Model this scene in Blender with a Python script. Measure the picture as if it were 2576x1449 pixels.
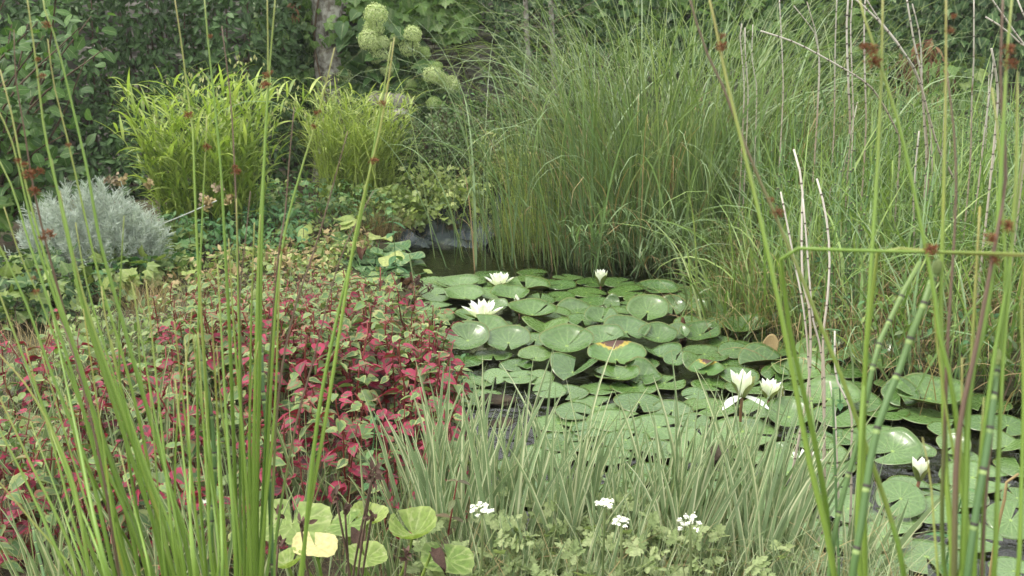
import bpy, math, random
import numpy as np
from mathutils import Matrix, Vector
for _o in list(bpy.data.objects):
    bpy.data.objects.remove(_o)
SC = bpy.context.scene
COL = SC.collection
R = math.radians
rng = np.random.default_rng(11)
random.seed(5)
PI = math.pi

# ------------------------------------------------------------------ camera
CAM_H, PITCH, HFOV = 1.35, R(13.0), R(56.0)
cam_data = bpy.data.cameras.new('camera')
cam = bpy.data.objects.new('camera', cam_data)
COL.objects.link(cam)
cam.location = (0, 0, CAM_H)
cam.rotation_euler = (R(90) - PITCH, 0, 0)
cam_data.sensor_width = 36
cam_data.lens = 18 / math.tan(HFOV / 2)
cam_data.clip_start, cam_data.clip_end = 0.05, 500
cam_data.dof.use_dof = True
cam_data.dof.focus_distance = 3.0
cam_data.dof.aperture_fstop = 11
SC.camera = cam

# ------------------------------------------------------------------ world, sun, exposure
SUN_EL, SUN_AZ = R(60), R(-105)         # azimuth from +Y towards +X: a veiled sun high on the left, slightly behind the camera
world = bpy.data.worlds.new('World')
SC.world = world
world.use_nodes = True
wn, wl = world.node_tree.nodes, world.node_tree.links
wn.clear()
w_out = wn.new('ShaderNodeOutputWorld')
w_bg = wn.new('ShaderNodeBackground')
w_sky = wn.new('ShaderNodeTexSky')
w_sky.sky_type = 'NISHITA'
w_sky.sun_disc = False
w_sky.sun_elevation = SUN_EL
w_sky.sun_rotation = SUN_AZ
w_sky.air_density, w_sky.dust_density, w_sky.ozone_density = 1.0, 4.0, 1.0
w_mix = wn.new('ShaderNodeMixRGB')      # thin even cloud: the blue is paled evenly all over
w_mix.inputs[0].default_value = 0.72
w_mix.inputs[2].default_value = (9.6, 9.5, 9.0, 1)
wl.new(w_sky.outputs[0], w_mix.inputs[1])
wl.new(w_mix.outputs[0], w_bg.inputs[0])
w_bg.inputs[1].default_value = 0.14
wl.new(w_bg.outputs[0], w_out.inputs[0])
sun_data = bpy.data.lights.new('sun', 'SUN')
sun = bpy.data.objects.new('sun', sun_data)
COL.objects.link(sun)
sun_data.energy = 1.5
sun_data.angle = R(11)
sun_data.color = (1.0, 0.95, 0.86)
_sd = Vector((math.sin(SUN_AZ) * math.cos(SUN_EL), math.cos(SUN_AZ) * math.cos(SUN_EL), math.sin(SUN_EL)))
sun.rotation_euler = (-_sd).to_track_quat('-Z', 'Y').to_euler()
sun.location = (0, 0, 12)
SC.view_settings.view_transform = 'Standard'
SC.view_settings.look = 'None'
SC.view_settings.gamma = 1
SC.view_settings.use_curve_mapping = False
SC.view_settings.exposure = 1.15
SC.render.engine = 'CYCLES'
SC.cycles.use_denoising = True
SC.cycles.max_bounces = 6
SC.cycles.transparent_max_bounces = 6
SC.cycles.transmission_bounces = 4
SC.cycles.caustics_reflective = False
SC.cycles.caustics_refractive = False

# ------------------------------------------------------------------ photo measurements to places in the garden
FPX = 1288 / math.tan(HFOV / 2)
CP, SP = math.cos(PITCH), math.sin(PITCH)
def ray(u, v):
    xn, yn = (u - 1288) / FPX, (724.5 - v) / FPX
    return np.array((xn, CP + yn * SP, yn * CP - SP))
def P(u, v, z=0.0):
    d = ray(u, v); t = (z - CAM_H) / d[2]
    return np.array((d[0] * t, d[1] * t, z))
def D(u, v, Y):
    d = ray(u, v); t = Y / d[1]
    return np.array((d[0] * t, Y, CAM_H + d[2] * t))
def depth(p):
    return p[1] * CP + (CAM_H - p[2]) * SP
def project(pts):
    pts = np.atleast_2d(pts)
    f = pts[:, 1] * CP - (pts[:, 2] - CAM_H) * SP
    up = pts[:, 1] * SP + (pts[:, 2] - CAM_H) * CP
    f = np.maximum(f, 1e-3)
    return 1288 + FPX * pts[:, 0] / f, 724.5 - FPX * up / f, f
def inside(poly, x, y):
    poly = np.asarray(poly); x = np.asarray(x, float); y = np.asarray(y, float)
    c = np.zeros(x.shape, bool); j = len(poly) - 1
    for i in range(len(poly)):
        xi, yi, xj, yj = poly[i][0], poly[i][1], poly[j][0], poly[j][1]
        c ^= ((yi > y) != (yj > y)) & (x < (xj - xi) * (y - yi) / (yj - yi + 1e-12) + xi)
        j = i
    return c
def edge_dist(poly, x, y):
    poly = np.asarray(poly); d = np.full(np.shape(x), 1e9)
    for i in range(len(poly)):
        a, b = poly[i - 1], poly[i]
        ab = b - a; t = np.clip(((x - a[0]) * ab[0] + (y - a[1]) * ab[1]) / (ab @ ab), 0, 1)
        d = np.minimum(d, np.hypot(x - a[0] - t * ab[0], y - a[1] - t * ab[1]))
    return d
def scatter_px(poly, n, z=0.0):
    """n ground points spread evenly over the patch of ground outlined in the photo"""
    g = np.array([P(u, v, z)[:2] for u, v in poly])
    lo, hi = g.min(0), g.max(0); out = []
    while len(out) < n:
        q = rng.uniform(lo, hi, (n * 3, 2))
        out += list(q[inside(g, q[:, 0], q[:, 1])])
    return np.array(out[:n])

# ------------------------------------------------------------------ scene helpers
def tag(o, label=None, cat=None, group=None, kind=None):
    if label: o['label'] = label
    if cat: o['category'] = cat
    if group: o['group'] = group
    if kind: o['kind'] = kind
    return o
def thing(name, loc, label, cat, group=None, rz=0.0):
    o = bpy.data.objects.new(name, None)
    o.empty_display_size = 0.05
    COL.objects.link(o)
    o.location = loc; o.rotation_euler = (0, 0, rz)
    return tag(o, label, cat, group)
def link(name, me, parent=None, mat=None):
    o = bpy.data.objects.new(name, me)
    COL.objects.link(o)
    if parent is not None: o.parent = parent
    if mat is not None: o.matrix_basis = mat
    return o
def copy_tree(src, parent=None):
    c = src.copy(); COL.objects.link(c)
    if parent is not None: c.parent = parent
    for ch in list(src.children): copy_tree(ch, c)
    return c
def mat4(rot, size, loc):
    m = np.eye(4); m[:3, :3] = rot * size; m[:3, 3] = loc
    return Matrix(m.tolist())

ORD = ['next to'] + [w + ' from' for w in 'second third fourth fifth sixth seventh eighth ninth tenth eleventh twelfth thirteenth fourteenth fifteenth sixteenth seventeenth eighteenth nineteenth twentieth twenty-first twenty-second twenty-third twenty-fourth twenty-fifth twenty-sixth twenty-seventh twenty-eighth twenty-ninth thirtieth thirty-first thirty-second thirty-third thirty-fourth thirty-fifth'.split()] + ['more than thirty-five away from']
def name_by_landmarks(items, base, marks):
    """every item takes its label from the landmark it stands closest to in the view, in order of distance"""
    pk = {}
    for o in items:
        u, v, _ = project(np.array(o.location)); dd = [math.hypot(u[0] - a, v[0] - b) for a, b, _ in marks]
        k = int(np.argmin(dd)); pk.setdefault(k, []).append((dd[k], o))
    for k, lst in pk.items():
        lst.sort(key=lambda q: q[0])
        for i, (_, o) in enumerate(lst): o['label'] = (base(o) if callable(base) else base) + ' ' + ORD[min(i, len(ORD) - 1)] + ' the ' + marks[k][2]
class Geo:
    """collects vertices, quads (a triangle ends in -1), uvs and material numbers into one mesh"""
    def __init__(self): self.v, self.f, self.u, self.m, self.n = [], [], [], [], 0
    def add(self, V, F, U=None, mi=0):
        V = np.asarray(V, float).reshape(-1, 3); F = np.asarray(F, int).reshape(-1, 4)
        if U is None: U = np.zeros((len(V), 2))
        self.v.append(V); self.f.append(np.where(F < 0, -1, F + self.n)); self.u.append(np.asarray(U, float).reshape(-1, 2))
        self.m.append(np.full(len(F), mi, int)); self.n += len(V)
        return self
    def arrays(self): return np.concatenate(self.v), np.concatenate(self.f), np.concatenate(self.u)
    def mesh(self, name, mats, smooth=True):
        V, F, U = self.arrays(); mi = np.concatenate(self.m)
        me = bpy.data.meshes.new(name)
        tri = F[:, 3] < 0
        cnt = np.where(tri, 3, 4)
        keep = np.ones(F.shape, bool); keep[tri, 3] = False
        loops = F[keep]
        me.vertices.add(len(V)); me.vertices.foreach_set('co', V.astype(np.float32).ravel())
        me.loops.add(len(loops)); me.loops.foreach_set('vertex_index', loops.astype(np.int32))
        me.polygons.add(len(F))
        st = np.concatenate(([0], np.cumsum(cnt)[:-1]))
        me.polygons.foreach_set('loop_start', st.astype(np.int32))
        me.polygons.foreach_set('material_index', mi.astype(np.int32))
        me.polygons.foreach_set('use_smooth', np.full(len(F), bool(smooth)))
        uvl = me.uv_layers.new(name='UVMap')
        uvl.data.foreach_set('uv', U[loops].astype(np.float32).ravel())
        for m in (mats if isinstance(mats, (list, tuple)) else [mats]): me.materials.append(m)
        me.update(calc_edges=True); me.validate()
        return me
    def build(self, name, mats, parent=None, smooth=True):
        return link(name, self.mesh(name, mats, smooth), parent)

def unit(a): return a / np.maximum(np.linalg.norm(a, axis=-1, keepdims=True), 1e-9)
def frames(d, n):
    """rotation matrices whose columns are across, along, normal"""
    d = unit(np.atleast_2d(d)); n = np.atleast_2d(n)
    x = unit(np.cross(d, n)); z = np.cross(x, d)
    return np.stack((x, d, z), -1)
def stamp(geo, tm, pos, rot, size, mi=0):
    """many copies of one template into a Geo"""
    V, F, U = tm; n = len(pos)
    if n == 0: return
    size = np.asarray(size, float).reshape(n, -1)
    W = np.einsum('nij,kj->nki', rot, V) * size[:, :, None] if size.shape[1] == 1 else np.einsum('nij,nkj->nki', rot, V[None] * size[:, None, :])
    W = W + np.asarray(pos)[:, None, :]
    k = len(V)
    FF = np.where(F[None] < 0, -1, F[None] + (np.arange(n) * k)[:, None, None])
    geo.add(W.reshape(-1, 3), FF.reshape(-1, 4), np.tile(U, (n, 1)), mi)

def ribbons(base, az, L, W, t0, curv, segs=7, p=1.3, fold=0.0, twist=0.0, wexp=0.7, wbase=0.6, even=0.3):
    """n grass blades: base (n,3), heading, length, width, first tilt, bend"""
    n = len(base); L, W, t0, curv = [np.broadcast_to(np.asarray(a, float), (n,)) for a in (L, W, t0, curv)]
    az = np.asarray(az, float)
    s = np.linspace(0, 1, segs + 1)
    th = t0[:, None] + curv[:, None] * s[None] ** p
    ds = (L / segs)[:, None]
    mid = 0.5 * (th[:, 1:] + th[:, :-1])
    hx = np.concatenate((np.zeros((n, 1)), np.cumsum(np.sin(mid) * ds, 1)), 1)
    hz = np.concatenate((np.zeros((n, 1)), np.cumsum(np.cos(mid) * ds, 1)), 1)
    dirv = np.stack((np.sin(az), np.cos(az)), -1)
    C = np.stack((base[:, 0:1] + hx * dirv[:, 0:1], base[:, 1:2] + hx * dirv[:, 1:2], base[:, 2:3] + hz), -1)
    S = np.stack((dirv[:, 1], -dirv[:, 0], np.zeros(n)), -1)[:, None, :]
    N = np.stack((np.cos(th) * dirv[:, 0:1], np.cos(th) * dirv[:, 1:2], -np.sin(th)), -1)
    tw = np.broadcast_to(np.asarray(twist, float), (n,))[:, None] * (even + (1 - even) * s[None])
    side = np.cos(tw)[..., None] * S + np.sin(tw)[..., None] * N
    nrm = np.cross(side, np.stack((np.sin(th) * dirv[:, 0:1], np.sin(th) * dirv[:, 1:2], np.cos(th)), -1))
    w = W[:, None] * 0.5 * np.minimum(1, wbase + (1 - wbase) * s[None] * 3) * np.maximum(0.04, (1 - s[None]) ** wexp if wexp < 1 else 1 - s[None] ** wexp)
    if fold:
        V = np.stack((C - side * w[..., None], C + nrm * (w * fold)[..., None] * -1, C + side * w[..., None]), 2); nc = 3
    else:
        V = np.stack((C - side * w[..., None], C + side * w[..., None]), 2); nc = 2
    U = np.stack(np.broadcast_arrays(np.linspace(0, 1, nc)[None, None, :], s[None, :, None] + np.zeros((n, 1, 1))), -1)
    a = np.arange(segs)[:, None] * nc + np.arange(nc - 1)[None]
    q = np.stack((a, a + 1, a + nc + 1, a + nc), -1).reshape(-1, 4)
    k = (segs + 1) * nc
    F = q[None] + (np.arange(n) * k)[:, None, None]
    return V.reshape(-1, 3), F.reshape(-1, 4), U.reshape(-1, 2)

def tube(pts, rad, sides=6, cap=True, v0=0.0, v1=1.0):
    pts = np.asarray(pts, float); n = len(pts); rad = np.broadcast_to(np.asarray(rad, float), (n,))
    t = unit(np.gradient(pts, axis=0))
    ref = np.array((0.0, 0, 1)) if abs(t[0, 2]) < 0.9 else np.array((0.0, 1, 0))
    x = unit(np.cross(t, ref)); y = np.cross(t, x)
    a = np.arange(sides) * 2 * PI / sides
    V = pts[:, None] + rad[:, None, None] * (np.cos(a)[None, :, None] * x[:, None] + np.sin(a)[None, :, None] * y[:, None])
    i = np.arange(n - 1)[:, None] * sides; j = np.arange(sides)[None]; k = (j + 1) % sides
    F = np.stack((i + j, i + k, i + sides + k, i + sides + j), -1).reshape(-1, 4)
    U = np.stack(np.broadcast_arrays((np.arange(sides) / sides)[None], np.linspace(v0, v1, n)[:, None]), -1).reshape(-1, 2)
    V = V.reshape(-1, 3)
    if cap:
        V = np.concatenate((V, pts[-1:] + t[-1:] * rad[-1] * 0.5)); U = np.concatenate((U, [[0.5, v1]]))
        b = (n - 1) * sides; j = np.arange(sides); k = (j + 1) % sides
        F = np.concatenate((F, np.stack((b + j, b + k, np.full(sides, n * sides), np.full(sides, -1)), -1)))
    return V, F, U
def smooth_line(pts, n=14):
    pts = np.asarray(pts, float)
    if len(pts) < 3:
        t = np.linspace(0, 1, n)[:, None]; return pts[0] * (1 - t) + pts[-1] * t
    seg = np.concatenate(([0], np.cumsum(np.linalg.norm(np.diff(pts, axis=0), axis=1))))
    m = np.empty_like(pts); m[1:-1] = (pts[2:] - pts[:-2]) / np.maximum(seg[2:] - seg[:-2], 1e-9)[:, None]
    h_ = np.maximum(np.diff(seg), 1e-9); m[0] = (pts[1] - pts[0]) / h_[0]; m[-1] = (pts[-1] - pts[-2]) / h_[-1]; out = []
    for s in np.linspace(0, seg[-1], n):
        i = min(np.searchsorted(seg, s, side='right') - 1, len(pts) - 2)
        h = h_[i]; t = (s - seg[i]) / h
        out.append((2 * t ** 3 - 3 * t ** 2 + 1) * pts[i] + (t ** 3 - 2 * t ** 2 + t) * h * m[i] + (3 * t ** 2 - 2 * t ** 3) * pts[i + 1] + (t ** 3 - t ** 2) * h * m[i + 1])
    return np.array(out)

# leaf templates: unit length along +Y, blade facing +Z, stalk end at the origin
def grid_leaf(prof, fold=0.15, droop=0.15, lobe=0.0, cols=5, wave=0.0, seed=0):
    r = np.random.default_rng(seed)
    c = np.linspace(-1, 1, cols); V, U = [], []
    for v, w in prof:
        for x in c:
            yy = v - lobe * abs(x) ** 1.5 * (1 - v) ** 3
            V.append((x * w, yy, fold * abs(x) * w - droop * v * v + wave * r.normal() * abs(x)))
            U.append(((x + 1) / 2, v))
    a = np.arange(len(prof) - 1)[:, None] * cols + np.arange(cols - 1)[None]
    F = np.stack((a, a + 1, a + cols + 1, a + cols), -1).reshape(-1, 4)
    return np.array(V), F, np.array(U)
def fan_leaf(half, cup=0.1, droop=0.1, seed=0, wave=0.03, centre=(0, 0.12)):
    r = np.random.default_rng(seed)
    pts = list(half) + [(-x, y) for x, y in reversed(half[1:-1])]
    V = [(centre[0], centre[1], 0)]; U = [(0.5, 0.1)]
    for x, y in pts:
        rr = x * x + (y - centre[1]) ** 2
        V.append((x, y, cup * abs(x) - droop * rr + wave * r.normal() * (rr > 0.02)))
        U.append((0.5 + 0.45 * max(-1, min(1, x)), min(1, max(0, y))))
    n = len(pts); i = np.arange(n)
    F = np.stack((np.zeros(n, int), i + 1, (i + 1) % n + 1, np.full(n, -1)), -1)[::-1]
    return np.array(V, float), F, np.array(U, float)
OVATE = [(0, .02), (.15, .14), (.35, .215), (.55, .215), (.78, .13), (1, .01)]
ROUND = [(0, .04), (.12, .24), (.35, .38), (.6, .38), (.85, .22), (1, .03)]
HEART = [(0, .10), (.1, .33), (.3, .43), (.5, .38), (.72, .22), (.88, .09), (1, .005)]
LANCE = [(0, .01), (.2, .09), (.45, .12), (.7, .08), (1, .004)]
IVY = [(0, 0), (.22, -.1), (.5, .02), (.40, .22), (.62, .46), (.34, .5), (.2, .66), (0, 1)]
CREEPER = [(0, 0), (.28, -.12), (.5, .05), (.52, .22), (.85, .42), (.6, .46), (.58, .58), (.36, .56), (.3, .72), (.16, .78), (0, 1.02)]
VINE = [(0, 0), (.35, -.1), (.62, .1), (.52, .2), (.72, .45), (.6, .5), (.55, .68), (.38, .66), (.3, .85), (.15, .84), (0, 1)]
T_OVATE = [grid_leaf(OVATE, .25, .2, seed=1), grid_leaf(OVATE, .1, .35, seed=2, wave=.015), grid_leaf(OVATE, .4, .1, seed=3)]
T_ROUND = [grid_leaf(ROUND, .15, .15, .05, seed=4, wave=.02), grid_leaf(ROUND, .05, .3, .05, seed=5, wave=.02)]
T_HEART = [grid_leaf(HEART, .2, .25, .16, seed=6, wave=.02), grid_leaf(HEART, .05, .45, .16, seed=7, wave=.03), grid_leaf(HEART, .45, .15, .16, seed=8, wave=.02)]
T_LANCE = [grid_leaf(LANCE, .2, .25, cols=3, seed=9), grid_leaf(LANCE, .1, .6, cols=3, seed=10)]
T_IVY = [fan_leaf(IVY, .1, .25, 1), fan_leaf(IVY, .25, .1, 2), fan_leaf(IVY, 0, .4, 3)]
T_CREEPER = [fan_leaf(CREEPER, .08, .25, 4), fan_leaf(CREEPER, .2, .35, 5), fan_leaf(CREEPER, .0, .15, 6)]
T_VINE = [fan_leaf(VINE, .1, .3, 7, .05), fan_leaf(VINE, -.05, .4, 8, .05)]

def leaf_parts(parent, tms, meshes, pos, rot, size, nind, stuff_name, mats, pick=None, part='leaf'):
    """the nind leaves that show largest become parts that share meshes; the rest one part of kind stuff.
    tms: templates; meshes: one mesh for each template and material; mats: material list for the joined rest"""
    n = len(pos); base = np.array(parent.location)
    u, v, f = project(pos)
    score = size / f
    off = (u < -40) | (u > 2616) | (v < -40) | (v > 1489)
    score = np.where(off, score * 0.01, score)
    if pick is not None: score = score * pick
    order = np.argsort(-score); nt = len(tms); nm = len(mats)
    kind = rng.integers(0, nt, n); mk = rng.integers(0, nm, n)
    for i in order[:nind]:
        o = link(part, meshes[kind[i]][mk[i]], parent, mat4(rot[i], size[i], pos[i] - base))
    rest = order[nind:]
    if len(rest):
        g = Geo()
        for t in range(nt):
            for m in range(nm):
                s = rest[(kind[rest] == t) & (mk[rest] == m)]
                if len(s): stamp(g, tms[t], pos[s] - base, rot[s], size[s], m)
        o = g.build(stuff_name, mats, parent)
        o['kind'] = 'stuff'
def mesh_grid(name, tms, mats):
    out = []
    for t in tms:
        row = []
        for m in mats:
            row.append(Geo().add(*t).mesh(name, m))
        out.append(row)
    return out
# ------------------------------------------------------------------ materials
class NT:
    def __init__(self, name):
        self.m = bpy.data.materials.new(name); self.m.use_nodes = True
        self.t = self.m.node_tree; self.t.nodes.clear()
        self.out = self.n('ShaderNodeOutputMaterial')
    def n(self, typ, **kw):
        o = self.t.nodes.new(typ)
        for k, v in kw.items():
            if k.startswith('i_'): o.inputs[k[2:]].default_value = v
            elif k.startswith('n'): o.inputs[int(k[1:])].default_value = v
            else: setattr(o, k, v)
        return o
    def l(self, a, b): self.t.links.new(a, b); return b
    def math(self, op, a, b=None, c=None, clamp=False):
        o = self.t.nodes.new('ShaderNodeMath'); o.operation = op; o.use_clamp = clamp
        for i, x in enumerate((a, b, c)):
            if x is None: continue
            if isinstance(x, (int, float)): o.inputs[i].default_value = x
            else: self.l(x, o.inputs[i])
        return o.outputs[0]
    def mix(self, f, a, b, mode='MIX'):
        o = self.t.nodes.new('ShaderNodeMixRGB'); o.blend_type = mode
        for i, x in enumerate((f, a, b)):
            if isinstance(x, (int, float)): o.inputs[i].default_value = x
            elif isinstance(x, (tuple, list)): o.inputs[i].default_value = (*x, 1)[:4]
            else: self.l(x, o.inputs[i])
        return o.outputs[0]
    def ramp(self, f, stops, interp='LINEAR'):
        o = self.t.nodes.new('ShaderNodeValToRGB'); e = o.color_ramp; e.interpolation = interp
        while len(e.elements) < len(stops): e.elements.new(0.5)
        for el, (p, c) in zip(e.elements, stops):
            el.position = p; el.color = (*c, 1)[:4] if not isinstance(c, (int, float)) else (c, c, c, 1)
        self.l(f, o.inputs[0]); return o.outputs[0]
    def noise(self, scale, detail=3, vec=None, dist=0.0, rough=.55):
        o = self.n('ShaderNodeTexNoise'); o.inputs['Scale'].default_value = scale; o.inputs['Detail'].default_value = detail
        o.inputs['Distortion'].default_value = dist; o.inputs['Roughness'].default_value = rough
        if vec is None: vec = self.n('ShaderNodeTexCoord').outputs['Object']
        self.l(vec, o.inputs['Vector']); return o.outputs['Fac']
    def rand(self):
        g = self.n('ShaderNodeNewGeometry'); ob = self.n('ShaderNodeObjectInfo')
        return self.math('FRACT', self.math('ADD', g.outputs['Random Per Island'], ob.outputs['Random']))
    def uv(self):
        s = self.n('ShaderNodeSeparateXYZ'); self.l(self.n('ShaderNodeTexCoord').outputs['UV'], s.inputs[0])
        return s.outputs[0], s.outputs[1]
    def surface(self, col, rough=.5, spec=.4, trans=0.0, tcol=None, bump=None, bstr=.3, bdist=.002):
        p = self.n('ShaderNodeBsdfPrincipled')
        if isinstance(col, tuple): p.inputs['Base Color'].default_value = (*col, 1)[:4]
        else: self.l(col, p.inputs['Base Color'])
        if isinstance(rough, (int, float)): p.inputs['Roughness'].default_value = rough
        else: self.l(rough, p.inputs['Roughness'])
        p.inputs['Specular IOR Level'].default_value = spec
        if bump is not None:
            b = self.n('ShaderNodeBump'); b.inputs['Strength'].default_value = bstr; b.inputs['Distance'].default_value = bdist
            self.l(bump, b.inputs['Height']); self.l(b.outputs[0], p.inputs['Normal'])
        sh = p.outputs[0]
        if trans > 0:
            t = self.n('ShaderNodeBsdfTranslucent')
            tc = tcol if tcol is not None else col
            tc = self.mix(1.0, tc, (1.15, 1.25, .7), 'MULTIPLY')
            self.l(tc, t.inputs[0])
            mx = self.n('ShaderNodeMixShader'); mx.inputs[0].default_value = trans
            self.l(sh, mx.inputs[1]); self.l(t.outputs[0], mx.inputs[2]); sh = mx.outputs[0]
        self.l(sh, self.out.inputs[0]); return self.m

def leaf_mat(name, cols, rough=.45, spec=.4, trans=.3, rib=.25, tip=None, patch=None, radial=0):
    """cols: colours spread at random over the leaves; rib: paler midrib; tip: (colour, start) along the blade"""
    m = NT(name); r = m.rand(); u, v = m.uv()
    k = len(cols)
    c = m.ramp(r, [((i + .5) / k, x) for i, x in enumerate(cols)])
    if rib:
        d = m.math('ABSOLUTE', m.math('SUBTRACT', u, .5))
        f = m.math('MULTIPLY', m.math('LESS_THAN', d, .035), rib)
        c = m.mix(f, c, (.35, .42, .2))
    nz = m.noise(9, 3)
    c = m.mix(1, c, m.ramp(nz, [(.3, .72), (.7, 1.25)]), 'MULTIPLY')
    if radial:                       # veins that spread from the stalk, with paler edges
        du, dv = m.math('SUBTRACT', u, .5), m.math('SUBTRACT', v, .5)
        an = m.math('ARCTAN2', dv, du); rr = m.math('SQRT', m.math('ADD', m.math('MULTIPLY', du, du), m.math('MULTIPLY', dv, dv)))
        an = m.math('ADD', an, m.math('MULTIPLY', m.noise(14, 2), .25))
        ve = m.math('MULTIPLY', m.math('POWER', m.math('ABSOLUTE', m.math('SINE', m.math('MULTIPLY', an, 5.5))), 18), radial)
        c = m.mix(ve, c, (.52, .56, .26))
        c = m.mix(m.math('MULTIPLY', m.math('SUBTRACT', rr, .40), 2.2, clamp=True), c, (.46, .50, .22))
    if tip:
        f = m.math('MULTIPLY', m.math('SUBTRACT', v, m.math('ADD', tip[1] - .25, m.math('MULTIPLY', r, .5))), 5, clamp=True)
        c = m.mix(f, c, tip[0])
    if patch:
        f = m.ramp(m.noise(patch[1], 4), [(.60, 0.0), (.68, 1.0)])
        c = m.mix(f, c, patch[0])
    return m.surface(c, rough, spec, trans)
def plain_mat(name, a, b, scale=8, rough=.7, spec=.3, bstr=.4, bdist=.004, detail=5, trans=0):
    m = NT(name); f = m.noise(scale, detail)
    c = m.ramp(f, [(.3, a), (.7, b)])
    c = m.mix(.35, c, m.ramp(m.rand(), [(0, .55), (1, 1.4)]), 'MULTIPLY')
    return m.surface(c, rough, spec, trans, bump=m.noise(scale * 4, 4), bstr=bstr, bdist=bdist)
def striped_mat(name, green, cream, width=.36, rough=.42, trans=.25, tip=None):
    """one cream margin along a green blade, with thin streaks"""
    m = NT(name); r = m.rand(); u, v = m.uv()
    w = m.math('ADD', width - .2, m.math('MULTIPLY', r, .4))
    f = m.math('MULTIPLY', m.math('SUBTRACT', w, u), 14, clamp=True)
    st = m.math('MULTIPLY', m.math('GREATER_THAN', m.math('SINE', m.math('ADD', m.math('MULTIPLY', u, 31), m.math('MULTIPLY', r, 40))), .82), .5)
    g = m.mix(r, green[0], green[1])
    c = m.mix(m.math('MAXIMUM', f, st), g, cream)
    c = m.mix(1, c, m.ramp(m.noise(14, 2), [(.3, .82), (.7, 1.15)]), 'MULTIPLY')
    return m.surface(c, rough, .4, trans)
def chameleon_mat(name, centre, margin, edge, wide=.5, rough=.5):
    """heart leaf: mottled centre, coloured margin of uneven width, thin outer edge"""
    m = NT(name); r = m.rand(); u, v = m.uv()
    d = m.math('MULTIPLY', m.math('ABSOLUTE', m.math('SUBTRACT', u, .5)), 2)
    d = m.math('MAXIMUM', d, m.math('MULTIPLY', m.math('ABSOLUTE', m.math('SUBTRACT', v, .45)), 1.7))
    oc = m.n('ShaderNodeTexCoord').outputs['UV']
    vec = m.n('ShaderNodeVectorMath'); vec.operation = 'ADD'; m.l(oc, vec.inputs[0])
    cb = m.n('ShaderNodeCombineXYZ'); m.l(m.math('MULTIPLY', r, 17), cb.inputs[0]); m.l(m.math('MULTIPLY', r, 5), cb.inputs[1])
    m.l(cb.outputs[0], vec.inputs[1])
    nz = m.noise(2.6, 3, vec.outputs[0])
    dd = m.math('ADD', d, m.math('MULTIPLY', m.math('SUBTRACT', nz, .5), 2.2))
    k = len(centre)
    cc = m.ramp(r, [((i + .5) / k, x) for i, x in enumerate(centre)])
    mg = m.ramp(m.math('FRACT', m.math('MULTIPLY', r, 7.3)), [((i + .5) / len(margin), x) for i, x in enumerate(margin)])
    c = m.mix(m.math('MULTIPLY', m.math('SUBTRACT', dd, wide), 9, clamp=True), cc, mg)
    c = m.mix(m.math('MULTIPLY', m.math('SUBTRACT', dd, wide + .55), 9, clamp=True), c, edge)
    rib = m.math('MULTIPLY', m.math('LESS_THAN', m.math('ABSOLUTE', m.math('SUBTRACT', u, .5)), .025), .35)
    c = m.mix(rib, c, (.3, .18, .12))
    return m.surface(c, rough, .35, .22)
def stem_mat(name, base, top, streak=None, start=.75, rough=.4):
    """stem coloured along its length, a different mix for every stem"""
    m = NT(name); r = m.rand(); u, v = m.uv()
    g = m.mix(r, base[0], base[1])
    g = m.mix(m.math('MULTIPLY', m.math('SUBTRACT', v, m.math('SUBTRACT', start, m.math('MULTIPLY', r, .12))), 7, clamp=True), g, top)
    if streak:
        f = m.ramp(m.noise(5, 3), [(.58, 0.0), (.66, 1.0)])
        g = m.mix(m.math('MULTIPLY', f, m.math('GREATER_THAN', r, .82)), g, streak)
    g = m.mix(1, g, m.ramp(m.math('SINE', m.math('MULTIPLY', u, 50)), [(0, .9), (1, 1.06)]), 'MULTIPLY')
    return m.surface(g, rough, .4, .12)

M = {}
M['soil'] = plain_mat('wet_dark_soil', (.022, .017, .012), (.075, .058, .038), 7, .9, .2, .9, .02)
def ground_mat():
    m = NT('garden_soil')
    a = m.noise(3.2, 5); b = m.noise(46, 5); c = m.noise(13, 4, dist=.6)
    col = m.ramp(b, [(.25, (.018, .014, .010)), (.55, (.060, .046, .030)), (.8, (.125, .098, .062))])
    col = m.mix(m.ramp(a, [(.42, 0.0), (.60, .7)]), col, (.045, .060, .022))
    col = m.mix(m.ramp(c, [(.58, 0.0), (.70, .6)]), col, (.13, .10, .06))
    return m.surface(col, .95, .2, bump=b, bstr=.9, bdist=.02)
M['ground'] = ground_mat()
def water_mat():
    m = NT('dark_pond_water')
    p = m.n('ShaderNodeBsdfPrincipled')
    p.inputs['Base Color'].default_value = (.82, .86, .72, 1)
    p.inputs['Roughness'].default_value = .015; p.inputs['IOR'].default_value = 1.333
    p.inputs['Transmission Weight'].default_value = 1.0
    b = m.n('ShaderNodeBump'); b.inputs['Strength'].default_value = .30; b.inputs['Distance'].default_value = .02
    tc = m.n('ShaderNodeTexCoord').outputs['Object']
    m.l(m.math('ADD', m.noise(9, 2, tc), m.math('MULTIPLY', m.noise(38, 2, tc), .25)), b.inputs['Height'])
    m.l(b.outputs[0], p.inputs['Normal'])
    m.l(p.outputs[0], m.out.inputs[0])
    return m.m
M['water'] = water_mat()
def stone_mat(name, a, b, c):
    m = NT(name); n1 = m.noise(5, 6); n2 = m.noise(28, 5); r = m.rand()
    col = m.ramp(n1, [(.3, a), (.55, b), (.75, c)])
    col = m.mix(.5, col, m.ramp(r, [(0, .6), (1, 1.25)]), 'MULTIPLY')
    col = m.mix(m.ramp(n2, [(.55, 0.0), (.68, .7)]), col, (.055, .06, .035))
    return m.surface(col, .92, .2, bump=n2, bstr=.7, bdist=.01)
M['wall'] = stone_mat('weathered_grey_wall_block', (.10, .095, .082), (.16, .152, .132), (.23, .22, .20))
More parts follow.
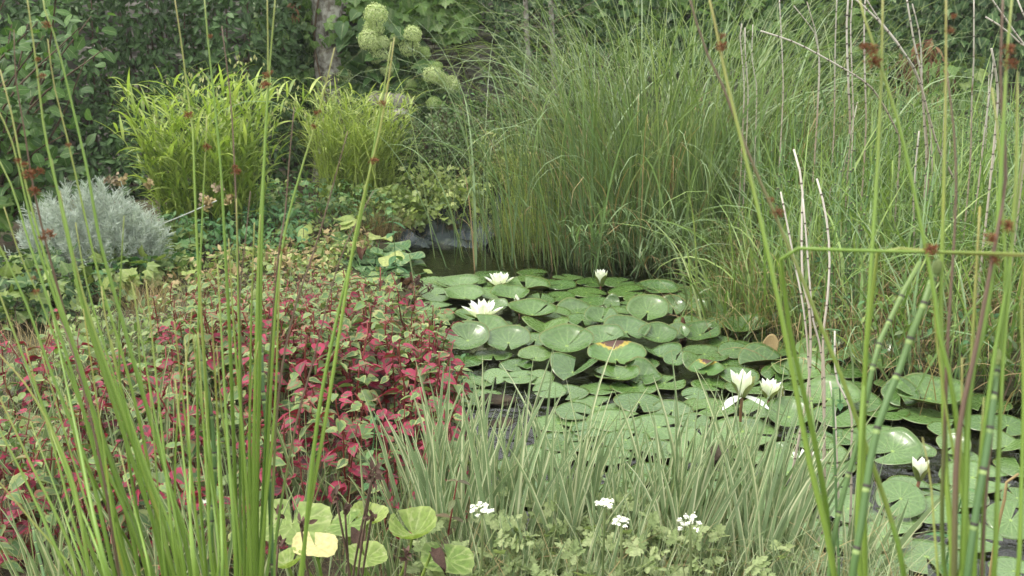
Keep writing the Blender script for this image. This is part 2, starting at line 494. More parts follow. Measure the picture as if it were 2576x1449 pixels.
M['mortar'] = plain_mat('dark_mortar', (.03, .028, .022), (.07, .065, .05), 12)
M['stone'] = stone_mat('pale_limestone', (.16, .145, .12), (.30, .28, .24), (.42, .40, .36))
def bark_mat():
    m = NT('lichened_bark')
    tc = m.n('ShaderNodeTexCoord').outputs['Object']; mp = m.n('ShaderNodeMapping'); mp.inputs['Scale'].default_value = (1, 1, .22)
    m.l(tc, mp.inputs[0])
    n1 = m.noise(16, 5, mp.outputs[0], .4); n2 = m.noise(19, 5); n3 = m.noise(40, 3)
    col = m.ramp(n1, [(.3, (.04, .034, .026)), (.6, (.15, .13, .105))])
    col = m.mix(m.ramp(n2, [(.38, 0.0), (.60, .85)]), col, (.32, .32, .28))
    col = m.mix(m.ramp(n3, [(.62, 0.0), (.7, .6)]), col, (.10, .13, .05))
    return m.surface(col, .9, .2, bump=n1, bstr=1, bdist=.02)
M['bark'] = bark_mat()
M['twig'] = plain_mat('brown_twig', (.05, .032, .02), (.12, .085, .055), 20, .75)
M['pale_twig'] = plain_mat('pale_dry_twig', (.20, .16, .10), (.36, .29, .19), 20, .8)
M['deadleaf'] = leaf_mat('dead_brown_leaf', [(.07, .03, .018), (.13, .06, .03), (.19, .11, .06)], .7, .2, .2, .1)
M['hedge'] = leaf_mat('laurel_green', [(.032, .068, .022), (.042, .088, .028), (.056, .112, .036), (.075, .14, .048)], .5, .22, .22, .3)
M['hedge_new'] = leaf_mat('young_hedge_green', [(.06, .13, .03), (.10, .19, .04)], .4, .4, .35)
M['shrub'] = leaf_mat('round_leaf_green', [(.045, .10, .022), (.065, .14, .03), (.10, .19, .045), (.04, .09, .024)], .5, .25, .3, .3)
M['creeper'] = leaf_mat('creeper_green', [(.065, .135, .025), (.10, .19, .04), (.14, .24, .06)], .45, .35, .4, .25)
M['ivy'] = leaf_mat('ivy_green', [(.03, .065, .024), (.042, .09, .032), (.058, .115, .038)], .5, .22, .2, .3)
M['hyd_leaf'] = leaf_mat('hydrangea_leaf_green', [(.045, .10, .028), (.058, .125, .035), (.08, .15, .045)], .5, .35, .3, .35)
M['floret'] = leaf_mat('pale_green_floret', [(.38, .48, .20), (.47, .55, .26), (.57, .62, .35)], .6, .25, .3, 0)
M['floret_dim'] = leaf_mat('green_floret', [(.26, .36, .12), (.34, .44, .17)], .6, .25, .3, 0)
M['cotoneaster'] = leaf_mat('small_shrub_green', [(.07, .11, .042), (.10, .15, .06), (.14, .195, .085)], .5, .35, .25, 0)
M['gold'] = leaf_mat('golden_ground_leaf', [(.22, .30, .07), (.30, .38, .11), (.40, .45, .18), (.15, .22, .05)], .5, .3, .35, .2)
M['gold_ivy'] = leaf_mat('yellow_green_ivy', [(.13, .19, .045), (.22, .28, .08), (.09, .15, .04)], .45, .35, .3, .25)
M['mint'] = leaf_mat('soft_mint_green', [(.06, .15, .06), (.085, .19, .075), (.12, .22, .08)], .6, .25, .3, .25)
M['silver'] = leaf_mat('silver_felted_leaf', [(.36, .42, .37), (.47, .52, .46), (.29, .35, .30)], .8, .15, .15, 0)
M['silver_stem'] = plain_mat('silver_stem', (.33, .37, .33), (.48, .50, .45), 20, .8)
M['seedhead'] = leaf_mat('brown_seed_cluster', [(.12, .05, .02), (.2, .09, .04), (.28, .13, .06)], .7, .2, .1, 0)
M['seed_pale'] = leaf_mat('straw_seed_spikelet', [(.28, .32, .12), (.38, .38, .18)], .6, .25, .25, 0)
M['bamboo_leaf'] = leaf_mat('lime_green_grass_leaf', [(.25, .34, .07), (.33, .43, .10), (.42, .50, .14), (.19, .28, .055)], .42, .4, .4, .2)
M['lime_grass'] = leaf_mat('yellow_green_grass', [(.27, .34, .08), (.35, .43, .12), (.42, .49, .17), (.21, .28, .06)], .45, .35, .35, 0)
M['lime_stem'] = leaf_mat('lime_culm', [(.14, .24, .04), (.2, .28, .06)], .5, .3, .1, 0)
M['sedge'] = leaf_mat('sedge_green', [(.12, .18, .055), (.17, .24, .08), (.25, .31, .12), (.08, .135, .04), (.16, .23, .10)], .4, .4, .3, .2, tip=((.16, .15, .05), .97))
M['sedge_dark'] = leaf_mat('deep_sedge_green', [(.08, .14, .05), (.11, .18, .065), (.15, .22, .085)], .4, .4, .25, .2)
M['reed'] = leaf_mat('bluish_reed_green', [(.13, .21, .09), (.18, .27, .12), (.24, .33, .17)], .42, .4, .3, .3)
M['meadow'] = leaf_mat('bank_grass_green', [(.10, .18, .04), (.14, .23, .055), (.19, .28, .075), (.25, .34, .10)], .45, .35, .3, .1)
M['straw'] = leaf_mat('dry_straw', [(.30, .23, .11), (.42, .34, .18), (.22, .16, .08)], .65, .25, .25, 0)
M['flag'] = striped_mat('cream_edged_flag_blade', ((.135, .21, .10), (.195, .27, .14)), (.52, .54, .36), .28)
M['weed_grass'] = striped_mat('pale_striped_grass', ((.11, .175, .07), (.16, .23, .095)), (.40, .43, .25), .32)
M['cham_green'] = chameleon_mat('variegated_heart_leaf', [(.06, .12, .04), (.085, .16, .055), (.12, .19, .075)], [(.17, .24, .075), (.25, .29, .11), (.12, .20, .05), (.24, .09, .065)], (.32, .27, .13), .52, .6)
M['cham_pink'] = chameleon_mat('crimson_edged_heart_leaf', [(.055, .11, .035), (.075, .09, .04), (.085, .05, .035)], [(.24, .018, .05), (.18, .014, .04), (.30, .03, .07)], (.30, .035, .07), .36, .6)
M['cham_dark'] = chameleon_mat('maroon_heart_leaf', [(.045, .03, .025), (.06, .022, .026), (.05, .055, .03)], [(.20, .015, .038), (.14, .013, .03), (.26, .02, .05)], (.26, .025, .045), .40, .6)
M['redstem'] = plain_mat('red_stem', (.11, .02, .018), (.20, .045, .035), 20, .5)
M['dropwort'] = leaf_mat('grey_green_cut_leaf', [(.19, .25, .105), (.24, .30, .135), (.30, .355, .175)], .65, .2, .35, .1)
M['umbel'] = leaf_mat('white_umbel_floret', [(.72, .74, .66), (.80, .82, .76)], .6, .2, .2, 0)
M['butter'] = leaf_mat('yellow_green_round_leaf', [(.17, .245, .055), (.22, .30, .075), (.275, .34, .10), (.13, .21, .045)], .5, .3, .35, 0, radial=.28, patch=((.29, .34, .14), 6))
M['butter_pale'] = leaf_mat('fading_yellow_leaf', [(.50, .46, .20), (.54, .50, .23)], .5, .3, .3, 0, radial=.2, patch=((.55, .36, .2), 7))
M['marigold'] = leaf_mat('blue_green_round_leaf', [(.06, .15, .06), (.085, .19, .08), (.12, .22, .09)], .45, .35, .28, 0, radial=.3)
M['marigold_old'] = leaf_mat('spotted_yellowing_leaf', [(.24, .32, .09), (.32, .38, .13)], .55, .3, .3, .2, patch=((.19, .12, .07), 38))
M['burnt'] = plain_mat('dark_brown_withered_leaf', (.045, .026, .02), (.12, .07, .05), 12, .75)
def pad_mat(name, cols, rim, rough=.26, brown=None, coat=.0):
    m = NT(name); r = m.n('ShaderNodeObjectInfo').outputs['Random']; u, v = m.uv()
    k = len(cols)
    c = m.ramp(r, [((i + .5) / k, x) for i, x in enumerate(cols)])
    # fine veins that fork outwards from the stalk (u: angle, v: radius)
    vein = m.math('POWER', m.math('ABSOLUTE', m.math('SINE', m.math('MULTIPLY', u, 15 * PI))), 14)
    vein = m.math('MULTIPLY', vein, m.math('MULTIPLY', m.math('SUBTRACT', 1.05, v), .6))
    c = m.mix(vein, c, (.20, .30, .10))
    c = m.mix(m.math('MULTIPLY', m.math('LESS_THAN', v, .07), .7), c, (.22, .34, .07))
    c = m.mix(1, c, m.ramp(m.noise(7, 4), [(.3, .8), (.7, 1.2)]), 'MULTIPLY')
    c = m.mix(m.math('MULTIPLY', m.math('GREATER_THAN', v, .965), .6), c, rim)
    blot = m.ramp(m.noise(21, 5), [(.63, 0.0), (.69, .75)])
    c = m.mix(m.math('MULTIPLY', blot, m.math('GREATER_THAN', m.math('FRACT', m.math('MULTIPLY', r, 9.7)), .42)), c, (.15, .11, .05))
    if brown:
        f = m.math('SUBTRACT', m.math('ADD', v, m.math('MULTIPLY', m.noise(9, 4), .5)), .3)
        ang = m.math('SUBTRACT', 1.0, m.math('MULTIPLY', m.math('ABSOLUTE', m.math('SUBTRACT', u, .5)), 4.2), clamp=True)
        ff = m.math('MULTIPLY', f, ang)
        c = m.mix(m.math('MULTIPLY', m.math('SUBTRACT', ff, .52), 9, clamp=True), c, (.42, .32, .04))
        c = m.mix(m.math('MULTIPLY', m.math('SUBTRACT', ff, .62), 11, clamp=True), c, (.07, .03, .018))
    rg = m.ramp(m.noise(5, 3), [(.3, rough - .10), (.7, rough + .14)])
    return m.surface(c, rg, .65, .12, bump=m.math('MULTIPLY', vein, -1), bstr=.25, bdist=.004)
M['pad'] = pad_mat('lily_pad_green', [(.048, .105, .022), (.062, .128, .028), (.078, .15, .036), (.055, .118, .034), (.092, .165, .042), (.07, .13, .04)], (.16, .17, .05))
M['pad_pale'] = pad_mat('glaucous_lily_pad', [(.085, .16, .045), (.105, .185, .055), (.075, .145, .036)], (.14, .19, .07), .30)
M['pad_burnt'] = pad_mat('scorched_lily_pad', [(.07, .15, .035)], (.16, .17, .05), .34, True)
M['pad_under'] = plain_mat('olive_pad_underside', (.10, .12, .025), (.20, .17, .05), 9, .5, .3, .2, .002, trans=.25)
M['pad_tan'] = plain_mat('tan_pad_underside', (.24, .18, .08), (.33, .25, .12), 9, .5, .3, .2, .002, trans=.2)
def petal_mat():
    m = NT('white_petal'); u, v = m.uv()
    c = m.ramp(v, [(0, (.82, .83, .76)), (.12, (.86, .87, .84)), (1, (.86, .87, .85))])
    c = m.mix(m.math('MULTIPLY', m.math('POWER', m.math('ABSOLUTE', m.math('SINE', m.math('MULTIPLY', u, 28))), 6), .1), c, (.62, .66, .58))
    return m.surface(c, .45, .35, .3)
M['petal'] = petal_mat()
M['purple'] = leaf_mat('purplish_green_leaf', [(.085, .075, .045), (.13, .10, .06), (.10, .12, .05)], .5, .3, .25, .2)
M['sepal'] = leaf_mat('green_sepal', [(.14, .18, .05), (.20, .22, .08)], .45, .35, .2, .2)
M['stamen'] = leaf_mat('yellow_stamen', [(.60, .42, .05), (.7, .5, .08)], .5, .3, .2, 0)
M['lilystalk'] = plain_mat('reddish_flower_stalk', (.12, .06, .035), (.2, .11, .06), 20, .5)
M['rush'] = stem_mat('rush_stem_green', ((.15, .255, .04), (.215, .325, .058)), (.26, .25, .07), (.36, .30, .04), .93, .4)
M['rush_brown'] = stem_mat('withered_rush_tip', ((.14, .095, .055), (.20, .135, .08)), (.11, .075, .055), None, .5, .6)
M['rush_long'] = stem_mat('rush_with_long_brown_tip', ((.16, .235, .04), (.19, .26, .05)), (.13, .09, .06), None, .86, .5)
M['rush_tipped'] = stem_mat('rush_with_brown_top', ((.125, .235, .04), (.16, .26, .055)), (.13, .085, .055), None, .66, .5)
M['tuft'] = leaf_mat('rusty_rush_flower', [(.12, .045, .022), (.17, .068, .034), (.24, .11, .06)], .85, .2, .2, 0)
M['tail'] = stem_mat('horsetail_green', ((.075, .15, .05), (.115, .205, .06)), (.16, .24, .06), None, .97, .42)
M['tail_far'] = stem_mat('far_horsetail_green', ((.075, .15, .045), (.11, .20, .065)), (.09, .18, .04), None, .97, .45)
M['node'] = plain_mat('black_node_ring', (.02, .018, .015), (.06, .05, .042), 60, .6)
M['dry_node'] = plain_mat('grey_brown_node_ring', (.05, .042, .034), (.13, .105, .08), 60, .7)
M['collar'] = plain_mat('pale_node_collar', (.15, .24, .07), (.22, .29, .10), 60, .5)
M['drytail'] = stem_mat('bleached_horsetail', ((.46, .41, .34), (.32, .26, .19)), (.54, .50, .44), (.22, .14, .08), .7, .7)
M['cone'] = plain_mat('horsetail_cone', (.12, .17, .05), (.20, .24, .08), 60, .7)
def liner_mat():
    m = NT('slate_blue_pond_liner')
    c = m.ramp(m.noise(6, 4), [(.35, (.022, .03, .036)), (.7, (.055, .07, .08))])
    c = m.mix(m.ramp(m.noise(17, 4), [(.55, 0.0), (.7, .6)]), c, (.06, .07, .035))
    return m.surface(c, .25, .5, bump=m.noise(9, 3), bstr=.6, bdist=.02)
M['liner'] = liner_mat()
# ------------------------------------------------------------------ the setting: ground, water, wall
POND_PX = [(1000, 612), (1080, 590), (1240, 585), (1300, 622), (1420, 645), (1600, 650), (1800, 685), (1860, 790), (1980, 880),
           (2180, 930), (2400, 970), (2620, 1010), (2950, 1100), (3050, 1500), (2600, 1500), (2200, 1480), (1700, 1410), (1400, 1350),
           (1230, 1280), (1180, 1100), (1120, 930), (1050, 800), (1020, 700), (980, 650)]
POND = np.array([P(u, v)[:2] for u, v in POND_PX])
_gw = [(rng.uniform(.6, 3.2), rng.uniform(0, 6), rng.uniform(0, 6), rng.uniform(0, PI)) for _ in range(9)]
def bumps(x, y):
    s = 0
    for f, a, b, t in _gw: s = s + np.sin(f * (x * math.cos(t) + y * math.sin(t)) + a) * .014
    return s
def ground_z(x, y):
    x = np.asarray(x, float); y = np.asarray(y, float)
    ins = inside(POND, x, y); d = edge_dist(POND, x, y)
    out = .02 + .10 * np.clip(d, 0, .5) + .05 * np.clip(d - .5, 0, 2.5) + bumps(x, y) * np.clip(d * 3, 0, 1)
    return np.where(ins, .02 - .55 * np.clip(d * 1.3, 0, 1) ** .8, out)
def on_ground(xy):
    xy = np.atleast_2d(xy)
    return np.column_stack((xy, ground_z(xy[:, 0], xy[:, 1])))
xs = np.concatenate(([-90, -60, -40, -25, -15, -11], np.arange(-8, 8.01, .09), [11, 15, 25, 40, 60, 90]))
ys = np.concatenate(([-70, -40, -20, -10, -6, -3], np.arange(-1, 13.01, .09), [15, 18, 24, 34, 50, 80, 120]))
X, Y = np.meshgrid(xs, ys)
Z = ground_z(X, Y)
nx, ny = len(xs), len(ys)
i = (np.arange(ny - 1)[:, None] * nx + np.arange(nx - 1)[None]).ravel()
g = Geo().add(np.stack((X, Y, Z), -1).reshape(-1, 3), np.stack((i, i + 1, i + nx + 1, i + nx), -1))
tag(g.build('ground', M['ground']), 'brown garden soil sloping gently down to the pond', 'ground', kind='structure')

wx0, wy0 = POND.min(0) - .12; wx1, wy1 = POND.max(0) + .12
g = Geo().add([(wx0, wy0, 0), (wx1, wy0, 0), (wx1, wy1, 0), (wx0, wy1, 0)], [(0, 1, 2, 3)])
tag(g.build('pond_water', M['water'], smooth=False), 'dark still pond water between the lily pads', 'water', kind='structure')

# stream bed lined with slate blue sheet, running down into the pond
rows = [((1225, 470), (1275, 462), 9.7), ((1200, 505), (1270, 500), 9.1), ((1165, 540), (1265, 545), 8.55), ((1100, 577), (1260, 582), 8.05), ((985, 604), (1258, 612), 7.55), ((975, 622), (1258, 630), 7.2)]
L_, R_ = [], []
for (a, b, yy) in rows:
    L_.append(D(a[0], a[1], yy)); R_.append(D(b[0], b[1], yy))
L_, R_ = smooth_line(L_, 26), smooth_line(R_, 26)
t = np.linspace(0, 1, 22)
V = L_[:, None] * (1 - t[None, :, None]) + R_[:, None] * t[None, :, None]
gz = ground_z(V[..., 0], V[..., 1])
ff = np.linspace(.25, -.02, 26)[:, None]
wr = .035 * np.sin(V[..., 0] * 21 + 3 * np.sin(V[..., 1] * 5)) + .03 * np.sin(V[..., 1] * 17 + V[..., 0] * 9) + .015 * rng.normal(size=gz.shape)
V[..., 2] = np.maximum(gz + .02, ff) + wr * np.clip(np.linspace(1.3, .7, 26)[:, None], 0, 1) + .09 * (2 * np.abs(t - .5)[None]) ** 3
i = (np.arange(25)[:, None] * 22 + np.arange(21)[None]).ravel()
g = Geo().add(V.reshape(-1, 3), np.stack((i, i + 1, i + 23, i + 22), -1))
tag(g.build('pond_liner', M['liner']), 'crumpled slate blue liner sheet of the stream behind the open water', 'pond liner')

# garden wall of coursed grey blocks
WALL_Y = 10.4
wt = thing('garden_wall', (0, WALL_Y, 0), 'weathered grey block wall half hidden by climbing plants', 'wall')
g = Geo()
def box(geo, x0, x1, y0, y1, z0, z1, mi=0):
    v = [(x0, y0, z0), (x1, y0, z0), (x1, y1, z0), (x0, y1, z0), (x0, y0, z1), (x1, y0, z1), (x1, y1, z1), (x0, y1, z1)]
    geo.add(v, [(3, 2, 1, 0), (4, 5, 6, 7), (0, 1, 5, 4), (1, 2, 6, 5), (2, 3, 7, 6), (3, 0, 4, 7)], None, mi)
box(g, -9, 9, .02, .30, -.3, 2.20)
g.build('mortar_core', M['mortar'], wt, smooth=False)
block_meshes = []
for k in range(6):
    r = np.random.default_rng(40 + k)
    n = 6
    a, b = np.meshgrid(np.linspace(-.5, .5, n), np.linspace(-.5, .5, n))
    y = -.022 + .010 * r.normal(size=a.shape)
    edge = (np.abs(a) > .49) | (np.abs(b) > .49)
    y = np.where(edge, .03, y); a2 = a + .008 * r.normal(size=a.shape); b2 = b + .012 * r.normal(size=a.shape)
    ii = (np.arange(n - 1)[:, None] * n + np.arange(n - 1)[None]).ravel()
    gg = Geo().add(np.stack((a2, y, b2), -1).reshape(-1, 3), np.stack((ii, ii + 1, ii + n + 1, ii + n), -1))
    block_meshes.append(gg.mesh('wall_block', M['wall'], False))
course = 0; z = -.1
while z < 2.0:
    h = (.20, .24, .18, .22)[course % 4]
    x = -4.4 - .2 * (course % 2)
    while x < 4.6:
        w = rng.uniform(.34, .56)
        m = Matrix(((w - .014, 0, 0, x + w / 2), (0, 1, 0, 0), (0, 0, h - .014, z + h / 2), (0, 0, 0, 1)))
        link('block', block_meshes[rng.integers(6)], wt, m)
        x += w
    z += h; course += 1
cp = Geo()
box(cp, -9, 9, -.05, .36, 2.225, 2.30)
cp.build('coping', M['wall'], wt, smooth=False)

def rock(name, loc, dims, seed, label, mat, rz=0, sub=3):
    import bmesh
    bm = bmesh.new(); bmesh.ops.create_icosphere(bm, subdivisions=sub, radius=1)
    r = np.random.default_rng(seed); pl = [(unit(r.normal(size=3)), r.uniform(.55, .85)) for _ in range(14)]
    for vv in bm.verts:
        p = np.array(vv.co)
        for nrm, dd in pl:
            e = p @ nrm - dd
            if e > 0: p = p - nrm * e * .9
        p = p * (1 + .03 * r.normal()); vv.co = p * np.array(dims)
    me = bpy.data.meshes.new(name); bm.to_mesh(me); bm.free(); me.materials.append(mat)
    o = link(name, me); o.location = loc; o.rotation_euler = (0, 0, rz)
    return tag(o, label, 'stone')
c = D(985, 252, 9.55); rock('stone_block', c, (.24, .16, .12), 3, 'pale flat-topped stone under the hydrangea flowers', M['stone'], .2)
c = D(992, 292, 9.5); rock('stone_block', c, (.17, .14, .09), 5, 'smaller rough stone under the pale flat-topped stone', M['stone'], -.3)
c = P(1250, 1010, .0); rock('pond_stone', (c[0], c[1], .0), (.09, .06, .035), 8, 'low wet brown stone between the red plants and the lily pads', M['soil'], .1)
c = P(1265, 1065, .0); rock('pond_stone', (c[0], c[1], -.015), (.07, .05, .035), 9, 'small wet stone just in front of the low brown one', M['soil'], .6)
c = P(1795, 1145, .0); rock('pond_stone', (c[0], c[1], .0), (.085, .06, .045), 12, 'mossy tan stone poking up between lily pads', M['soil'], 1.0)
c = on_ground([P(20, 870)[:2]])[0]; rock('garden_stone', c, (.24, .18, .11), 15, 'grey brown stone at the edge of the bed near the silver bush', M['wall'], 1.0)

def rnd_dirs(n, mean, spread):
    return unit(np.asarray(mean, float) + rng.normal(size=(n, 3)) * spread)

# ------------------------------------------------------------------ lichen-covered tree trunk with a vine
tp = D(829, 330, 9.7)
tr = thing('tree', (tp[0], tp[1], ground_z(tp[0], tp[1])), 'lichened grey tree trunk wrapped in a thin vine beside the hydrangea', 'tree')
zz = np.linspace(-.1, 4.2, 30)
path = np.stack((.05 * np.sin(zz * 1.3) - .01 * zz, .04 * np.cos(zz * 1.1), zz), -1)
rad = .155 - .012 * zz + .06 * np.exp(-zz * 5)
g = Geo(); V, F, U = tube(path, rad, 18); V = V + unit(V - np.repeat(np.vstack((path, path[-1:])), [18] * 30 + [1], 0)) * (.012 * rng.normal(size=(len(V), 1)))
g.add(V, F, U)
g.build('trunk', M['bark'], tr)
for k, (z0, az, ln) in enumerate(((2.7, 1.0, 1.3), (3.1, -1.2, 1.2), (3.5, 2.6, 1.1), (3.9, -2.5, 1.0))):
    s = np.linspace(0, 1, 9)
    pts = np.stack((.05 * np.sin(z0 * 1.3) + np.sin(az) * ln * s, np.cos(az) * ln * s, z0 + ln * .8 * s ** .8), -1)
    Geo().add(*tube(pts, .05 * (1 - s * .75), 8)).build('limb', M['bark'], tr)
for k in range(3):
    s = np.linspace(0, 1, 26); a = 1.2 * k + s * (4 + k) * (1 if k != 1 else -1)
    zc = s * 2.9; rr = np.interp(zc, zz, rad) + .015
    pts = np.stack((np.interp(zc, zz, path[:, 0]) + rr * np.sin(a), np.interp(zc, zz, path[:, 1]) - rr * np.cos(a), zc), -1)
    Geo().add(*tube(pts, .009, 5)).build('vine', M['twig'], tr)
n = 260
zc = rng.uniform(.5, 2.9, n); a = rng.uniform(-1.9, 1.9, n); rr = np.interp(zc, zz, rad) + rng.uniform(.02, .10, n)
keep = rng.random(n) < np.where(np.abs(a) > .8, .95, .5)
zc, a, rr = zc[keep], a[keep], rr[keep]
pos = np.stack((np.interp(zc, zz, path[:, 0]) + rr * np.sin(a), np.interp(zc, zz, path[:, 1]) - rr * np.cos(a), zc), -1) + np.array(tr.location)
nrm = unit(np.stack((np.sin(a), -np.cos(a), .4 + 0 * a), -1) + .4 * rng.normal(size=pos.shape))
rot = frames(rnd_dirs(len(pos), (0, -.2, -.8), .6), nrm)
ms_creeper = mesh_grid('creeper_leaf', T_CREEPER, [M['creeper']])
leaf_parts(tr, T_CREEPER, ms_creeper, pos, rot, rng.uniform(.05, .09, len(pos)), 120, 'vine_foliage', [M['creeper']])

# ------------------------------------------------------------------ clipped dark hedge
hd = thing('hedge', (-3.9, 8.9, .2), 'tall dark green broad-leaved hedge behind the silver bush', 'hedge')
n = 18500
x = rng.uniform(-7.2, -2.05, n); z = rng.uniform(.12, 2.42, n)
lay = rng.random(n) ** 1.6
hb = lambda x, z: .16 * np.sin(x * 2.3 + z * 1.7) + .12 * np.sin(x * 4.1 - z * 3.3 + 1) + .07 * np.sin(x * 7.7 + z * 6.1 + 2)
rim = np.clip((x + 2.75) / .7, 0, 1)
y = 8.75 + hb(x, z) + lay * .55 + rim ** 2 * .9 + .05 * (z - 1)
pos = np.stack((x, y, z), -1)
nrm = rnd_dirs(n, (.15, -.75, .6), .38)
d = rnd_dirs(n, (.1, -.45, -.25), .65)
rot = frames(d, nrm)
size = rng.uniform(.062, .105, n)
ms = mesh_grid('hedge_leaf', T_OVATE, [M['hedge']])
leaf_parts(hd, T_OVATE, ms, pos, rot, size, 300, 'foliage', [M['hedge']], pick=(lay < .35) * 1.0 + .01)
sel = rng.random(n) < .04; k = sel.sum()
g = Geo(); stamp(g, T_OVATE[0], pos[sel] + np.array((0, -.05, .03)) - np.array(hd.location), frames(rnd_dirs(k, (0, -.4, .6), .5), rnd_dirs(k, (0, -.8, .5), .4)), size[sel] * .6)
g.build('young_shoots', M['hedge_new'], hd)['kind'] = 'stuff'
g = Geo()
for k in range(60):
    bx = rng.uniform(-7, -2.4); by = rng.uniform(9.05, 9.6)
    s = np.linspace(0, 1, 5)[:, None]
    pts = np.array((bx, by, .1)) * (1 - s) + np.array((bx + rng.uniform(-.4, .4), by + rng.uniform(-.25, .15), rng.uniform(1.8, 2.35))) * s
    g.add(*tube(pts - np.array(hd.location), .016 * (1 - .7 * s[:, 0]), 4))
g.build('branches', M['twig'], hd)['kind'] = 'stuff'

# ------------------------------------------------------------------ loose shrub with rounder leaves at the side of the hedge
sp = P(-60, 640, .15)
sb = thing('shrub', (sp[0], sp[1], ground_z(sp[0], sp[1])), 'loose shrub with rounded mid green leaves growing before the dark hedge', 'shrub')
base = np.array(sb.location); tips = []
targets = [(30, 60), (110, 90), (200, 70), (265, 120), (215, 150), (60, 150), (-40, 40), (130, 20), (20, 200), (150, 215), (95, 260), (-10, 300), (70, 330), (160, 340), (200, 385), (120, 400), (30, 390), (-60, 420), (60, 470), (140, 470), (10, 540), (90, 560),
           (-150, 100), (-200, 260), (-130, 400), (40, -60), (150, -80), (-90, -60), (0, 110), (165, 110), (70, 60), (230, 40), (-30, 190), (-30, 480)]
LP, LD, LN = [], [], []
for (u, v) in targets:
    tip = D(u, v, base[1] - .1 + rng.uniform(-.45, .5))
    mid = base * .45 + tip * .55 + np.array((rng.normal() * .12, rng.normal() * .12, .18))
    pts = smooth_line([base + np.array((rng.normal() * .05, rng.normal() * .05, 0)), mid, tip], 12)
    Geo().add(*tube(pts - base, np.linspace(.014, .003, 12), 5)).build('branch', M['twig'], sb)
    for q in range(26):
        t = rng.uniform(.35, 1); i0 = t * 11; ia = int(min(10, i0)); p = pts[ia] + (pts[ia + 1] - pts[ia]) * (i0 - ia)
        LP.append(p + rng.normal(size=3) * .075); LD.append(rnd_dirs(1, (tip - base) * .3 + np.array((0, -.1, -.1)), .7)[0]); LN.append(rnd_dirs(1, (0, -.6, .8), .35)[0])
pos = np.array(LP); rot = frames(np.array(LD), np.array(LN))
ms = mesh_grid('shrub_leaf', T_ROUND, [M['shrub']])
leaf_parts(sb, T_ROUND, ms, pos, rot, rng.uniform(.06, .10, len(pos)), 300, 'foliage', [M['shrub']])

# ------------------------------------------------------------------ climbers on the wall
def climber(name, label, regions, n, tms, mats, sz, nind, Y0, dense=1.0, hang=(0, -.15, -.9), part='leaf', spread=.3):
    """regions: patches of the wall outlined in photo pixels"""
    c = D(*np.mean(regions[0], 0), Y0)
    t = thing(name, (c[0], Y0, ground_z(c[0], Y0)), label, 'climber')
    P_ = []
    area = [abs(sum(p[k - 1][0] * p[k][1] - p[k][0] * p[k - 1][1] for k in range(len(p)))) for p in regions]
    for poly, ar in zip(regions, area):
        m = int(n * ar / sum(area)); poly = np.array(poly, float); lo, hi = poly.min(0), poly.max(0); got = 0
        while got < m:
            q = rng.uniform(lo, hi, (m, 2)); q = q[inside(poly, q[:, 0], q[:, 1])][:m - got]; got += len(q)
            for u, v in q:
                P_.append(D(u, v, Y0 + rng.uniform(-.28, .12)))
    pos = np.array(P_); k = len(pos)
    rot = frames(rnd_dirs(k, hang, .45), rnd_dirs(k, (0, -.85, .45), spread))
    ms = mesh_grid(name + '_leaf', tms, mats)
    leaf_parts(t, tms, ms, pos, rot, rng.uniform(*sz, k), nind, 'foliage', mats, part=part)
    b = np.array(t.location)
    for s_ in range(7):
        poly = np.array(regions[s_ % len(regions)], float); u0, v0 = poly.mean(0) + rng.normal(size=2) * 40
        pts = [np.array((c[0] + rng.normal() * .3, WALL_Y - .06, b[2])), np.array((c[0] + rng.normal() * .6, WALL_Y - .06, .9)), D(u0, v0, WALL_Y - .07)]
        Geo().add(*tube(smooth_line(pts, 14) - b, np.linspace(.012, .004, 14), 5)).build('vine_stem', M['twig'], t)
    return t
climber('creeper', 'bright green lobed creeper hanging over the wall top above the hydrangea',
        [[(880, -40), (1190, -60), (1190, 40), (1130, 75), (1070, 45), (1030, 60), (960, 40), (900, 30)], [(1060, 20), (1190, 10), (1180, 70), (1120, 92), (1075, 60)]],
        700, T_CREEPER, [M['creeper']], (.11, .17), 250, 10.1)
climber('creeper', 'lobed green creeper covering the wall between the hedge and the tree trunk',
        [[(640, -60), (790, -60), (785, 180), (770, 300), (700, 320), (640, 200)]], 560, T_CREEPER, [M['creeper'], M['ivy']], (.07, .12), 250, 10.0)
climber('creeper', 'lobed green creeper on the wall behind the tall sedge and pale dry stalks',
        [[(1800, -60), (2230, -60), (2240, 120), (2160, 190), (2060, 200), (1840, 150)], [(2190, 90), (2240, 100), (2230, 250), (2120, 250)]], 900, T_CREEPER, [M['creeper'], M['creeper'], M['ivy']], (.08, .13), 300, 10.1)
climber('creeper', 'shaded mixed creeper along the wall top behind the tall sedge',
        [[(1400, -60), (1840, -60), (1840, 160), (1440, 160)]], 900, T_CREEPER, [M['creeper'], M['ivy'], M['hedge']], (.07, .12), 200, 10.15)
climber('ivy', 'dark green ivy covering the wall beyond the pale dry horsetails',
        [[(2200, -60), (2640, -60), (2640, 200), (2480, 210), (2380, 240), (2250, 230), (2210, 120)], [(2240, 150), (2420, 170), (2400, 290), (2260, 270)]], 1500, T_IVY, [M['ivy'], M['ivy'], M['hedge']], (.07, .115), 300, 10.15)
climber('ivy', 'thin dark ivy trailing down the bare grey wall beside the hydrangea',
        [[(1190, -60), (1460, -60), (1480, 260), (1270, 290), (1250, 100), (1200, 40)]], 800, T_IVY, [M['ivy'], M['hedge']], (.05, .09), 200, 10.2)
climber('ivy', 'pale lobed ivy hanging from the wall under the withered brown leaves',
        [[(2290, 150), (2450, 150), (2490, 220), (2440, 290), (2300, 270)]], 110, T_CREEPER, [M['creeper'], M['gold_ivy']], (.10, .16), 90, 9.9)
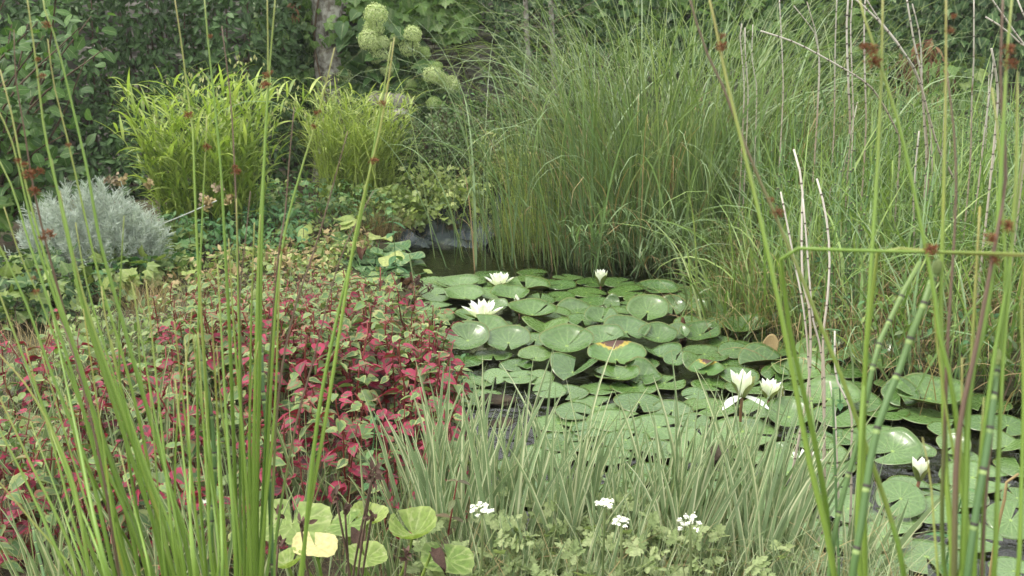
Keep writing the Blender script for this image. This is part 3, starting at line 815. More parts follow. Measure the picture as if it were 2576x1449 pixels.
climber('dead_vine', 'withered brown vine leaves hanging on the ivy-covered wall',
        [[(2250, 130), (2350, 90), (2400, 190), (2360, 280), (2290, 290), (2255, 220)]], 150, T_LANCE, [M['deadleaf']], (.10, .17), 120, 9.85)
climber('dead_vine', 'orange brown withered leaves hanging on the tree trunk',
        [[(730, 5), (762, 0), (760, 45), (738, 48)]], 14, T_LANCE, [M['deadleaf']], (.05, .08), 14, 9.45)

# young saplings by the wall
for (u, lab) in ((1324, 'slim grey sapling stem with small leaves against the wall'), (1386, 'second slim grey sapling stem, nearer the tall sedge')):
    b = D(u, 330, 9.9); b[2] = ground_z(b[0], b[1])
    t = thing('sapling', b, lab, 'sapling')
    zz_ = np.linspace(0, 2.5, 14)
    pts = np.stack((.03 * np.sin(zz_ * 2), .02 * np.cos(zz_ * 1.7), zz_), -1)
    Geo().add(*tube(pts, np.linspace(.034, .02, 14), 8)).build('trunk', M['bark'], t)
    k = 420; zc = rng.uniform(.5, 2.35, k); a = rng.uniform(0, 2 * PI, k); rr = rng.uniform(.05, .55, k)
    pos = b + np.stack((rr * np.sin(a), rr * np.cos(a) * .6 - .1, zc), -1)
    for q in range(9):
        zq = rng.uniform(.6, 2.4); aq = rng.uniform(0, 2 * PI); s = np.linspace(0, 1, 6)
        Geo().add(*tube(np.stack((np.sin(aq) * .5 * s, np.cos(aq) * .35 * s - .05 * s, zq + .25 * s), -1), .008 * (1 - .7 * s), 4)).build('branch', M['twig'], t)
    ms = mesh_grid('sapling_leaf', T_OVATE, [M['hedge'], M['cotoneaster']])
    leaf_parts(t, T_OVATE, ms, pos, frames(rnd_dirs(k, (0, -.3, -.2), .7), rnd_dirs(k, (0, -.6, .7), .4)), rng.uniform(.04, .07, k), 160, 'foliage', [M['hedge'], M['cotoneaster']])

# ------------------------------------------------------------------ thin haze volume, added to lift the dark tones
def haze_mat():
    m = bpy.data.materials.new('tone_lift_haze'); m.use_nodes = True; t = m.node_tree; t.nodes.clear()
    o = t.nodes.new('ShaderNodeOutputMaterial'); v = t.nodes.new('ShaderNodeVolumePrincipled')
    v.inputs['Color'].default_value = (.92, .95, .93, 1); v.inputs['Density'].default_value = .0012
    t.links.new(v.outputs[0], o.inputs['Volume']); return m
g = Geo(); box(g, -130, 130, -110, 150, -1.6, 5.2)
tag(g.build('haze', haze_mat(), smooth=False), 'thin pale haze filling the air over the garden', 'haze', kind='stuff')
# ------------------------------------------------------------------ hydrangea with mop heads
hb_ = D(990, 330, 9.75)
hy = thing('hydrangea', (hb_[0], hb_[1], ground_z(hb_[0], hb_[1])), 'hydrangea bush with pale green mop-head flowers against the wall', 'shrub')
base = np.array(hy.location)
def mophead(seed, mat):
    r = np.random.default_rng(seed); g = Geo(); n = 520
    k = np.arange(n) + .5; ph = np.arccos(1 - 1.72 * k / n); th = PI * (1 + 5 ** .5) * k
    nr = np.stack((np.sin(ph) * np.cos(th), np.sin(ph) * np.sin(th), np.cos(ph)), -1)
    rr = 1 + .10 * r.normal(size=n) + .06 * np.sin(4 * nr[:, 0] + seed) * np.sin(5 * nr[:, 1])
    pos = nr * rr[:, None] * np.array((1, 1, .92))
    for q in range(4):
        a = q * PI / 2 + r.uniform(0, 1.5, n)
        ref = unit(np.cross(nr, unit(nr + r.normal(size=(n, 3))))); d = np.cos(a)[:, None] * ref + np.sin(a)[:, None] * np.cross(nr, ref)
        V = np.array([(0, 0, 0), (-.5, .5, .08), (0, 1, -.05), (.5, .5, .08)]); F = np.array([(0, 3, 2, 1)]); U = np.array([(.5, 0), (0, .5), (.5, 1), (1, .5)])
        stamp(g, (V, F, U), pos, frames(d + .25 * nr, nr + .3 * r.normal(size=(n, 3))), r.uniform(.10, .155, n))
    return g.mesh('mophead', mat, False)
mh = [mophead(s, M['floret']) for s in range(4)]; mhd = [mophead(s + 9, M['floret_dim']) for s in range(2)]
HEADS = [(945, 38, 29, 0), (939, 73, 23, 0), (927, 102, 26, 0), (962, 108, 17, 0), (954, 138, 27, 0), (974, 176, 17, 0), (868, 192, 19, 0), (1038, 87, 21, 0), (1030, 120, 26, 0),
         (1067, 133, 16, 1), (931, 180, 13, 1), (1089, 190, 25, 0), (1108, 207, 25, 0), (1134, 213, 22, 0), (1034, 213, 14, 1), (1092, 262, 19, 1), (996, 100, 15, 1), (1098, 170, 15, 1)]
for (u, v, r_, dim) in HEADS:
    p = D(u, v, 9.45 + rng.uniform(-.1, .15)); s = r_ / FPX * depth(p)
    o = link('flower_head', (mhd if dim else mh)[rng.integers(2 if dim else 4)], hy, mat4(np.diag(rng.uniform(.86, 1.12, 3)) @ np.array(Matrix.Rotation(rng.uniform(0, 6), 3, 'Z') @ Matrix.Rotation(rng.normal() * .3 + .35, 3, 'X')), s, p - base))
    pts = smooth_line([base + np.array((rng.normal() * .2, rng.normal() * .1, 0)), (base + p) / 2 + np.array((rng.normal() * .06, .15, .05)), p - np.array((0, 0, s * .4))], 10)
    Geo().add(*tube(pts - base, np.linspace(.007, .004, 10), 5)).build('stem', M['cotoneaster'], hy)
poly = np.array([(850, 60), (900, 30), (1000, 60), (1080, 150), (1150, 200), (1150, 300), (1000, 300), (880, 270), (845, 220)], float)
q = rng.uniform(poly.min(0), poly.max(0), (1400, 2)); q = q[inside(poly, q[:, 0], q[:, 1])][:300]
pos = np.array([D(u, v, 9.62 + rng.uniform(-.12, .35)) for u, v in q]); k = len(pos)
ms = mesh_grid('hydrangea_leaf', T_HEART, [M['hyd_leaf']])
leaf_parts(hy, T_HEART, ms, pos, frames(rnd_dirs(k, (0, -.5, -.45), .55), rnd_dirs(k, (0, -.6, .8), .35)), rng.uniform(.13, .21, k), 230, 'foliage', [M['hyd_leaf']])

# big glossy leaves on the bank, right of the hydrangea
lb = D(1235, 290, 9.5)
t = thing('broad_leaf_plant', (lb[0], lb[1], ground_z(lb[0], lb[1])), 'plant with long glossy strap leaves between the hydrangea and the sedge', 'plant')
V, F, U = ribbons(np.tile(np.zeros(3), (34, 1)) + rng.normal(size=(34, 3)) * (.15, .1, 0), rng.uniform(0, 6.3, 34), rng.uniform(.5, .95, 34), rng.uniform(.05, .08, 34), rng.uniform(.1, .5, 34), rng.uniform(.3, .9, 34), 8, 1.6, .2, 0, .6, .5)
for i in range(34):
    kk = 27; Geo().add(V[i * kk:(i + 1) * kk], F[:16] , U[:kk]).build('leaf', M['hyd_leaf'], t)

# ------------------------------------------------------------------ fine twiggy shrub below the hydrangea
def twiggy(name, label, centre_px, Yc, spread, height, ntwig, nleaf, mats, sz, cat='shrub', nind=120):
    b = D(*centre_px, Yc); b[2] = ground_z(b[0], b[1])
    t = thing(name, b, label, cat)
    LP, LD = [], []; g = Geo()
    for q in range(ntwig):
        a = rng.uniform(0, 2 * PI); rr = spread * math.sqrt(rng.random()); h = height * rng.uniform(.55, 1.05) * (1 - .25 * (rr / spread) ** 2)
        tip = np.array((rr * math.sin(a), rr * math.cos(a) * .7, h))
        pts = smooth_line([tip * (.15, .15, 0), tip * (.6, .6, .6) + rng.normal(size=3) * .06, tip], 9)
        g.add(*tube(pts, np.linspace(.006, .0018, 9), 4))
        for _ in range(nleaf):
            w = rng.uniform(.25, 1) * 8; ia = int(min(7, w)); p = pts[ia] + (pts[ia + 1] - pts[ia]) * (w - ia)
            LP.append(p + rng.normal(size=3) * .03); LD.append(unit(pts[ia + 1] - pts[ia] + rng.normal(size=3) * .8))
    g.build('twigs', M['twig'], t)['kind'] = 'stuff'
    pos = np.array(LP) + b; k = len(pos)
    ms = mesh_grid(name + '_leaf', T_OVATE[:2], mats)
    leaf_parts(t, T_OVATE[:2], ms, pos, frames(np.array(LD), rnd_dirs(k, (0, -.5, .8), .5)), rng.uniform(*sz, k), nind, 'foliage', mats)
    return t
twiggy('cotoneaster', 'fine-leaved grey green shrub below the hydrangea flowers', (1085, 430), 9.0, .75, .95, 200, 44, [M['cotoneaster'], M['cotoneaster'], M['shrub']], (.03, .055))
twiggy('cotoneaster', 'low dark fine-leaved shrub between the lime grass and the stream', (1005, 440), 8.7, .5, .55, 120, 44, [M['cotoneaster'], M['shrub']], (.028, .05))
twiggy('cotoneaster', 'fine-leaved shrub at the foot of the wall behind the stream', (1190, 380), 9.5, .5, 1.0, 120, 40, [M['shrub'], M['cotoneaster']], (.03, .055))
twiggy('small_shrub', 'pale green fine shrub in front of the ivy beyond the dry stalks', (2440, 480), 7.8, .8, .85, 150, 26, [M['cotoneaster'], M['mint'], M['meadow']], (.025, .045))
twiggy('small_shrub', 'leafy shrub with small glossy leaves against the wall behind the sedge', (1480, 330), 9.5, .9, 1.5, 150, 26, [M['hedge'], M['cotoneaster']], (.035, .06))

# ------------------------------------------------------------------ silver feathery bush
def silver_bush():
    b = P(205, 745, .1); b[2] = ground_z(b[0], b[1]); b[1] += .2
    t = thing('silver_bush', b, 'silver grey feathery-leaved bush in front of the dark hedge', 'bush')
    # one feathery spray: rachis with narrow forked leaflets
    def spray(seed):
        r = np.random.default_rng(seed); g = Geo(); s = np.linspace(0, 1, 7)
        pts = np.stack((.05 * np.sin(s * 3 + seed), s, .1 * s * s), -1); g.add(*tube(pts, .012 * (1 - .6 * s), 3))
        n = 44; tt = r.uniform(.12, 1, n); p = np.stack((np.interp(tt, s, pts[:, 0]), tt, .1 * tt * tt), -1)
        a = r.uniform(0, 2 * PI, n); d = np.stack((np.cos(a) * .8, .55 + .4 * tt, np.sin(a) * .8), -1)
        V = np.array([(-.5, 0, 0), (.5, 0, 0), (.35, 1, .1), (-.35, 1, .1), (-.9, 1.3, .1), (.9, 1.35, 0)]) * (.10, 1, 1)
        F = np.array([(0, 1, 2, 3), (3, 2, 4, -1), (2, 5, 3, -1)])
        stamp(g, (V, F, np.zeros((6, 2)) + .5), p, frames(d, rnd_dirs(n, (0, 0, 1), .6)), r.uniform(.12, .24, n))
        return g.arrays()
    sp_ = [spray(s) for s in range(4)]
    n = 760
    ph = np.arccos(1 - rng.random(n) * 1.02); th = rng.uniform(0, 2 * PI, n)
    nr = np.stack((np.sin(ph) * np.cos(th), np.sin(ph) * np.sin(th), np.cos(ph)), -1)
    rad = rng.uniform(.55, .92, n)[:, None]
    pos = nr * rad * np.array((.38, .30, .37)) + np.array((0, 0, .10)) + rng.normal(size=(n, 3)) * .02
    # the front flank hangs down to the ground cover
    d = unit(nr + np.array((0, 0, .75)) + rng.normal(size=(n, 3)) * .3)
    rot = frames(d, rnd_dirs(n, (0, 0, 1), .8)); size = rng.uniform(.10, .165, n)
    gm = [Geo().add(*s).mesh('silver_spray', M['silver']) for s in sp_]
    kind = rng.integers(0, 4, n); w = pos + b; u, v, f = project(w)
    order = np.argsort(pos[:, 1])
    for i in order[:230]:
        link('spray', gm[kind[i]], t, mat4(rot[i], size[i], pos[i]))
    g = Geo()
    for q in range(4):
        s = order[230:][kind[order[230:]] == q]; stamp(g, sp_[q], pos[s], rot[s], size[s])
    g.build('foliage', M['silver'], t)['kind'] = 'stuff'
    g = Geo()
    for i in range(0, n, 6):
        g.add(*tube(smooth_line([(0, 0, 0), pos[i] * (.5, .5, .35), pos[i]], 6), np.linspace(.007, .003, 6), 4))
    g.build('stems', M['silver_stem'], t)['kind'] = 'stuff'
    # flower stalks with tan heads
    for (u0, v0, u1, v1, yy) in ((330, 590, 545, 505, 5.7), (250, 540, 310, 468, 6.1), (205, 560, 180, 520, 6.0)):
        a_, c_ = D(u0, v0, yy + .1), D(u1, v1, yy - .1)
        pts = smooth_line([a_, (a_ + c_) / 2 + np.array((0, 0, -.01)), c_], 8) - b
        Geo().add(*tube(pts, .004, 5)).build('flower_stalk', M['silver_stem'], t)
        for q in range(5):
            pp = pts[-1] + rng.normal(size=3) * (.06, .03, .03); g = Geo()
            stamp(g, (np.array([(-.5, 0, 0), (.5, 0, 0), (.4, 1, 0), (-.4, 1, 0)]), np.array([(0, 1, 2, 3)]), np.zeros((4, 2)) + .5), np.tile(pp, (26, 1)) + rng.normal(size=(26, 3)) * .012, frames(rnd_dirs(26, (0, 0, .5), .8), rnd_dirs(26, (0, -1, .4), .6)), rng.uniform(.012, .024, 26))
            g.build('flower_head', M['straw'] if q % 3 else M['pale_twig'], t)
silver_bush()

# ------------------------------------------------------------------ lime-green grasses
def bamboo_grass(name, label, cpx, z0, n_culm, spread, hgt, nleaf, leaf_len, leaf_w, mat, nind):
    b = P(*cpx, z0); b[2] = ground_z(b[0], b[1])
    t = thing(name, b, label, 'ornamental grass')
    gs = Geo(); B, A, Ln, Wd, T0, Cv = [], [], [], [], [], []
    for q in range(n_culm):
        a = rng.uniform(0, 2 * PI); r0 = spread * .5 * math.sqrt(rng.random()); lean = .06 + .5 * (r0 / spread) + rng.normal() * .10
        h = hgt * rng.uniform(.6, 1.05); s = np.linspace(0, 1, 8)
        th = lean * (.3 + .9 * s); ds = h / 7
        hx = np.concatenate(([0], np.cumsum(np.sin(th[1:]) * ds))); hz = np.concatenate(([0], np.cumsum(np.cos(th[1:]) * ds)))
        pts = np.stack((r0 * math.sin(a) + hx * math.sin(a), (r0 * math.cos(a) + hx * math.cos(a)) * .8, hz), -1)
        gs.add(*tube(pts, np.linspace(.0032, .0015, 8), 3))
        for k in range(nleaf):
            w = (.18 + .82 * (k + rng.random()) / nleaf) * 7; ia = int(min(6, w)); B.append(pts[ia] + (pts[ia + 1] - pts[ia]) * (w - ia))
            A.append(a + (PI / 2 if k % 2 else -PI / 2) * rng.uniform(.2, 1.1) + rng.normal() * .4); Ln.append(leaf_len * rng.uniform(.6, 1.15)); Wd.append(leaf_w * rng.uniform(.7, 1.15))
            T0.append(rng.uniform(.25, .85)); Cv.append(rng.uniform(.4, 1.8))
    gs.build('culms', M['lime_stem'], t)['kind'] = 'stuff'
    B = np.array(B); V, F, U = ribbons(B, A, Ln, Wd, T0, Cv, 6, 1.2, .18, rng.normal(size=len(B)) * .5, .75, .35)
    u, v, f = project(B + b); vis = np.argsort(B[:, 1] - B[:, 2] * .5)
    nv, nf = 21, 12; ind = vis[:nind]
    for i in ind:
        Geo().add(V[i * nv:(i + 1) * nv], F[:nf], U[:nv]).build('leaf', mat, t)
    rest = vis[nind:]; Vr = V.reshape(-1, nv, 3)[rest].reshape(-1, 3)
    Fr = (F[:nf][None] + (np.arange(len(rest)) * nv)[:, None, None]).reshape(-1, 4)
    Geo().add(Vr, Fr, np.tile(U[:nv], (len(rest), 1))).build('foliage', mat, t)['kind'] = 'stuff'
    return t, b
t1, b1 = bamboo_grass('lime_grass', 'broad-leaved lime green grass clump with dangling seed heads beside the hedge', (535, 605), .1, 140, .66, 1.12, 11, .25, .030, M['bamboo_leaf'], 300)
t2, b2 = bamboo_grass('lime_grass', 'narrow-leaved yellow green grass clump between the broad-leaved one and the hydrangea', (900, 535), .12, 140, .52, 1.05, 12, .22, .021, M['lime_grass'], 260)
V, F, U = ribbons(rng.normal(size=(320, 3)) * (.17, .13, 0), rng.uniform(0, 6.3, 320), rng.uniform(.6, 1.15, 320), rng.uniform(.007, .013, 320), rng.uniform(0, .35, 320), rng.uniform(.1, 1.2, 320), 8, 1.6)
Geo().add(V, F, U).build('grass_blades', M['lime_grass'], t2)['kind'] = 'stuff'

def oat_stalk(t, b, p0, p1, nod, n=11):
    s = np.linspace(0, 1, 14); p0, p1 = np.array(p0), np.array(p1)
    pts = smooth_line([p0, p0 * .35 + p1 * .65 + np.array((0, 0, .12)), p1, p1 + np.array((nod * .12, -.02, -.05)), p1 + np.array((nod * .2, -.03, -.16))], 20)
    st = Geo().add(*tube(pts - b, np.linspace(.0026, .0010, 20), 4)).build('seed_stalk', M['lime_stem'], t)
    g = Geo(); k = n; w = rng.uniform(11, 18.9, k); ia = w.astype(int); p = pts[ia] + (pts[ia + 1] - pts[ia]) * (w - ia)[:, None]
    V = np.array([(0, 0, 0), (-.22, .4, .05), (0, 1, 0), (.22, .4, .05), (0, .45, .12)]); F = np.array([(0, 4, 1, -1), (1, 4, 2, -1), (2, 4, 3, -1), (3, 4, 0, -1)])
    off = np.stack((rng.normal(size=k) * .015, rng.normal(size=k) * .015, -rng.uniform(.01, .05, k)), -1)
    stamp(g, (V, F, np.zeros((5, 2)) + .5), p - b + off, frames(rnd_dirs(k, (0, 0, -1), .35), rnd_dirs(k, (0, -1, 0), .4)), rng.uniform(.028, .045, k))
    g.build('seed_spikelets', M['seed_pale'], st)
for (u, v, nod) in ((430, 190, -1), (470, 170, 1), (520, 155, -1), (505, 205, -1), (560, 185, 1), (600, 130, -1), (620, 125, 1), (585, 165, 1), (650, 190, 1), (690, 215, 1), (720, 190, 1), (440, 250, -1), (410, 290, -1), (460, 225, -1), (540, 210, 1), (740, 230, 1), (715, 250, 1), (480, 250, 1)):
    oat_stalk(t1, b1, b1 + rng.normal(size=3) * (.2, .12, 0), D(u, v, b1[1] + rng.uniform(-.2, .3)), nod)
for (u, v, nod) in ((800, 205, 1), (770, 235, -1), (840, 215, 1), (880, 230, 1), (905, 250, 1), (820, 180, 1)):
    oat_stalk(t2, b2, b2 + rng.normal(size=3) * (.2, .12, 0), D(u, v, b2[1] + rng.uniform(-.2, .2)), nod)

# ------------------------------------------------------------------ tall sedge and bank grasses
def blade_clump(name, label, b, n, spread, L, W, t0, curv, mat, cat='grass clump', group=None, nind=0, fold=0, p=1.6, az=None, straw=0, segs=9):
    b = np.asarray(b, float)
    B = rng.normal(size=(n, 3)) * (spread[0], spread[1], 0) * .5
    gz = ground_z(B[:, 0] + b[0], B[:, 1] + b[1]); B[:, 2] = np.maximum(gz, -.08) - b[2]
    a = np.arctan2(B[:, 0], B[:, 1]) + rng.normal(size=n) * 1.0 if az is None else az + rng.normal(size=n) * .8
    V, F, U = ribbons(B, a, rng.uniform(*L, n), rng.uniform(*W, n), rng.uniform(*t0, n), rng.uniform(*curv, n), segs, p, fold, rng.normal(size=n) * .5)
    nc = 3 if fold else 2; nv, nf = (segs + 1) * nc, segs * (nc - 1)
    if nind == 0:
        o = Geo().add(V, F, U).build(name, mat); o.location = b
        tag(o, label, cat, group); return o
    t = thing(name, b, label, cat, group)
    vis = np.argsort(B[:, 1] + rng.normal(size=n) * .1)
    for i in vis[:nind]: Geo().add(V[i * nv:(i + 1) * nv], F[:nf], U[:nv]).build('blade', mat, t)
    rest = vis[nind:]
    if len(rest):
        Geo().add(V.reshape(-1, nv, 3)[rest].reshape(-1, 3), (F[:nf][None] + (np.arange(len(rest)) * nv)[:, None, None]).reshape(-1, 4), np.tile(U[:nv], (len(rest), 1))).build('foliage', mat, t)['kind'] = 'stuff'
    if straw:
        Vs, Fs, Us = ribbons(B[:straw] + np.array((0, -.15, 0)), a[:straw], rng.uniform(L[0] * .5, L[1] * .8, straw), rng.uniform(min(W[0], .005), min(W[1] * 1.3, .014), straw), rng.uniform(0, .4, straw), rng.uniform(1.2, 3.6, straw), 9, 3)
        for i in range(straw): Geo().add(Vs[i * 20:(i + 1) * 20], Fs[:9], Us[:20]).build('dry_blade', M['straw'], t)
    return t
sc_ = P(1640, 665, 0)
blade_clump('sedge', 'tall arching sedge clump behind the lily pads', (sc_[0], sc_[1] + .35, 0), 620, (1.0, .6), (1.3, 2.6), (.008, .017), (0, .36), (.9, 2.7), M['sedge'], 'sedge', nind=290, straw=60, p=2.6, segs=12)
blade_clump('rush_stand', 'thin upright dark green stems crowded at the foot of the tall arching sedge', (sc_[0] + .05, sc_[1] + .2, 0), 800, (.95, .5), (.5, 1.55), (.004, .008), (0, .16), (0, .5), M['sedge_dark'], 'rush', nind=150)
sc2 = P(1400, 650, 0)
blade_clump('sedge', 'finer bright sedge tuft at the mouth of the stream', (sc2[0], sc2[1] + .3, 0), 560, (.5, .4), (.4, 1.15), (.004, .008), (0, .3), (.1, 1.3), M['lime_grass'], 'sedge', nind=150, straw=18)
sc3 = P(1830, 640, .05)
blade_clump('sedge', 'upright deep green sedge behind the tall arching clump', (sc3[0], sc3[1] + 1.0, .05), 520, (1.35, .5), (1.3, 2.3), (.008, .017), (0, .3), (.3, 2.3), M['sedge'], 'sedge', nind=160, straw=50, p=2.4, segs=12)
blade_clump('sedge', 'broad pale-bladed sedge whose long leaves arch across the tall clump', (sc_[0] + .1, sc_[1] + .1, 0), 170, (1.3, .5), (1.2, 2.3), (.013, .024), (0, .45), (1.2, 3.0), M['reed'], 'sedge', nind=170, fold=.12, p=2.4, segs=12, straw=40)
# long arching blades leaning out over the stream
arch = thing('arching_sedge', D(1470, 470, 8.2) * (1, 1, 0) + np.array((0, 0, .1)), 'long blue green blades arching over the dark gap beside the hydrangea', 'sedge')
ab = np.array(arch.location)
n = 75
V, F, U = ribbons(rng.normal(size=(n, 3)) * (.28, .2, 0), rng.normal(size=n) * .75 - 1.25, rng.uniform(1.1, 2.1, n), rng.uniform(.008, .016, n), rng.uniform(0, .35, n), rng.uniform(.9, 2.3, n), 12, 1.7, .15)
for i in range(n): Geo().add(V[i * 39:(i + 1) * 39], F[:24], U[:39]).build('blade', M['reed' if i % 3 else 'sedge'], arch)

# bank grasses on the right
BANK = [(1830, 780), (1990, 880), (2180, 920), (2420, 960), (2700, 1010), (2950, 900), (2900, 560), (2500, 520), (2150, 510), (1900, 540), (1800, 640)]
pts = scatter_px(BANK, 150, .05)
for k, (x, y) in enumerate(pts):
    z = float(ground_z(x, y)); near = y < 5.4
    hgt = rng.uniform(.7, 1.15) * (1.1 if y > 6 else .9)
    mat = M[('meadow', 'sedge', 'meadow', 'reed', 'meadow')[k % 5]]
    blade_clump('bank_grass', 'tangled green grass tuft on the bank among the horsetails', (x, y, z), 48, (.34, .3), (hgt * .5, hgt * 1.35), (.007, .018), (0, .45), (.2, 2.4), mat, group='bank grass tufts among the horsetails')
pts = scatter_px([(1850, 800), (1990, 900), (2180, 950), (2420, 990), (2700, 1030), (2850, 900), (2500, 760), (2100, 700), (1850, 690)], 46, .03)
for k, (x, y) in enumerate(pts):
    z = float(ground_z(x, y))
    blade_clump('dry_grass', 'dry straw-coloured grass tuft at the edge of the bank', (x, y, z), 26, (.3, .25), (.25, .65), (.003, .009), (.1, .7), (.6, 2.8), M['straw'], group='dry grass tufts along the bank edge', p=2)
# broad bright leaves among the bank grass
for k, (u, v, yy) in enumerate(((2440, 330, 5.2), (2390, 320, 5.6), (2500, 260, 5.0), (2150, 420, 5.6), (2080, 420, 5.4), (2250, 560, 5.0), (2560, 320, 4.8))):
    p = D(u, v, yy); z = float(ground_z(p[0], p[1]))
    blade_clump('flag_iris', 'broad bright green iris leaves rising among the bank grasses', (p[0], p[1], z), 9, (.12, .1), (.75, 1.15), (.014, .026), (0, .2), (.05, .7), M['meadow'], 'iris', 'iris plants among the bank grasses', fold=.1)

# matted blades hanging over the edge of the water
EDGE = smooth_line([P(u, v, 0) for u, v in ((1230, 600), (1300, 628), (1420, 652), (1600, 655), (1800, 690), (1862, 790), (1985, 880), (2180, 930), (2420, 975), (2640, 1015))], 400)
n = 1500; idx = rng.integers(0, 400, n); B = EDGE[idx] + np.column_stack((rng.normal(size=n) * .05, rng.uniform(-.02, .22, n), rng.uniform(0, .10, n)))
V, F, U = ribbons(B, PI + rng.normal(size=n) * .9, rng.uniform(.12, .42, n), rng.uniform(.003, .010, n), rng.uniform(.1, .9, n), rng.uniform(.8, 2.4, n), 6, 1.3)
o = Geo().add(V, F, U).build('hanging_grass', [M['meadow'], M['straw'], M['sedge_dark']]); o.data.polygons.foreach_set('material_index', np.repeat(rng.choice(3, n, p=(.38, .36, .26)), 6).astype(np.int32))
tag(o, 'matted green and straw-coloured grass hanging over the far edge of the pond', 'grass', kind='stuff')
# low golden mounds of foliage by the stream
def mound(name, label, cpx, Yc, rx, ry, h, n, tms, mats, sz, nind=120):
    b = D(*cpx, Yc); b[2] = float(ground_z(b[0], b[1])); t = thing(name, b, label, 'shrub')
    a = rng.uniform(0, 2 * PI, n); r_ = np.sqrt(rng.random(n)); zt = h * np.sqrt(np.clip(1 - r_ ** 2.2, 0, 1)) * rng.uniform(.55, 1.05, n) * (1 + .22 * np.sin(a * 3 + r_ * 5))
    p = np.column_stack((rx * r_ * np.sin(a), ry * r_ * np.cos(a), zt + .02)) + b
    ms = mesh_grid(name + '_leaf', tms, mats); leaf_parts(t, tms, ms, p, frames(rnd_dirs(n, (0, -.3, -.1), .7), rnd_dirs(n, (0, -.5, .8), .35)), rng.uniform(*sz, n), nind, 'foliage', mats)
    g = Geo()
    for i in range(0, n, 9): g.add(*tube(np.array((((p[i] - b) * (.2, .2, 0)), p[i] - b)), .002, 3, False))
    g.build('stems', M['twig'], t)['kind'] = 'stuff'
mound('golden_shrub', 'pale golden variegated shrub beside the stream under the arching sedge', (1255, 440), 8.9, .42, .3, .62, 900, T_OVATE[:2], [M['gold'], M['gold'], M['seed_pale']], (.035, .06))
mound('golden_shrub', 'low golden mound left of the stream before the fine-leaved shrub', (1085, 520), 8.2, .55, .35, .38, 1000, T_OVATE[:2] + T_IVY[:1], [M['gold'], M['gold_ivy'], M['gold']], (.035, .06))
mound('golden_shrub', 'small yellow green mound between the lime grass and the stream stones', (985, 560), 7.7, .3, .22, .26, 420, T_IVY, [M['gold_ivy'], M['gold']], (.045, .075))
mound('leafy_plant', 'mid green layered foliage below the last hydrangea heads', (1130, 360), 9.5, .5, .3, .62, 700, T_OVATE[:2] + T_HEART[:1], [M['shrub'], M['hyd_leaf'], M['gold_ivy']], (.05, .09))
mound('leafy_plant', 'leafy green mound under the big glossy leaves behind the stream', (1180, 400), 9.4, .6, .3, .75, 800, T_OVATE[:2], [M['shrub'], M['cotoneaster'], M['mint']], (.05, .09))
# reed grass leaning over the pads
for k, (u, v, dz) in enumerate(((1490, 690, 0), (1560, 690, 0), (1650, 700, 0), (1710, 700, 0), (1600, 660, 0), (1440, 670, 0), (1760, 690, 0))):
    b = P(u, v, 0); t = thing('reed', (b[0], b[1], -.05), 'leafy reed with broad bluish leaves drooping over the lily pads before the sedge', 'reed', 'leafy reeds drooping at the foot of the sedge')
    for c_ in range(5):
        a = rng.uniform(-2.6, 2.6) + PI; ln = rng.uniform(.35, .75); s = np.linspace(0, 1, 9); th = rng.uniform(.1, .5) + s * rng.uniform(.2, 1.0)
        hx = np.concatenate(([0], np.cumsum(np.sin(th[1:]) * ln / 8))); hz = np.concatenate(([0], np.cumsum(np.cos(th[1:]) * ln / 8)))
        pt = np.stack((hx * math.sin(a), hx * math.cos(a), hz), -1) + rng.normal(size=3) * (.08, .05, 0)
        Geo().add(*tube(pt, np.linspace(.004, .002, 9), 4)).build('stem', M['reed'], t)
        m = 7; w = rng.uniform(2, 8, m); ia = np.minimum(7, w.astype(int)); B = pt[ia] + (pt[ia + 1] - pt[ia]) * (w - ia)[:, None]
        V, F, U = ribbons(B, a + rng.normal(size=m) * 1.2, rng.uniform(.18, .42, m), rng.uniform(.010, .020, m), rng.uniform(.3, .9, m), rng.uniform(.8, 2.2, m), 7, 1.4, .15, 0, .7, .5)
        for i in range(m): Geo().add(V[i * 24:(i + 1) * 24], F[:14], U[:24]).build('leaf', M['straw'] if rng.random() < .12 else M['reed'], t)
# ------------------------------------------------------------------ horsetails
def ring_pts(pts, s0, ln):
    """short piece of a line starting at the fraction s0 of its points"""
    w = s0 * (len(pts) - 1); ia = int(min(len(pts) - 2, w)); p = pts[ia] + (pts[ia + 1] - pts[ia]) * (w - ia); d = unit(pts[ia + 1] - pts[ia])
    return np.array((p - d * ln / 2, p + d * ln / 2))
def horsetail_mesh(name, pts, r, gap, mats, sides=6, band=.006, collar=True, taper=.6):
    g = Geo(); n = len(pts); g.add(*tube(pts, np.linspace(r, r * taper, n), sides), mi=0)
    L = np.linalg.norm(np.diff(pts, axis=0), axis=1).sum(); k = max(2, int(L / gap))
    for q in range(1, k):
        s = (q + rng.uniform(-.12, .12)) / k; rr = r * (1 - (1 - taper) * s)
        g.add(*tube(ring_pts(pts, s, band), rr * 1.22, sides), mi=1)
        if collar: g.add(*tube(ring_pts(pts, s + band / L * .9, band * .8), rr * 1.08, sides), mi=2)
    tip = ring_pts(pts, .995, .02); g.add(*tube(np.array((tip[0], tip[0] * .4 + tip[1] * .6, tip[1])), (r * taper * 1.1, r * taper * 1.2, r * .15), sides), mi=0)
    return g.mesh(name, mats)
far = []
for k in range(6):
    h = 1.0; s = np.linspace(0, 1, 9); bx, by = rng.normal(size=2) * .05
    far.append(horsetail_mesh('horsetail_shoot', np.stack((bx * s ** 2, by * s ** 2, s * h), -1), .0052, .085, [M['tail_far'], M['node'], M['collar']], 5, .008))
pts = scatter_px([(1900, 760), (2050, 860), (2250, 910), (2480, 950), (2640, 960), (2600, 640), (2300, 560), (2050, 560), (1930, 620)], 136, .05)
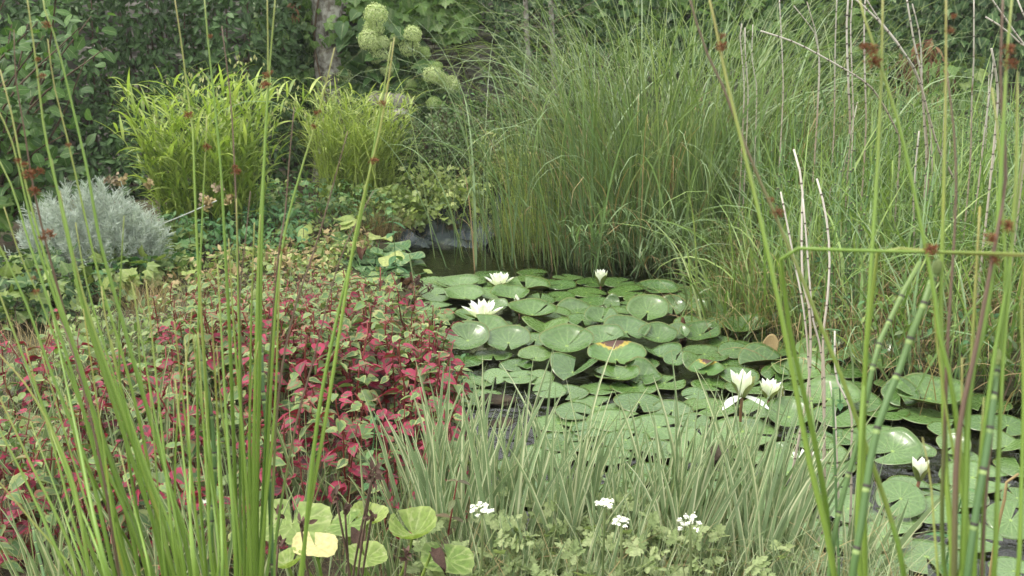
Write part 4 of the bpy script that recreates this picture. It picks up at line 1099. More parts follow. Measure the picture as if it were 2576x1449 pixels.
for x, y in pts:
    o = link('horsetail_shoot', far[rng.integers(6)]); h = rng.uniform(.6, 1.12) * (1.1 if y > 6 else .9)
    o.location = (x, y, float(ground_z(x, y)) - .02); o.rotation_euler = (rng.normal() * .06, rng.normal() * .06, rng.uniform(0, 6.3)); o.scale = (1.15, 1.15, h)
    tag(o, 'upright green horsetail shoot with black rings standing among the bank grasses', 'horsetail', 'green horsetail shoots on the bank')

# bleached dry horsetails, each traced as it leans; (points in the photo, distance at the foot and at the tip, radius, label)
DRY = [
    ([(2264, 360), (2250, 317), (2207, 240), (2177, 207), (2100, 160), (2000, 107), (1914, 78)], 5.6, 5.2, .0075, 'long bleached horsetail leaning far over towards the sedge'),
    ([(2400, 460), (2364, 383), (2334, 283), (2307, 187), (2277, 137), (2217, 60), (2144, -10)], 5.5, 5.2, .0085, 'bleached horsetail arching up out of the frame before the ivy'),
    ([(2345, 430), (2330, 260), (2300, 180), (2262, 112), (2205, 40), (2170, -20)], 5.5, 5.3, .006, 'thin bleached horsetail beside the arching one before the ivy'),
    ([(2330, 420), (2324, 300), (2317, 187), (2300, 110), (2280, -10)], 5.45, 5.3, .0075, 'nearly upright bleached horsetail before the withered brown leaves'),
    ([(2336, 430), (2322, 250), (2314, 93), (2295, 10)], 5.6, 5.4, .006, 'thin upright bleached horsetail tipped just under the picture top'),
    ([(2440, 420), (2445, 233), (2449, 167), (2450, -10)], 5.0, 4.8, .006, 'straight grey-brown horsetail stalk standing alone before the ivy'),
    ([(2138, 330), (2135, 233), (2130, 67), (2135, -20)], 5.6, 5.5, .009, 'stout straw-coloured dry stalk rising before the creeper'),
    ([(2146, 320), (2143, 180), (2140, 60), (2146, -20)], 5.7, 5.6, .006, 'thin dry stalk pressed against the stout straw-coloured one'),
    ([(2098, 330), (2100, 183), (2102, 80), (2106, -20)], 5.8, 5.6, .006, 'thin brown dry stalk between the sedge and the stout straw stalk'),
    ([(2178, 330), (2175, 167), (2174, 60), (2178, -20)], 5.6, 5.5, .007, 'whitish dry stalk right of the stout straw-coloured one'),
    ([(2060, 180), (2050, 87), (2025, 50), (1997, 15)], 5.8, 5.6, .005, 'short pale forked stalk fanning out above the sedge tops'),
    ([(2062, 180), (2054, 90), (2040, 40), (2030, 5)], 5.8, 5.7, .005, 'steeper pale stalk beside the short fanning one above the sedge'),
    ([(2590, 150), (2545, 70), (2510, 20), (2490, -10)], 4.6, 4.5, .006, 'bleached stalk slanting out at the upper corner before the ivy'),
    ([(2600, 130), (2567, 110), (2530, 75), (2480, 43)], 4.5, 4.4, .006, 'lowest of the bleached stalks slanting at the upper corner'),
    ([(2600, 90), (2576, 40), (2556, -10)], 4.4, 4.4, .006, 'steepest bleached stalk at the upper corner by the ivy'),
    ([(2510, 260), (2505, 185), (2494, 122)], 4.6, 4.5, .008, 'short pale broken stalk beside the rusty flower tufts'),
    ([(1872, 240), (1868, 160), (1862, 90), (1866, 60)], 6.2, 6.1, .006, 'pale stalk in the bundle at the edge of the sedge'),
    ([(1882, 240), (1876, 150), (1874, 70)], 6.2, 6.1, .006, 'second pale stalk in the bundle at the edge of the sedge'),
    ([(1904, 230), (1892, 150), (1894, 62)], 6.3, 6.2, .005, 'slim third stalk in the pale bundle at the edge of the sedge'),
    ([(1970, 240), (1968, 150), (1964, 60), (1960, -10)], 6.0, 5.9, .006, 'grey stalk standing between the pale bundle and the forked stalks'),
    ([(2300, 620), (2298, 520), (2303, 420), (2312, 330)], 5.0, 4.9, .007, 'weathered stalk among the green horsetails under the ivy'),
    ([(2470, 390), (2482, 290), (2494, 200), (2500, 150)], 4.8, 4.7, .006, 'grey weathered stalk leaning beside the bright iris leaves'),
    ([(1990, 1210), (2034, 966), (2037, 783), (2020, 716), (2017, 650), (2017, 566), (2019, 483), (2010, 420), (1997, 376)], 2.6, 2.75, .0052, 'tall bleached horsetail standing in the water, highest of its bundle'),
    ([(2042, 1130), (2036, 966), (2030, 850), (2017, 750), (2000, 666), (1984, 583), (1964, 483)], 2.6, 2.7, .0042, 'bleached horsetail leaning left in the bundle above the water lilies'),
    ([(2070, 1190), (2074, 966), (2070, 850), (2080, 766), (2087, 650), (2079, 550), (2065, 483), (2055, 450)], 2.55, 2.65, .0048, 'bleached horsetail kinked to the right in the bundle above the water lilies'),
    ([(2075, 1190), (2068, 950), (2067, 883), (2047, 816), (2036, 700), (2027, 583), (2020, 500)], 2.6, 2.7, .0042, 'slim bleached horsetail in the middle of the bundle above the water lilies'),
    ([(2140, 1283), (2141, 1150), (2140, 1033), (2104, 950), (2100, 833)], 2.35, 2.4, .0042, 'short broken dry stalk in the water just right of the bleached bundle'),
    ([(2110, 1300), (2105, 1150), (2100, 1040), (2088, 960)], 2.3, 2.35, .004, 'short brown stalk standing among the lily pads by the bleached bundle'),
]
for (px, y0, y1, r, lab) in DRY:
    r = r * .72
    k = len(px); w = np.array([D(u, v, y0 + (y1 - y0) * i / (k - 1)) for i, (u, v) in enumerate(px)])
    foot = w[0].copy(); gz = float(ground_z(foot[0], foot[1]))
    dn = w[0] - w[1]; foot = foot + np.array((dn[0] * .3, dn[1] * .3, 0)); foot[2] = min(gz, w[0][2] - .02)
    w = smooth_line(np.vstack((foot, w)), 22)
    t = thing('dry_horsetail', foot, lab, 'dry stalk')
    w = w - foot; Geo().add(*tube(w, np.linspace(r * 1.1, r * .8, 22), 7)).build('stem', M['drytail'], t)
    L = np.linalg.norm(np.diff(w, axis=0), axis=1).sum(); q = .05
    while q < L - .03:
        Geo().add(*tube(ring_pts(w, q / L, .004 if r < .0045 else .007), r * 1.14, 7)).build('node', M['dry_node'], t); q += rng.uniform(.07, .11)
STALKS = [(2100, 190, 'long leaning bleached stalk'), (2307, 187, 'arching bleached stalk'), (2449, 200, 'straight grey-brown stalk'), (2133, 150, 'stout straw-coloured stalk'), (2177, 200, 'whitish stalk by the stout one'), (2050, 110, 'fan of short pale stalks'), (1876, 160, 'pale bundle by the sedge'), (1968, 150, 'grey stalk by the pale bundle'), (2303, 420, 'weathered stalk under the ivy'), (2486, 280, 'leaning grey stalk by the iris'), (2017, 500, 'tallest bleached stalk in the water'), (2084, 600, 'kinked bleached stalk in the water'), (2100, 860, 'short broken stalk in the water'), (2214, 622, 'fold of the snapped rush'), (1963, 626, 'bend of the longer snapped rush'), (2340, 630, 'rusty tuft on the snapped rush'), (2350, 690, 'cone of the thick slanting horsetail'), (2508, 920, 'cut top of the ringed horsetail')]
name_by_landmarks([o for o in bpy.data.objects if o.name.startswith('horsetail_shoot')], 'green ringed horsetail shoot', STALKS)
# small background dry stalks in loose bundles
dm = []
for k in range(3):
    s = np.linspace(0, 1, 7); dm.append(horsetail_mesh('dry_horsetail', np.stack((.06 * s ** 2 * (k - 1), .03 * s, s), -1), .0038, .09, [M['drytail'], M['dry_node'], M['collar']], 5, .007, False))
for x, y in scatter_px([(1850, 640), (2050, 620), (2300, 600), (2560, 620), (2600, 760), (2250, 720), (1960, 700)], 9, .05):
    o = link('dry_horsetail', dm[rng.integers(3)]); o.location = (x, y, float(ground_z(x, y))); o.rotation_euler = (rng.normal() * .15, rng.normal() * .2, rng.uniform(0, 6)); o.scale = (1, 1, rng.uniform(.7, 1.35))
    tag(o, 'thin weathered dry horsetail standing among the green shoots on the bank', 'dry stalk', 'thin dry stalks among the green horsetails')

# ------------------------------------------------------------------ water lily pads
def pad_template(seed, cup=.1, wave=.03, fold=0.0, curl=0.0, notch=.16, gap=None):
    r = np.random.default_rng(seed); ns, nr = 36, 6
    a = np.linspace(notch, 2 * PI - notch, ns + 1); rr = np.linspace(0, 1, nr + 1)[1:]
    ph = r.uniform(0, 6, 4); edge = 1 + .035 * np.sin(2 * a + ph[0]) + .02 * np.sin(5 * a + ph[1])
    edge = edge * (1 + .07 * np.exp(-((a - notch) / .35) ** 2) + .07 * np.exp(-((2 * PI - notch - a) / .35) ** 2))
    V, U = [(0, 0, 0)], [(0.5, 0)]
    for q in rr:
        x = np.sin(a) * q * edge; y = -np.cos(a) * q * edge
        z = cup * q ** 2.2 + wave * q ** 2 * (np.sin(3 * a + ph[2]) + .6 * np.sin(5 * a + ph[3])) + fold * np.abs(x) * 1.0 + curl * np.clip((y - .35) / .65, 0, 1) ** 2
        z = z + .012 * r.normal() * q
        V += list(np.stack((x, y, z), -1)); U += list(np.stack((a / (2 * PI), np.full(ns + 1, q)), -1))
    V, U = np.array(V), np.array(U); m = ns + 1
    j = np.arange(ns); F = [np.stack((np.zeros(ns, int), 1 + j, 2 + j, np.full(ns, -1)), -1)]
    for q in range(nr - 1):
        b = 1 + q * m; F.append(np.stack((b + j, b + m + j, b + m + j + 1, b + j + 1), -1))
    F = np.concatenate(F)
    F = np.where(F[:, 3:] < 0, F[:, [0, 1, 2, 3]], F)
    # make the upper side face up
    p0, p1, p2 = V[F[0, 0]], V[F[0, 1]], V[F[0, 2]]
    up = np.cross(p1 - p0, p2 - p0)[2] > 0
    if not up: F = np.where(F[:, 3:] < 0, F[:, [0, 2, 1, 3]], F[:, [0, 3, 2, 1]])
    V2 = V - np.array((0, 0, .022)) * (1 - .6 * np.hypot(V[:, 0], V[:, 1])[:, None])
    F2 = np.where(F[:, 3:] < 0, F[:, [0, 2, 1, 3]], F[:, [0, 3, 2, 1]])
    g = (V, F, U, V2, F2)
    b = 1 + (nr - 1) * m; rim = np.stack((b + j, b + j + 1), -1)
    return g, rim
def pad_mesh(seed, top, under, **kw):
    (V, F, U, V2, F2), rim = pad_template(seed, **kw)
    n = len(V); g = Geo(); g.add(V, F, U, 0); g.add(V2, F2, U, 1)
    W = np.concatenate((V, V2)); FR = np.stack((rim[:, 0], rim[:, 0] + n, rim[:, 1] + n, rim[:, 1]), -1)
    g.v.append(np.zeros((0, 3))); g.f.append(FR); g.u.append(np.zeros((0, 2))); g.m.append(np.ones(len(FR), int))
    return g.mesh('lily_pad', [top, under])
KINDS = {
    'flat': [dict(cup=.03, wave=.012), dict(cup=.05, wave=.02), dict(cup=.02, wave=.018, notch=.1), dict(cup=.06, wave=.015, notch=.25)],
    'cup': [dict(cup=.30, wave=.03), dict(cup=.38, wave=.05), dict(cup=.24, wave=.045, curl=.14), dict(cup=.34, wave=.025, notch=.06)],
    'fold': [dict(cup=.08, wave=.02, fold=.45), dict(cup=.05, wave=.03, fold=.62, notch=.3)],
    'curl': [dict(cup=.1, wave=.03, curl=.45), dict(cup=.12, wave=.04, curl=.6)],
}
PM = {}
for kd, lst in KINDS.items():
    for mt in ('pad', 'pad_pale', 'pad_burnt'):
        if mt == 'pad_burnt' and kd != 'cup': continue
        PM[kd, mt] = [pad_mesh(100 + 7 * i + len(kd), M[mt], M['pad_under'], **kw) for i, kw in enumerate(lst)]
Z5 = lambda x, y, w, h, k='flat', m='pad', lab=None: (858.7 + x / 3, 483 + y / 3, w / 3, h / 3, k, m, lab)
Z6 = lambda x, y, w, h, k='flat', m='pad', lab=None: (1717 + x / 3, 483 + y / 3, w / 3, h / 3, k, m, lab)
Z9 = lambda x, y, w, h, k='flat', m='pad', lab=None: (1717 + x / 3, 966 + y / 3, w / 3, h / 3, k, m, lab)
p_ = 'pad_pale'
PADS = [
    Z5(1140, 603, 230, 40, 'flat', 'pad', 'farthest green lily pad, floating behind the open flower by the stream mouth'), Z5(1065, 642, 180, 52, 'flat', 'pad', 'flat lily pad touching the left side of the rear open flower'),
    Z5(975, 678, 225, 48, 'flat', p_), Z5(710, 680, 240, 72, 'flat', p_, 'pale lily pad beside the withered marigold stalks, farthest at that edge'), Z5(885, 728, 300, 84, 'cup', p_), Z5(1150, 770, 205, 90, 'flat', p_), Z5(1390, 745, 330, 104, 'cup', 'pad', 'broad glossy pad just right of the rear open flower'),
    Z5(720, 802, 225, 98, 'flat', p_), Z5(930, 806, 285, 98, 'cup', p_), Z5(1270, 820, 260, 104, 'cup'), Z5(1180, 882, 150, 92, 'cup', 'pad', 'small pad right behind the front open white flower'), Z5(700, 882, 290, 84, 'flat', p_), Z5(720, 950, 250, 82, 'flat', p_, 'pale pad half covered by crimson leaves, left of the open white flower'),
    Z5(1010, 965, 300, 84, 'cup', 'pad', 'cupped green pad under the front open white flower'), Z5(640, 735, 200, 70, 'flat', p_), Z5(1560, 685, 190, 60), Z5(2090, 690, 220, 70), Z5(1660, 715, 200, 66), Z5(1850, 750, 260, 66), Z5(2150, 755, 250, 72), Z5(2400, 765, 260, 108, 'cup'), Z5(2250, 810, 220, 70), Z5(1500, 832, 210, 82), Z5(1650, 790, 220, 70), Z5(1880, 835, 260, 70),
    Z5(2040, 855, 120, 120, 'curl', 'pad', 'narrow lily pad standing on edge showing its olive underside'), Z5(1780, 905, 300, 84, 'curl'), Z5(1440, 950, 330, 112, 'cup', 'pad', 'cupped pad with a bleached patch right of the open white flower'), Z5(2310, 958, 290, 195, 'cup', 'pad', 'large raised grey-green pad facing forward near the dead stub'), Z5(1960, 1002, 230, 130, 'cup'), Z5(2500, 905, 170, 140, 'cup'), Z5(1330, 1042, 220, 74), Z5(1540, 1050, 310, 96, 'fold', 'pad', 'folded V-shaped pad crossed by a dry grass blade'), Z5(945, 1045, 210, 86, 'flat', p_),
    Z5(1090, 1095, 300, 180, 'cup', 'pad', 'raised pad tilting up behind two overlapping pads by the crimson leaves'), Z5(955, 1175, 300, 215, 'cup', 'pad', 'paler raised pad pressed against the tips of the crimson plants'), Z5(1262, 1178, 312, 172, 'cup', 'pad', 'smooth bowl-shaped pad overlapping the raised pad near the crimson leaves'), Z5(1465, 1130, 220, 84), Z5(1760, 1075, 260, 94),
    Z5(1700, 1208, 365, 190, 'cup', 'pad', 'wide bowl-shaped pad left of the scorched one'), Z5(1470, 1262, 240, 112, 'cup'), Z5(1965, 1150, 310, 140, 'cup'), Z5(2150, 1100, 310, 155, 'cup'), Z5(2390, 1130, 265, 144, 'cup', 'pad', 'cupped pad with a yellowish rim behind the scorched one'),
    Z5(2075, 1282, 410, 145, 'cup', 'pad_burnt', 'scorched lily pad with a dark brown burnt rim'), Z5(2290, 1290, 200, 80, 'flat', 'pad', 'olive pad half under the scorched one'), Z5(2400, 1232, 290, 92, 'fold'), Z5(2540, 1110, 160, 110, 'cup'), Z5(1320, 1300, 230, 86), Z5(1750, 1372, 330, 145, 'fold'), Z5(2085, 1402, 310, 124, 'cup'), Z5(2260, 1395, 290, 90, 'curl'), Z5(2520, 1312, 170, 104, 'cup'), Z5(1170, 1392, 190, 92, 'flat', p_), Z5(1350, 1402, 230, 86, 'flat', p_), Z5(1500, 1405, 200, 104), Z5(1620, 920, 200, 80), Z5(2060, 925, 200, 78), Z5(1240, 985, 100, 36, 'flat', 'pad', 'tiny pad floating just right of the open white flower'), Z5(1820, 975, 220, 80), Z5(2200, 860, 220, 76), Z5(2420, 850, 200, 76),
    Z6(120, 782, 240, 82), Z6(235, 875, 180, 62), Z6(110, 905, 155, 104, 'cup'), Z6(330, 940, 235, 84), Z6(540, 992, 225, 92), Z6(250, 1012, 170, 82), Z6(130, 1112, 268, 152, 'cup', 'pad', 'glossy cupped pad just right of the dead brown stub'), Z6(480, 1072, 315, 132, 'cup', 'pad', 'shiny rounded pad with water beads near the bank'), Z6(300, 1140, 180, 92),
    Z6(165, 1230, 330, 122), Z6(380, 1222, 210, 112), Z6(112, 1322, 228, 142, 'fold', 'pad', 'half-folded pad resting on a yellow-rimmed one'), Z6(180, 1372, 240, 92, 'cup', 'pad_burnt', 'yellow-rimmed pad under the half-folded one'), Z6(600, 1302, 315, 155, 'fold', 'pad', 'deeply folded V-shaped pad right behind the tall white flower'), Z6(1060, 1272, 355, 185, 'cup', p_), Z6(1480, 1342, 370, 235, 'cup', p_, 'large smooth pad behind the slanting horsetail'), Z6(890, 1385, 390, 155, 'cup', p_, 'broad pale pad behind the foot of the bleached stalks'), Z6(430, 1405, 260, 122), Z6(1250, 1345, 260, 120), Z6(700, 1385, 200, 110),
    Z6(40, 1010, 200, 90), Z6(440, 1180, 220, 90), Z6(40, 800, 180, 70), Z6(560, 880, 150, 60),
    Z9(90, 80, 180, 86), Z9(500, 30, 330, 102), Z9(200, 166, 365, 134, 'flat', 'pad', 'flat notched pad in front of the tall white flower'), Z9(590, 196, 295, 134, 'flat', 'pad', 'smooth pad leaning on the stalk of the tall white flower'), Z9(450, 352, 445, 192, 'flat', p_, 'broad pale pad with a torn corner in front of the white flowers'), Z9(800, 302, 315, 212, 'cup', p_), Z9(85, 305, 220, 120), Z9(150, 402, 260, 132, 'flat', p_), Z9(40, 530, 280, 190, 'flat', p_), Z9(510, 522, 275, 102, 'flat', 'pad', 'heart-shaped pad beside the mossy stone'),
    Z9(735, 512, 130, 150, 'curl', 'pad', 'small rolled pad standing up olive brown beside the heart-shaped one'), Z9(980, 440, 300, 110), Z9(1100, 140, 420, 200, 'cup', p_), Z9(1150, 272, 305, 152), Z9(1330, 132, 310, 152), Z9(1860, 152, 440, 225, 'cup', p_, 'large raised wavy pad nearest the bank'), Z9(1640, 130, 240, 220, 'curl', 'pad', 'olive pad with its edge folded over, beside the large wavy one'), Z9(1180, 392, 290, 112), Z9(1450, 385, 410, 142, 'flat', p_), Z9(1100, 510, 270, 130), Z9(1580, 572, 365, 262, 'cup', p_, 'big smooth cupped pad left of the closed white flower by the rushes'),
    Z9(800, 690, 440, 180, 'cup', p_), Z9(370, 712, 370, 132), Z9(650, 862, 500, 205, 'flat', p_), Z9(1120, 810, 260, 190, 'flat', p_), Z9(1700, 770, 300, 130), Z9(1640, 940, 320, 250, 'flat', p_), Z9(1800, 542, 180, 104, 'cup'), Z9(2040, 512, 220, 152, 'cup'), Z9(2190, 702, 440, 205, 'flat', p_), Z9(2440, 482, 270, 162, 'fold'), Z9(2450, 342, 260, 132, 'flat'), Z9(2470, 1080, 320, 252, 'flat', p_), Z9(1250, 960, 330, 180, 'flat', p_), Z9(2200, 1160, 340, 200, 'flat', p_), Z9(1520, 1170, 330, 200, 'flat', p_), Z9(2520, 900, 200, 140), Z9(2500, 1400, 320, 160, 'flat', p_), Z9(260, 860, 300, 130, 'flat', p_), Z9(780, 1080, 320, 180, 'flat', p_), Z9(2250, 300, 240, 110), Z9(1990, 360, 240, 100), Z9(2130, 560, 200, 110), Z9(1900, 980, 300, 180, 'flat', p_), Z9(60, 700, 280, 110, 'flat', p_),
    Z9(-180, 330, 400, 170, 'flat', p_), Z9(-330, 150, 330, 130), Z9(-80, 200, 300, 130), Z9(-520, 280, 380, 150, 'flat', p_), Z9(-650, 150, 380, 130, 'flat', p_), Z9(-430, 420, 340, 140), Z9(-160, 500, 300, 120), Z9(-700, 330, 260, 110), Z9(-820, 220, 260, 120), Z9(-240, 640, 300, 130), Z9(-560, 540, 320, 130, 'flat', p_), Z9(-1000, 60, 240, 100, 'flat', p_), Z9(-850, 60, 260, 100), Z9(-60, 860, 320, 140, 'flat', p_), Z9(-420, 700, 300, 130),
]
AREA = lambda u, v: ('smooth green lily pad in the crowded middle of the pond', 'crowded pads in the middle of the pond') if v > 790 and v < 1000 and u < 1960 else \
    (('glaucous lily pad floating flat near the open flowers and the crimson plants', 'pads near the open flowers') if v <= 790 and u < 1400 else
     (('green lily pad floating at the foot of the sedge and the bank', 'pads at the foot of the sedge') if v <= 790 else
      (('lily pad behind the cream-edged blades at the near side of the pond', 'pads behind the cream-edged blades') if u < 1880 else ('lily pad lying among the rushes near the bank', 'pads among the rushes'))))
for i, (u, v, w, h, kd, mt, lab) in enumerate(PADS):
    c = P(u, v, .02); dep = depth(c); r = w * 1.12 / 2 / FPX * dep
    el = math.atan2(CAM_H - .02, math.hypot(c[0], c[1]))
    ratio = min(.93, h / w); tilt = max(-.04, math.asin(ratio) - el)
    if kd in ('cup',): tilt *= .85
    if kd in ('fold', 'curl'): tilt *= .5
    az = math.atan2(c[0], c[1])
    lift = .008 + .0035 * (i * 7 % 5) + max(0, math.sin(tilt)) * r * .92 + (.006 if kd == 'cup' else 0)
    var = PM[kd, mt]
    o = link('lily_pad', var[i % len(var)])
    spin = rng.uniform(0, 2 * PI) if kd != 'curl' else rng.normal() * .4
    if kd == 'fold': spin = rng.normal() * .5 + (PI if i % 2 else 0)
    if mt == 'pad_burnt': spin = rng.normal() * .15
    wob = Matrix.Rotation(rng.normal() * .035, 4, 'Y') @ Matrix.Rotation(rng.normal() * .02, 4, 'X')
    o.matrix_basis = Matrix.Translation((c[0], c[1], lift)) @ Matrix.Rotation(-az, 4, 'Z') @ Matrix.Rotation(tilt, 4, 'X') @ wob @ Matrix.Rotation(spin, 4, 'Z') @ Matrix.Diagonal((r, r, r, 1))
    if lab: tag(o, lab, 'lily pad', 'water lily pads with marks of their own')
    else:
        l_, g_ = AREA(u, v); tag(o, l_, 'lily pad', g_)
fill = [(1080, 700), (1300, 685), (1750, 725), (1900, 810), (2000, 920), (2300, 970), (2600, 1030), (2700, 1449), (2050, 1449), (1420, 1330), (1260, 1160), (1160, 950)]
cov = [(P(u, v)[0], P(u, v)[1], w * 1.12 / 2 / FPX * depth(P(u, v))) for (u, v, w, *_r) in PADS]
nf = 0
for x, y in scatter_px(fill, 900, 0):
    u, v, f = project(np.array((x, y, 0))); u, v = u[0], v[0]
    if any(math.hypot(u - a, v - b) < rr for a, b, rr in ((1930, 965, 32), (2410, 1085, 60), (1165, 805, 45), (1280, 1030, 70), (1600, 1085, 30), (1480, 1200, 70), (2470, 1190, 40), (1750, 985, 26))): continue
    if any(math.hypot(x - a, (y - b)) < r_ * .98 + .045 for a, b, r_ in cov): continue
    r = rng.uniform(.075, .115); cov.append((x, y, r)); nf += 1
    o = link('lily_pad', PM['flat', 'pad' if nf % 3 else 'pad_pale'][nf % 4]); o.matrix_basis = Matrix.Translation((x, y, .006 + .001 * (nf % 4))) @ Matrix.Rotation(rng.normal() * .02, 4, 'X') @ Matrix.Rotation(rng.uniform(0, 6.3), 4, 'Z') @ Matrix.Diagonal((r, r, r, 1))
    l_, g_ = AREA(u, v); tag(o, l_, 'lily pad', g_)
PADMARKS = [(1256, 722, 'open flower farthest back'), (1213, 802, 'star-shaped open flower'), (1511, 718, 'half-closed flower under the reeds'), (1307, 780, 'opening bud'), (1550, 910, 'scorched pad'), (1372, 833, 'folded pad under the dry blade'), (1867, 998, 'tallest white flower'), (1950, 1020, 'closed green bud'), (1718, 830, 'dead brown stub'), (1935, 875, 'upturned tan pad'),
            (1795, 1145, 'mossy stone'), (2312, 1208, 'closed white flower by the rushes'), (2026, 1182, 'half-hidden white flower'), (2337, 1017, 'large wavy pad'), (1250, 1010, 'low brown stone'), (1063, 722, 'dried seed-head stalk'), (1867, 1083, 'broad torn pad'), (1503, 792, 'small pale bud'), (2060, 900, 'folded pad behind the tallest flower'), (1425, 885, 'wide bowl-shaped pad'), (1280, 870, 'raised pads by the crimson leaves'), (1640, 1050, 'flat notched pad'), (2244, 1157, 'big smooth cupped pad'), (2490, 903, 'ringed horsetail with the cut top'), (2180, 1220, 'thick slanting horsetail'), (1530, 1262, 'thin flat white flower cluster'), (1737, 1300, 'dome of white flowers'), (2550, 1200, 'bent dry stalk'), (2040, 1000, 'slim dark-ringed horsetail')]
name_by_landmarks([o for o in bpy.data.objects if o.name.startswith('lily_pad') and o.get('group', '') != 'water lily pads with marks of their own'], lambda o: ('pale' if 'pale' in o.data.materials[0].name or 'glauc' in o.data.materials[0].name else 'green') + ' lily pad', PADMARKS)
c = P(1935, 875, .06)
o = link('lily_pad', pad_mesh(990, M['pad_tan'], M['pad_tan'], cup=.12, wave=.02)); o.matrix_basis = Matrix.Translation((c[0], c[1], .055)) @ Matrix.Rotation(-.9, 4, 'Z') @ Matrix.Rotation(1.15, 4, 'X') @ Matrix.Rotation(.7, 4, 'Y') @ Matrix.Diagonal((.04, .07, .07, 1))
tag(o, 'upturned lily pad showing its tan underside at the bank end of the crowd', 'lily pad', 'water lily pads with marks of their own')
c = P(1718, 830, .05); g = Geo(); g.add(*tube(smooth_line([(0, 0, -.08), (.004, 0, .03), (-.004, 0, .115)], 9), (.016, .017, .017, .018, .018, .017, .015, .012, .006), 8))
o = g.build('dead_flower_stub', M['deadleaf']); o.location = (c[0], c[1], 0); tag(o, 'withered brown stub standing up between the lily pads', 'dead stalk')

# ------------------------------------------------------------------ white water lilies
def petal_tm(wd, cup, bend):
    prof = [(0, .11), (.15, .16), (.35, .195), (.55, .20), (.75, .15), (.9, .075), (1, .008)]
    V, F, U = grid_leaf([(v, w * wd) for v, w in prof], cup, 0, cols=5); V[:, 2] += bend * V[:, 1] ** 2
    return V, F, U
PET = [Geo().add(*petal_tm(1.0, .55, .10)).mesh('petal', M['petal']), Geo().add(*petal_tm(.85, .6, .18)).mesh('petal', M['petal']), Geo().add(*petal_tm(.95, .5, -.10)).mesh('petal', M['petal'])]
SEP = Geo().add(*petal_tm(1.05, .5, .08)).mesh('sepal', [M['sepal']])
def water_lily(u, v, wpx, hpx, opening, label, zc=.05, droop=0, stalk=True, sep=True):
    """u, v: heart of the flower in the photo; opening: lean of the outermost petals from upright"""
    c = P(u, v, zc); size = wpx / FPX * depth(c)
    t = thing('water_lily', c, label, 'flower', 'white water lilies')
    for ring, (n, op, ln, base_r) in enumerate(((6, opening, 1.0, .07), (6, opening * .68, .98, .055), (5, opening * .36, .92, .035), (3, opening * .12 + .04, .85, .015))):
        for k in range(n):
            a = 2 * PI * (k + .5 * (ring % 2)) / n + rng.normal() * .1; th = op + rng.normal() * .06
            if ring == 0 and k < droop: th = 1.75; a = -PI / 2 + (-.9, .9)[k % 2] + 0.0
            d = np.array((math.cos(a) * math.sin(th), math.sin(a) * math.sin(th), math.cos(th)))
            nr = np.array((-math.cos(a) * math.cos(th), -math.sin(a) * math.cos(th), math.sin(th)))
            rot = frames(d, nr)[0]
            link('petal', PET[2 if th > 1.5 else (1 if ring > 1 else 0)], t, mat4(rot, size * ln * .62, np.array((math.cos(a), math.sin(a), 0)) * base_r * size))
    if sep:
        for k in range(4):
            a = 2 * PI * k / 4 + .5; th = min(1.5, opening + .12)
            d = np.array((math.cos(a) * math.sin(th), math.sin(a) * math.sin(th), math.cos(th))); nr = np.array((-math.cos(a) * math.cos(th), -math.sin(a) * math.cos(th), math.sin(th)))
            link('sepal', SEP, t, mat4(frames(d, nr)[0], size * .52, np.array((math.cos(a), math.sin(a), -.05)) * .085 * size))
    g = Geo(); n = 40; a = rng.uniform(0, 6.3, n); th = rng.uniform(.1, .7, n)
    d = np.stack((np.cos(a) * np.sin(th), np.sin(a) * np.sin(th), np.cos(th)), -1)
    stamp(g, (np.array([(-.5, 0, 0), (.5, 0, 0), (.4, 1, 0), (-.4, 1, 0)]) * (.16, 1, 1), np.array([(0, 1, 2, 3)]), np.zeros((4, 2)) + .5), np.zeros((n, 3)), frames(d, rnd_dirs(n, (0, 0, 1), .9)), np.full(n, size * .17))
    g.build('stamens', M['stamen'], t)
    if stalk:
        Geo().add(*tube(smooth_line([(.02, .03, -.22 - zc), (0, .01, -zc * .6), (0, 0, -.004)], 8), .0055, 7)).build('stalk', M['lilystalk'], t)
    return t
water_lily(1256, 724, 70, 40, .95, 'open white water lily farthest back, on the far pads near the stream', .03)
water_lily(1213, 804, 92, 60, 1.08, 'fully open white water lily with star-like spread petals near the crimson plants', .05)
water_lily(1511, 718, 66, 40, .42, 'half-closed white water lily under the drooping reed leaves', .04)
water_lily(1867, 998, 112, 78, .52, 'tallest white water lily, raised on a stalk with two drooping petals', .13, droop=2)
water_lily(1934, 1004, 84, 52, .62, 'white water lily beside the tallest one, backed by a green bud', .09)
water_lily(2026, 1182, 84, 60, .85, 'white water lily partly hidden behind the green rush stems', .06)
water_lily(2312, 1208, 92, 62, .36, 'plump closed white water lily among the rushes near the bank', .06)
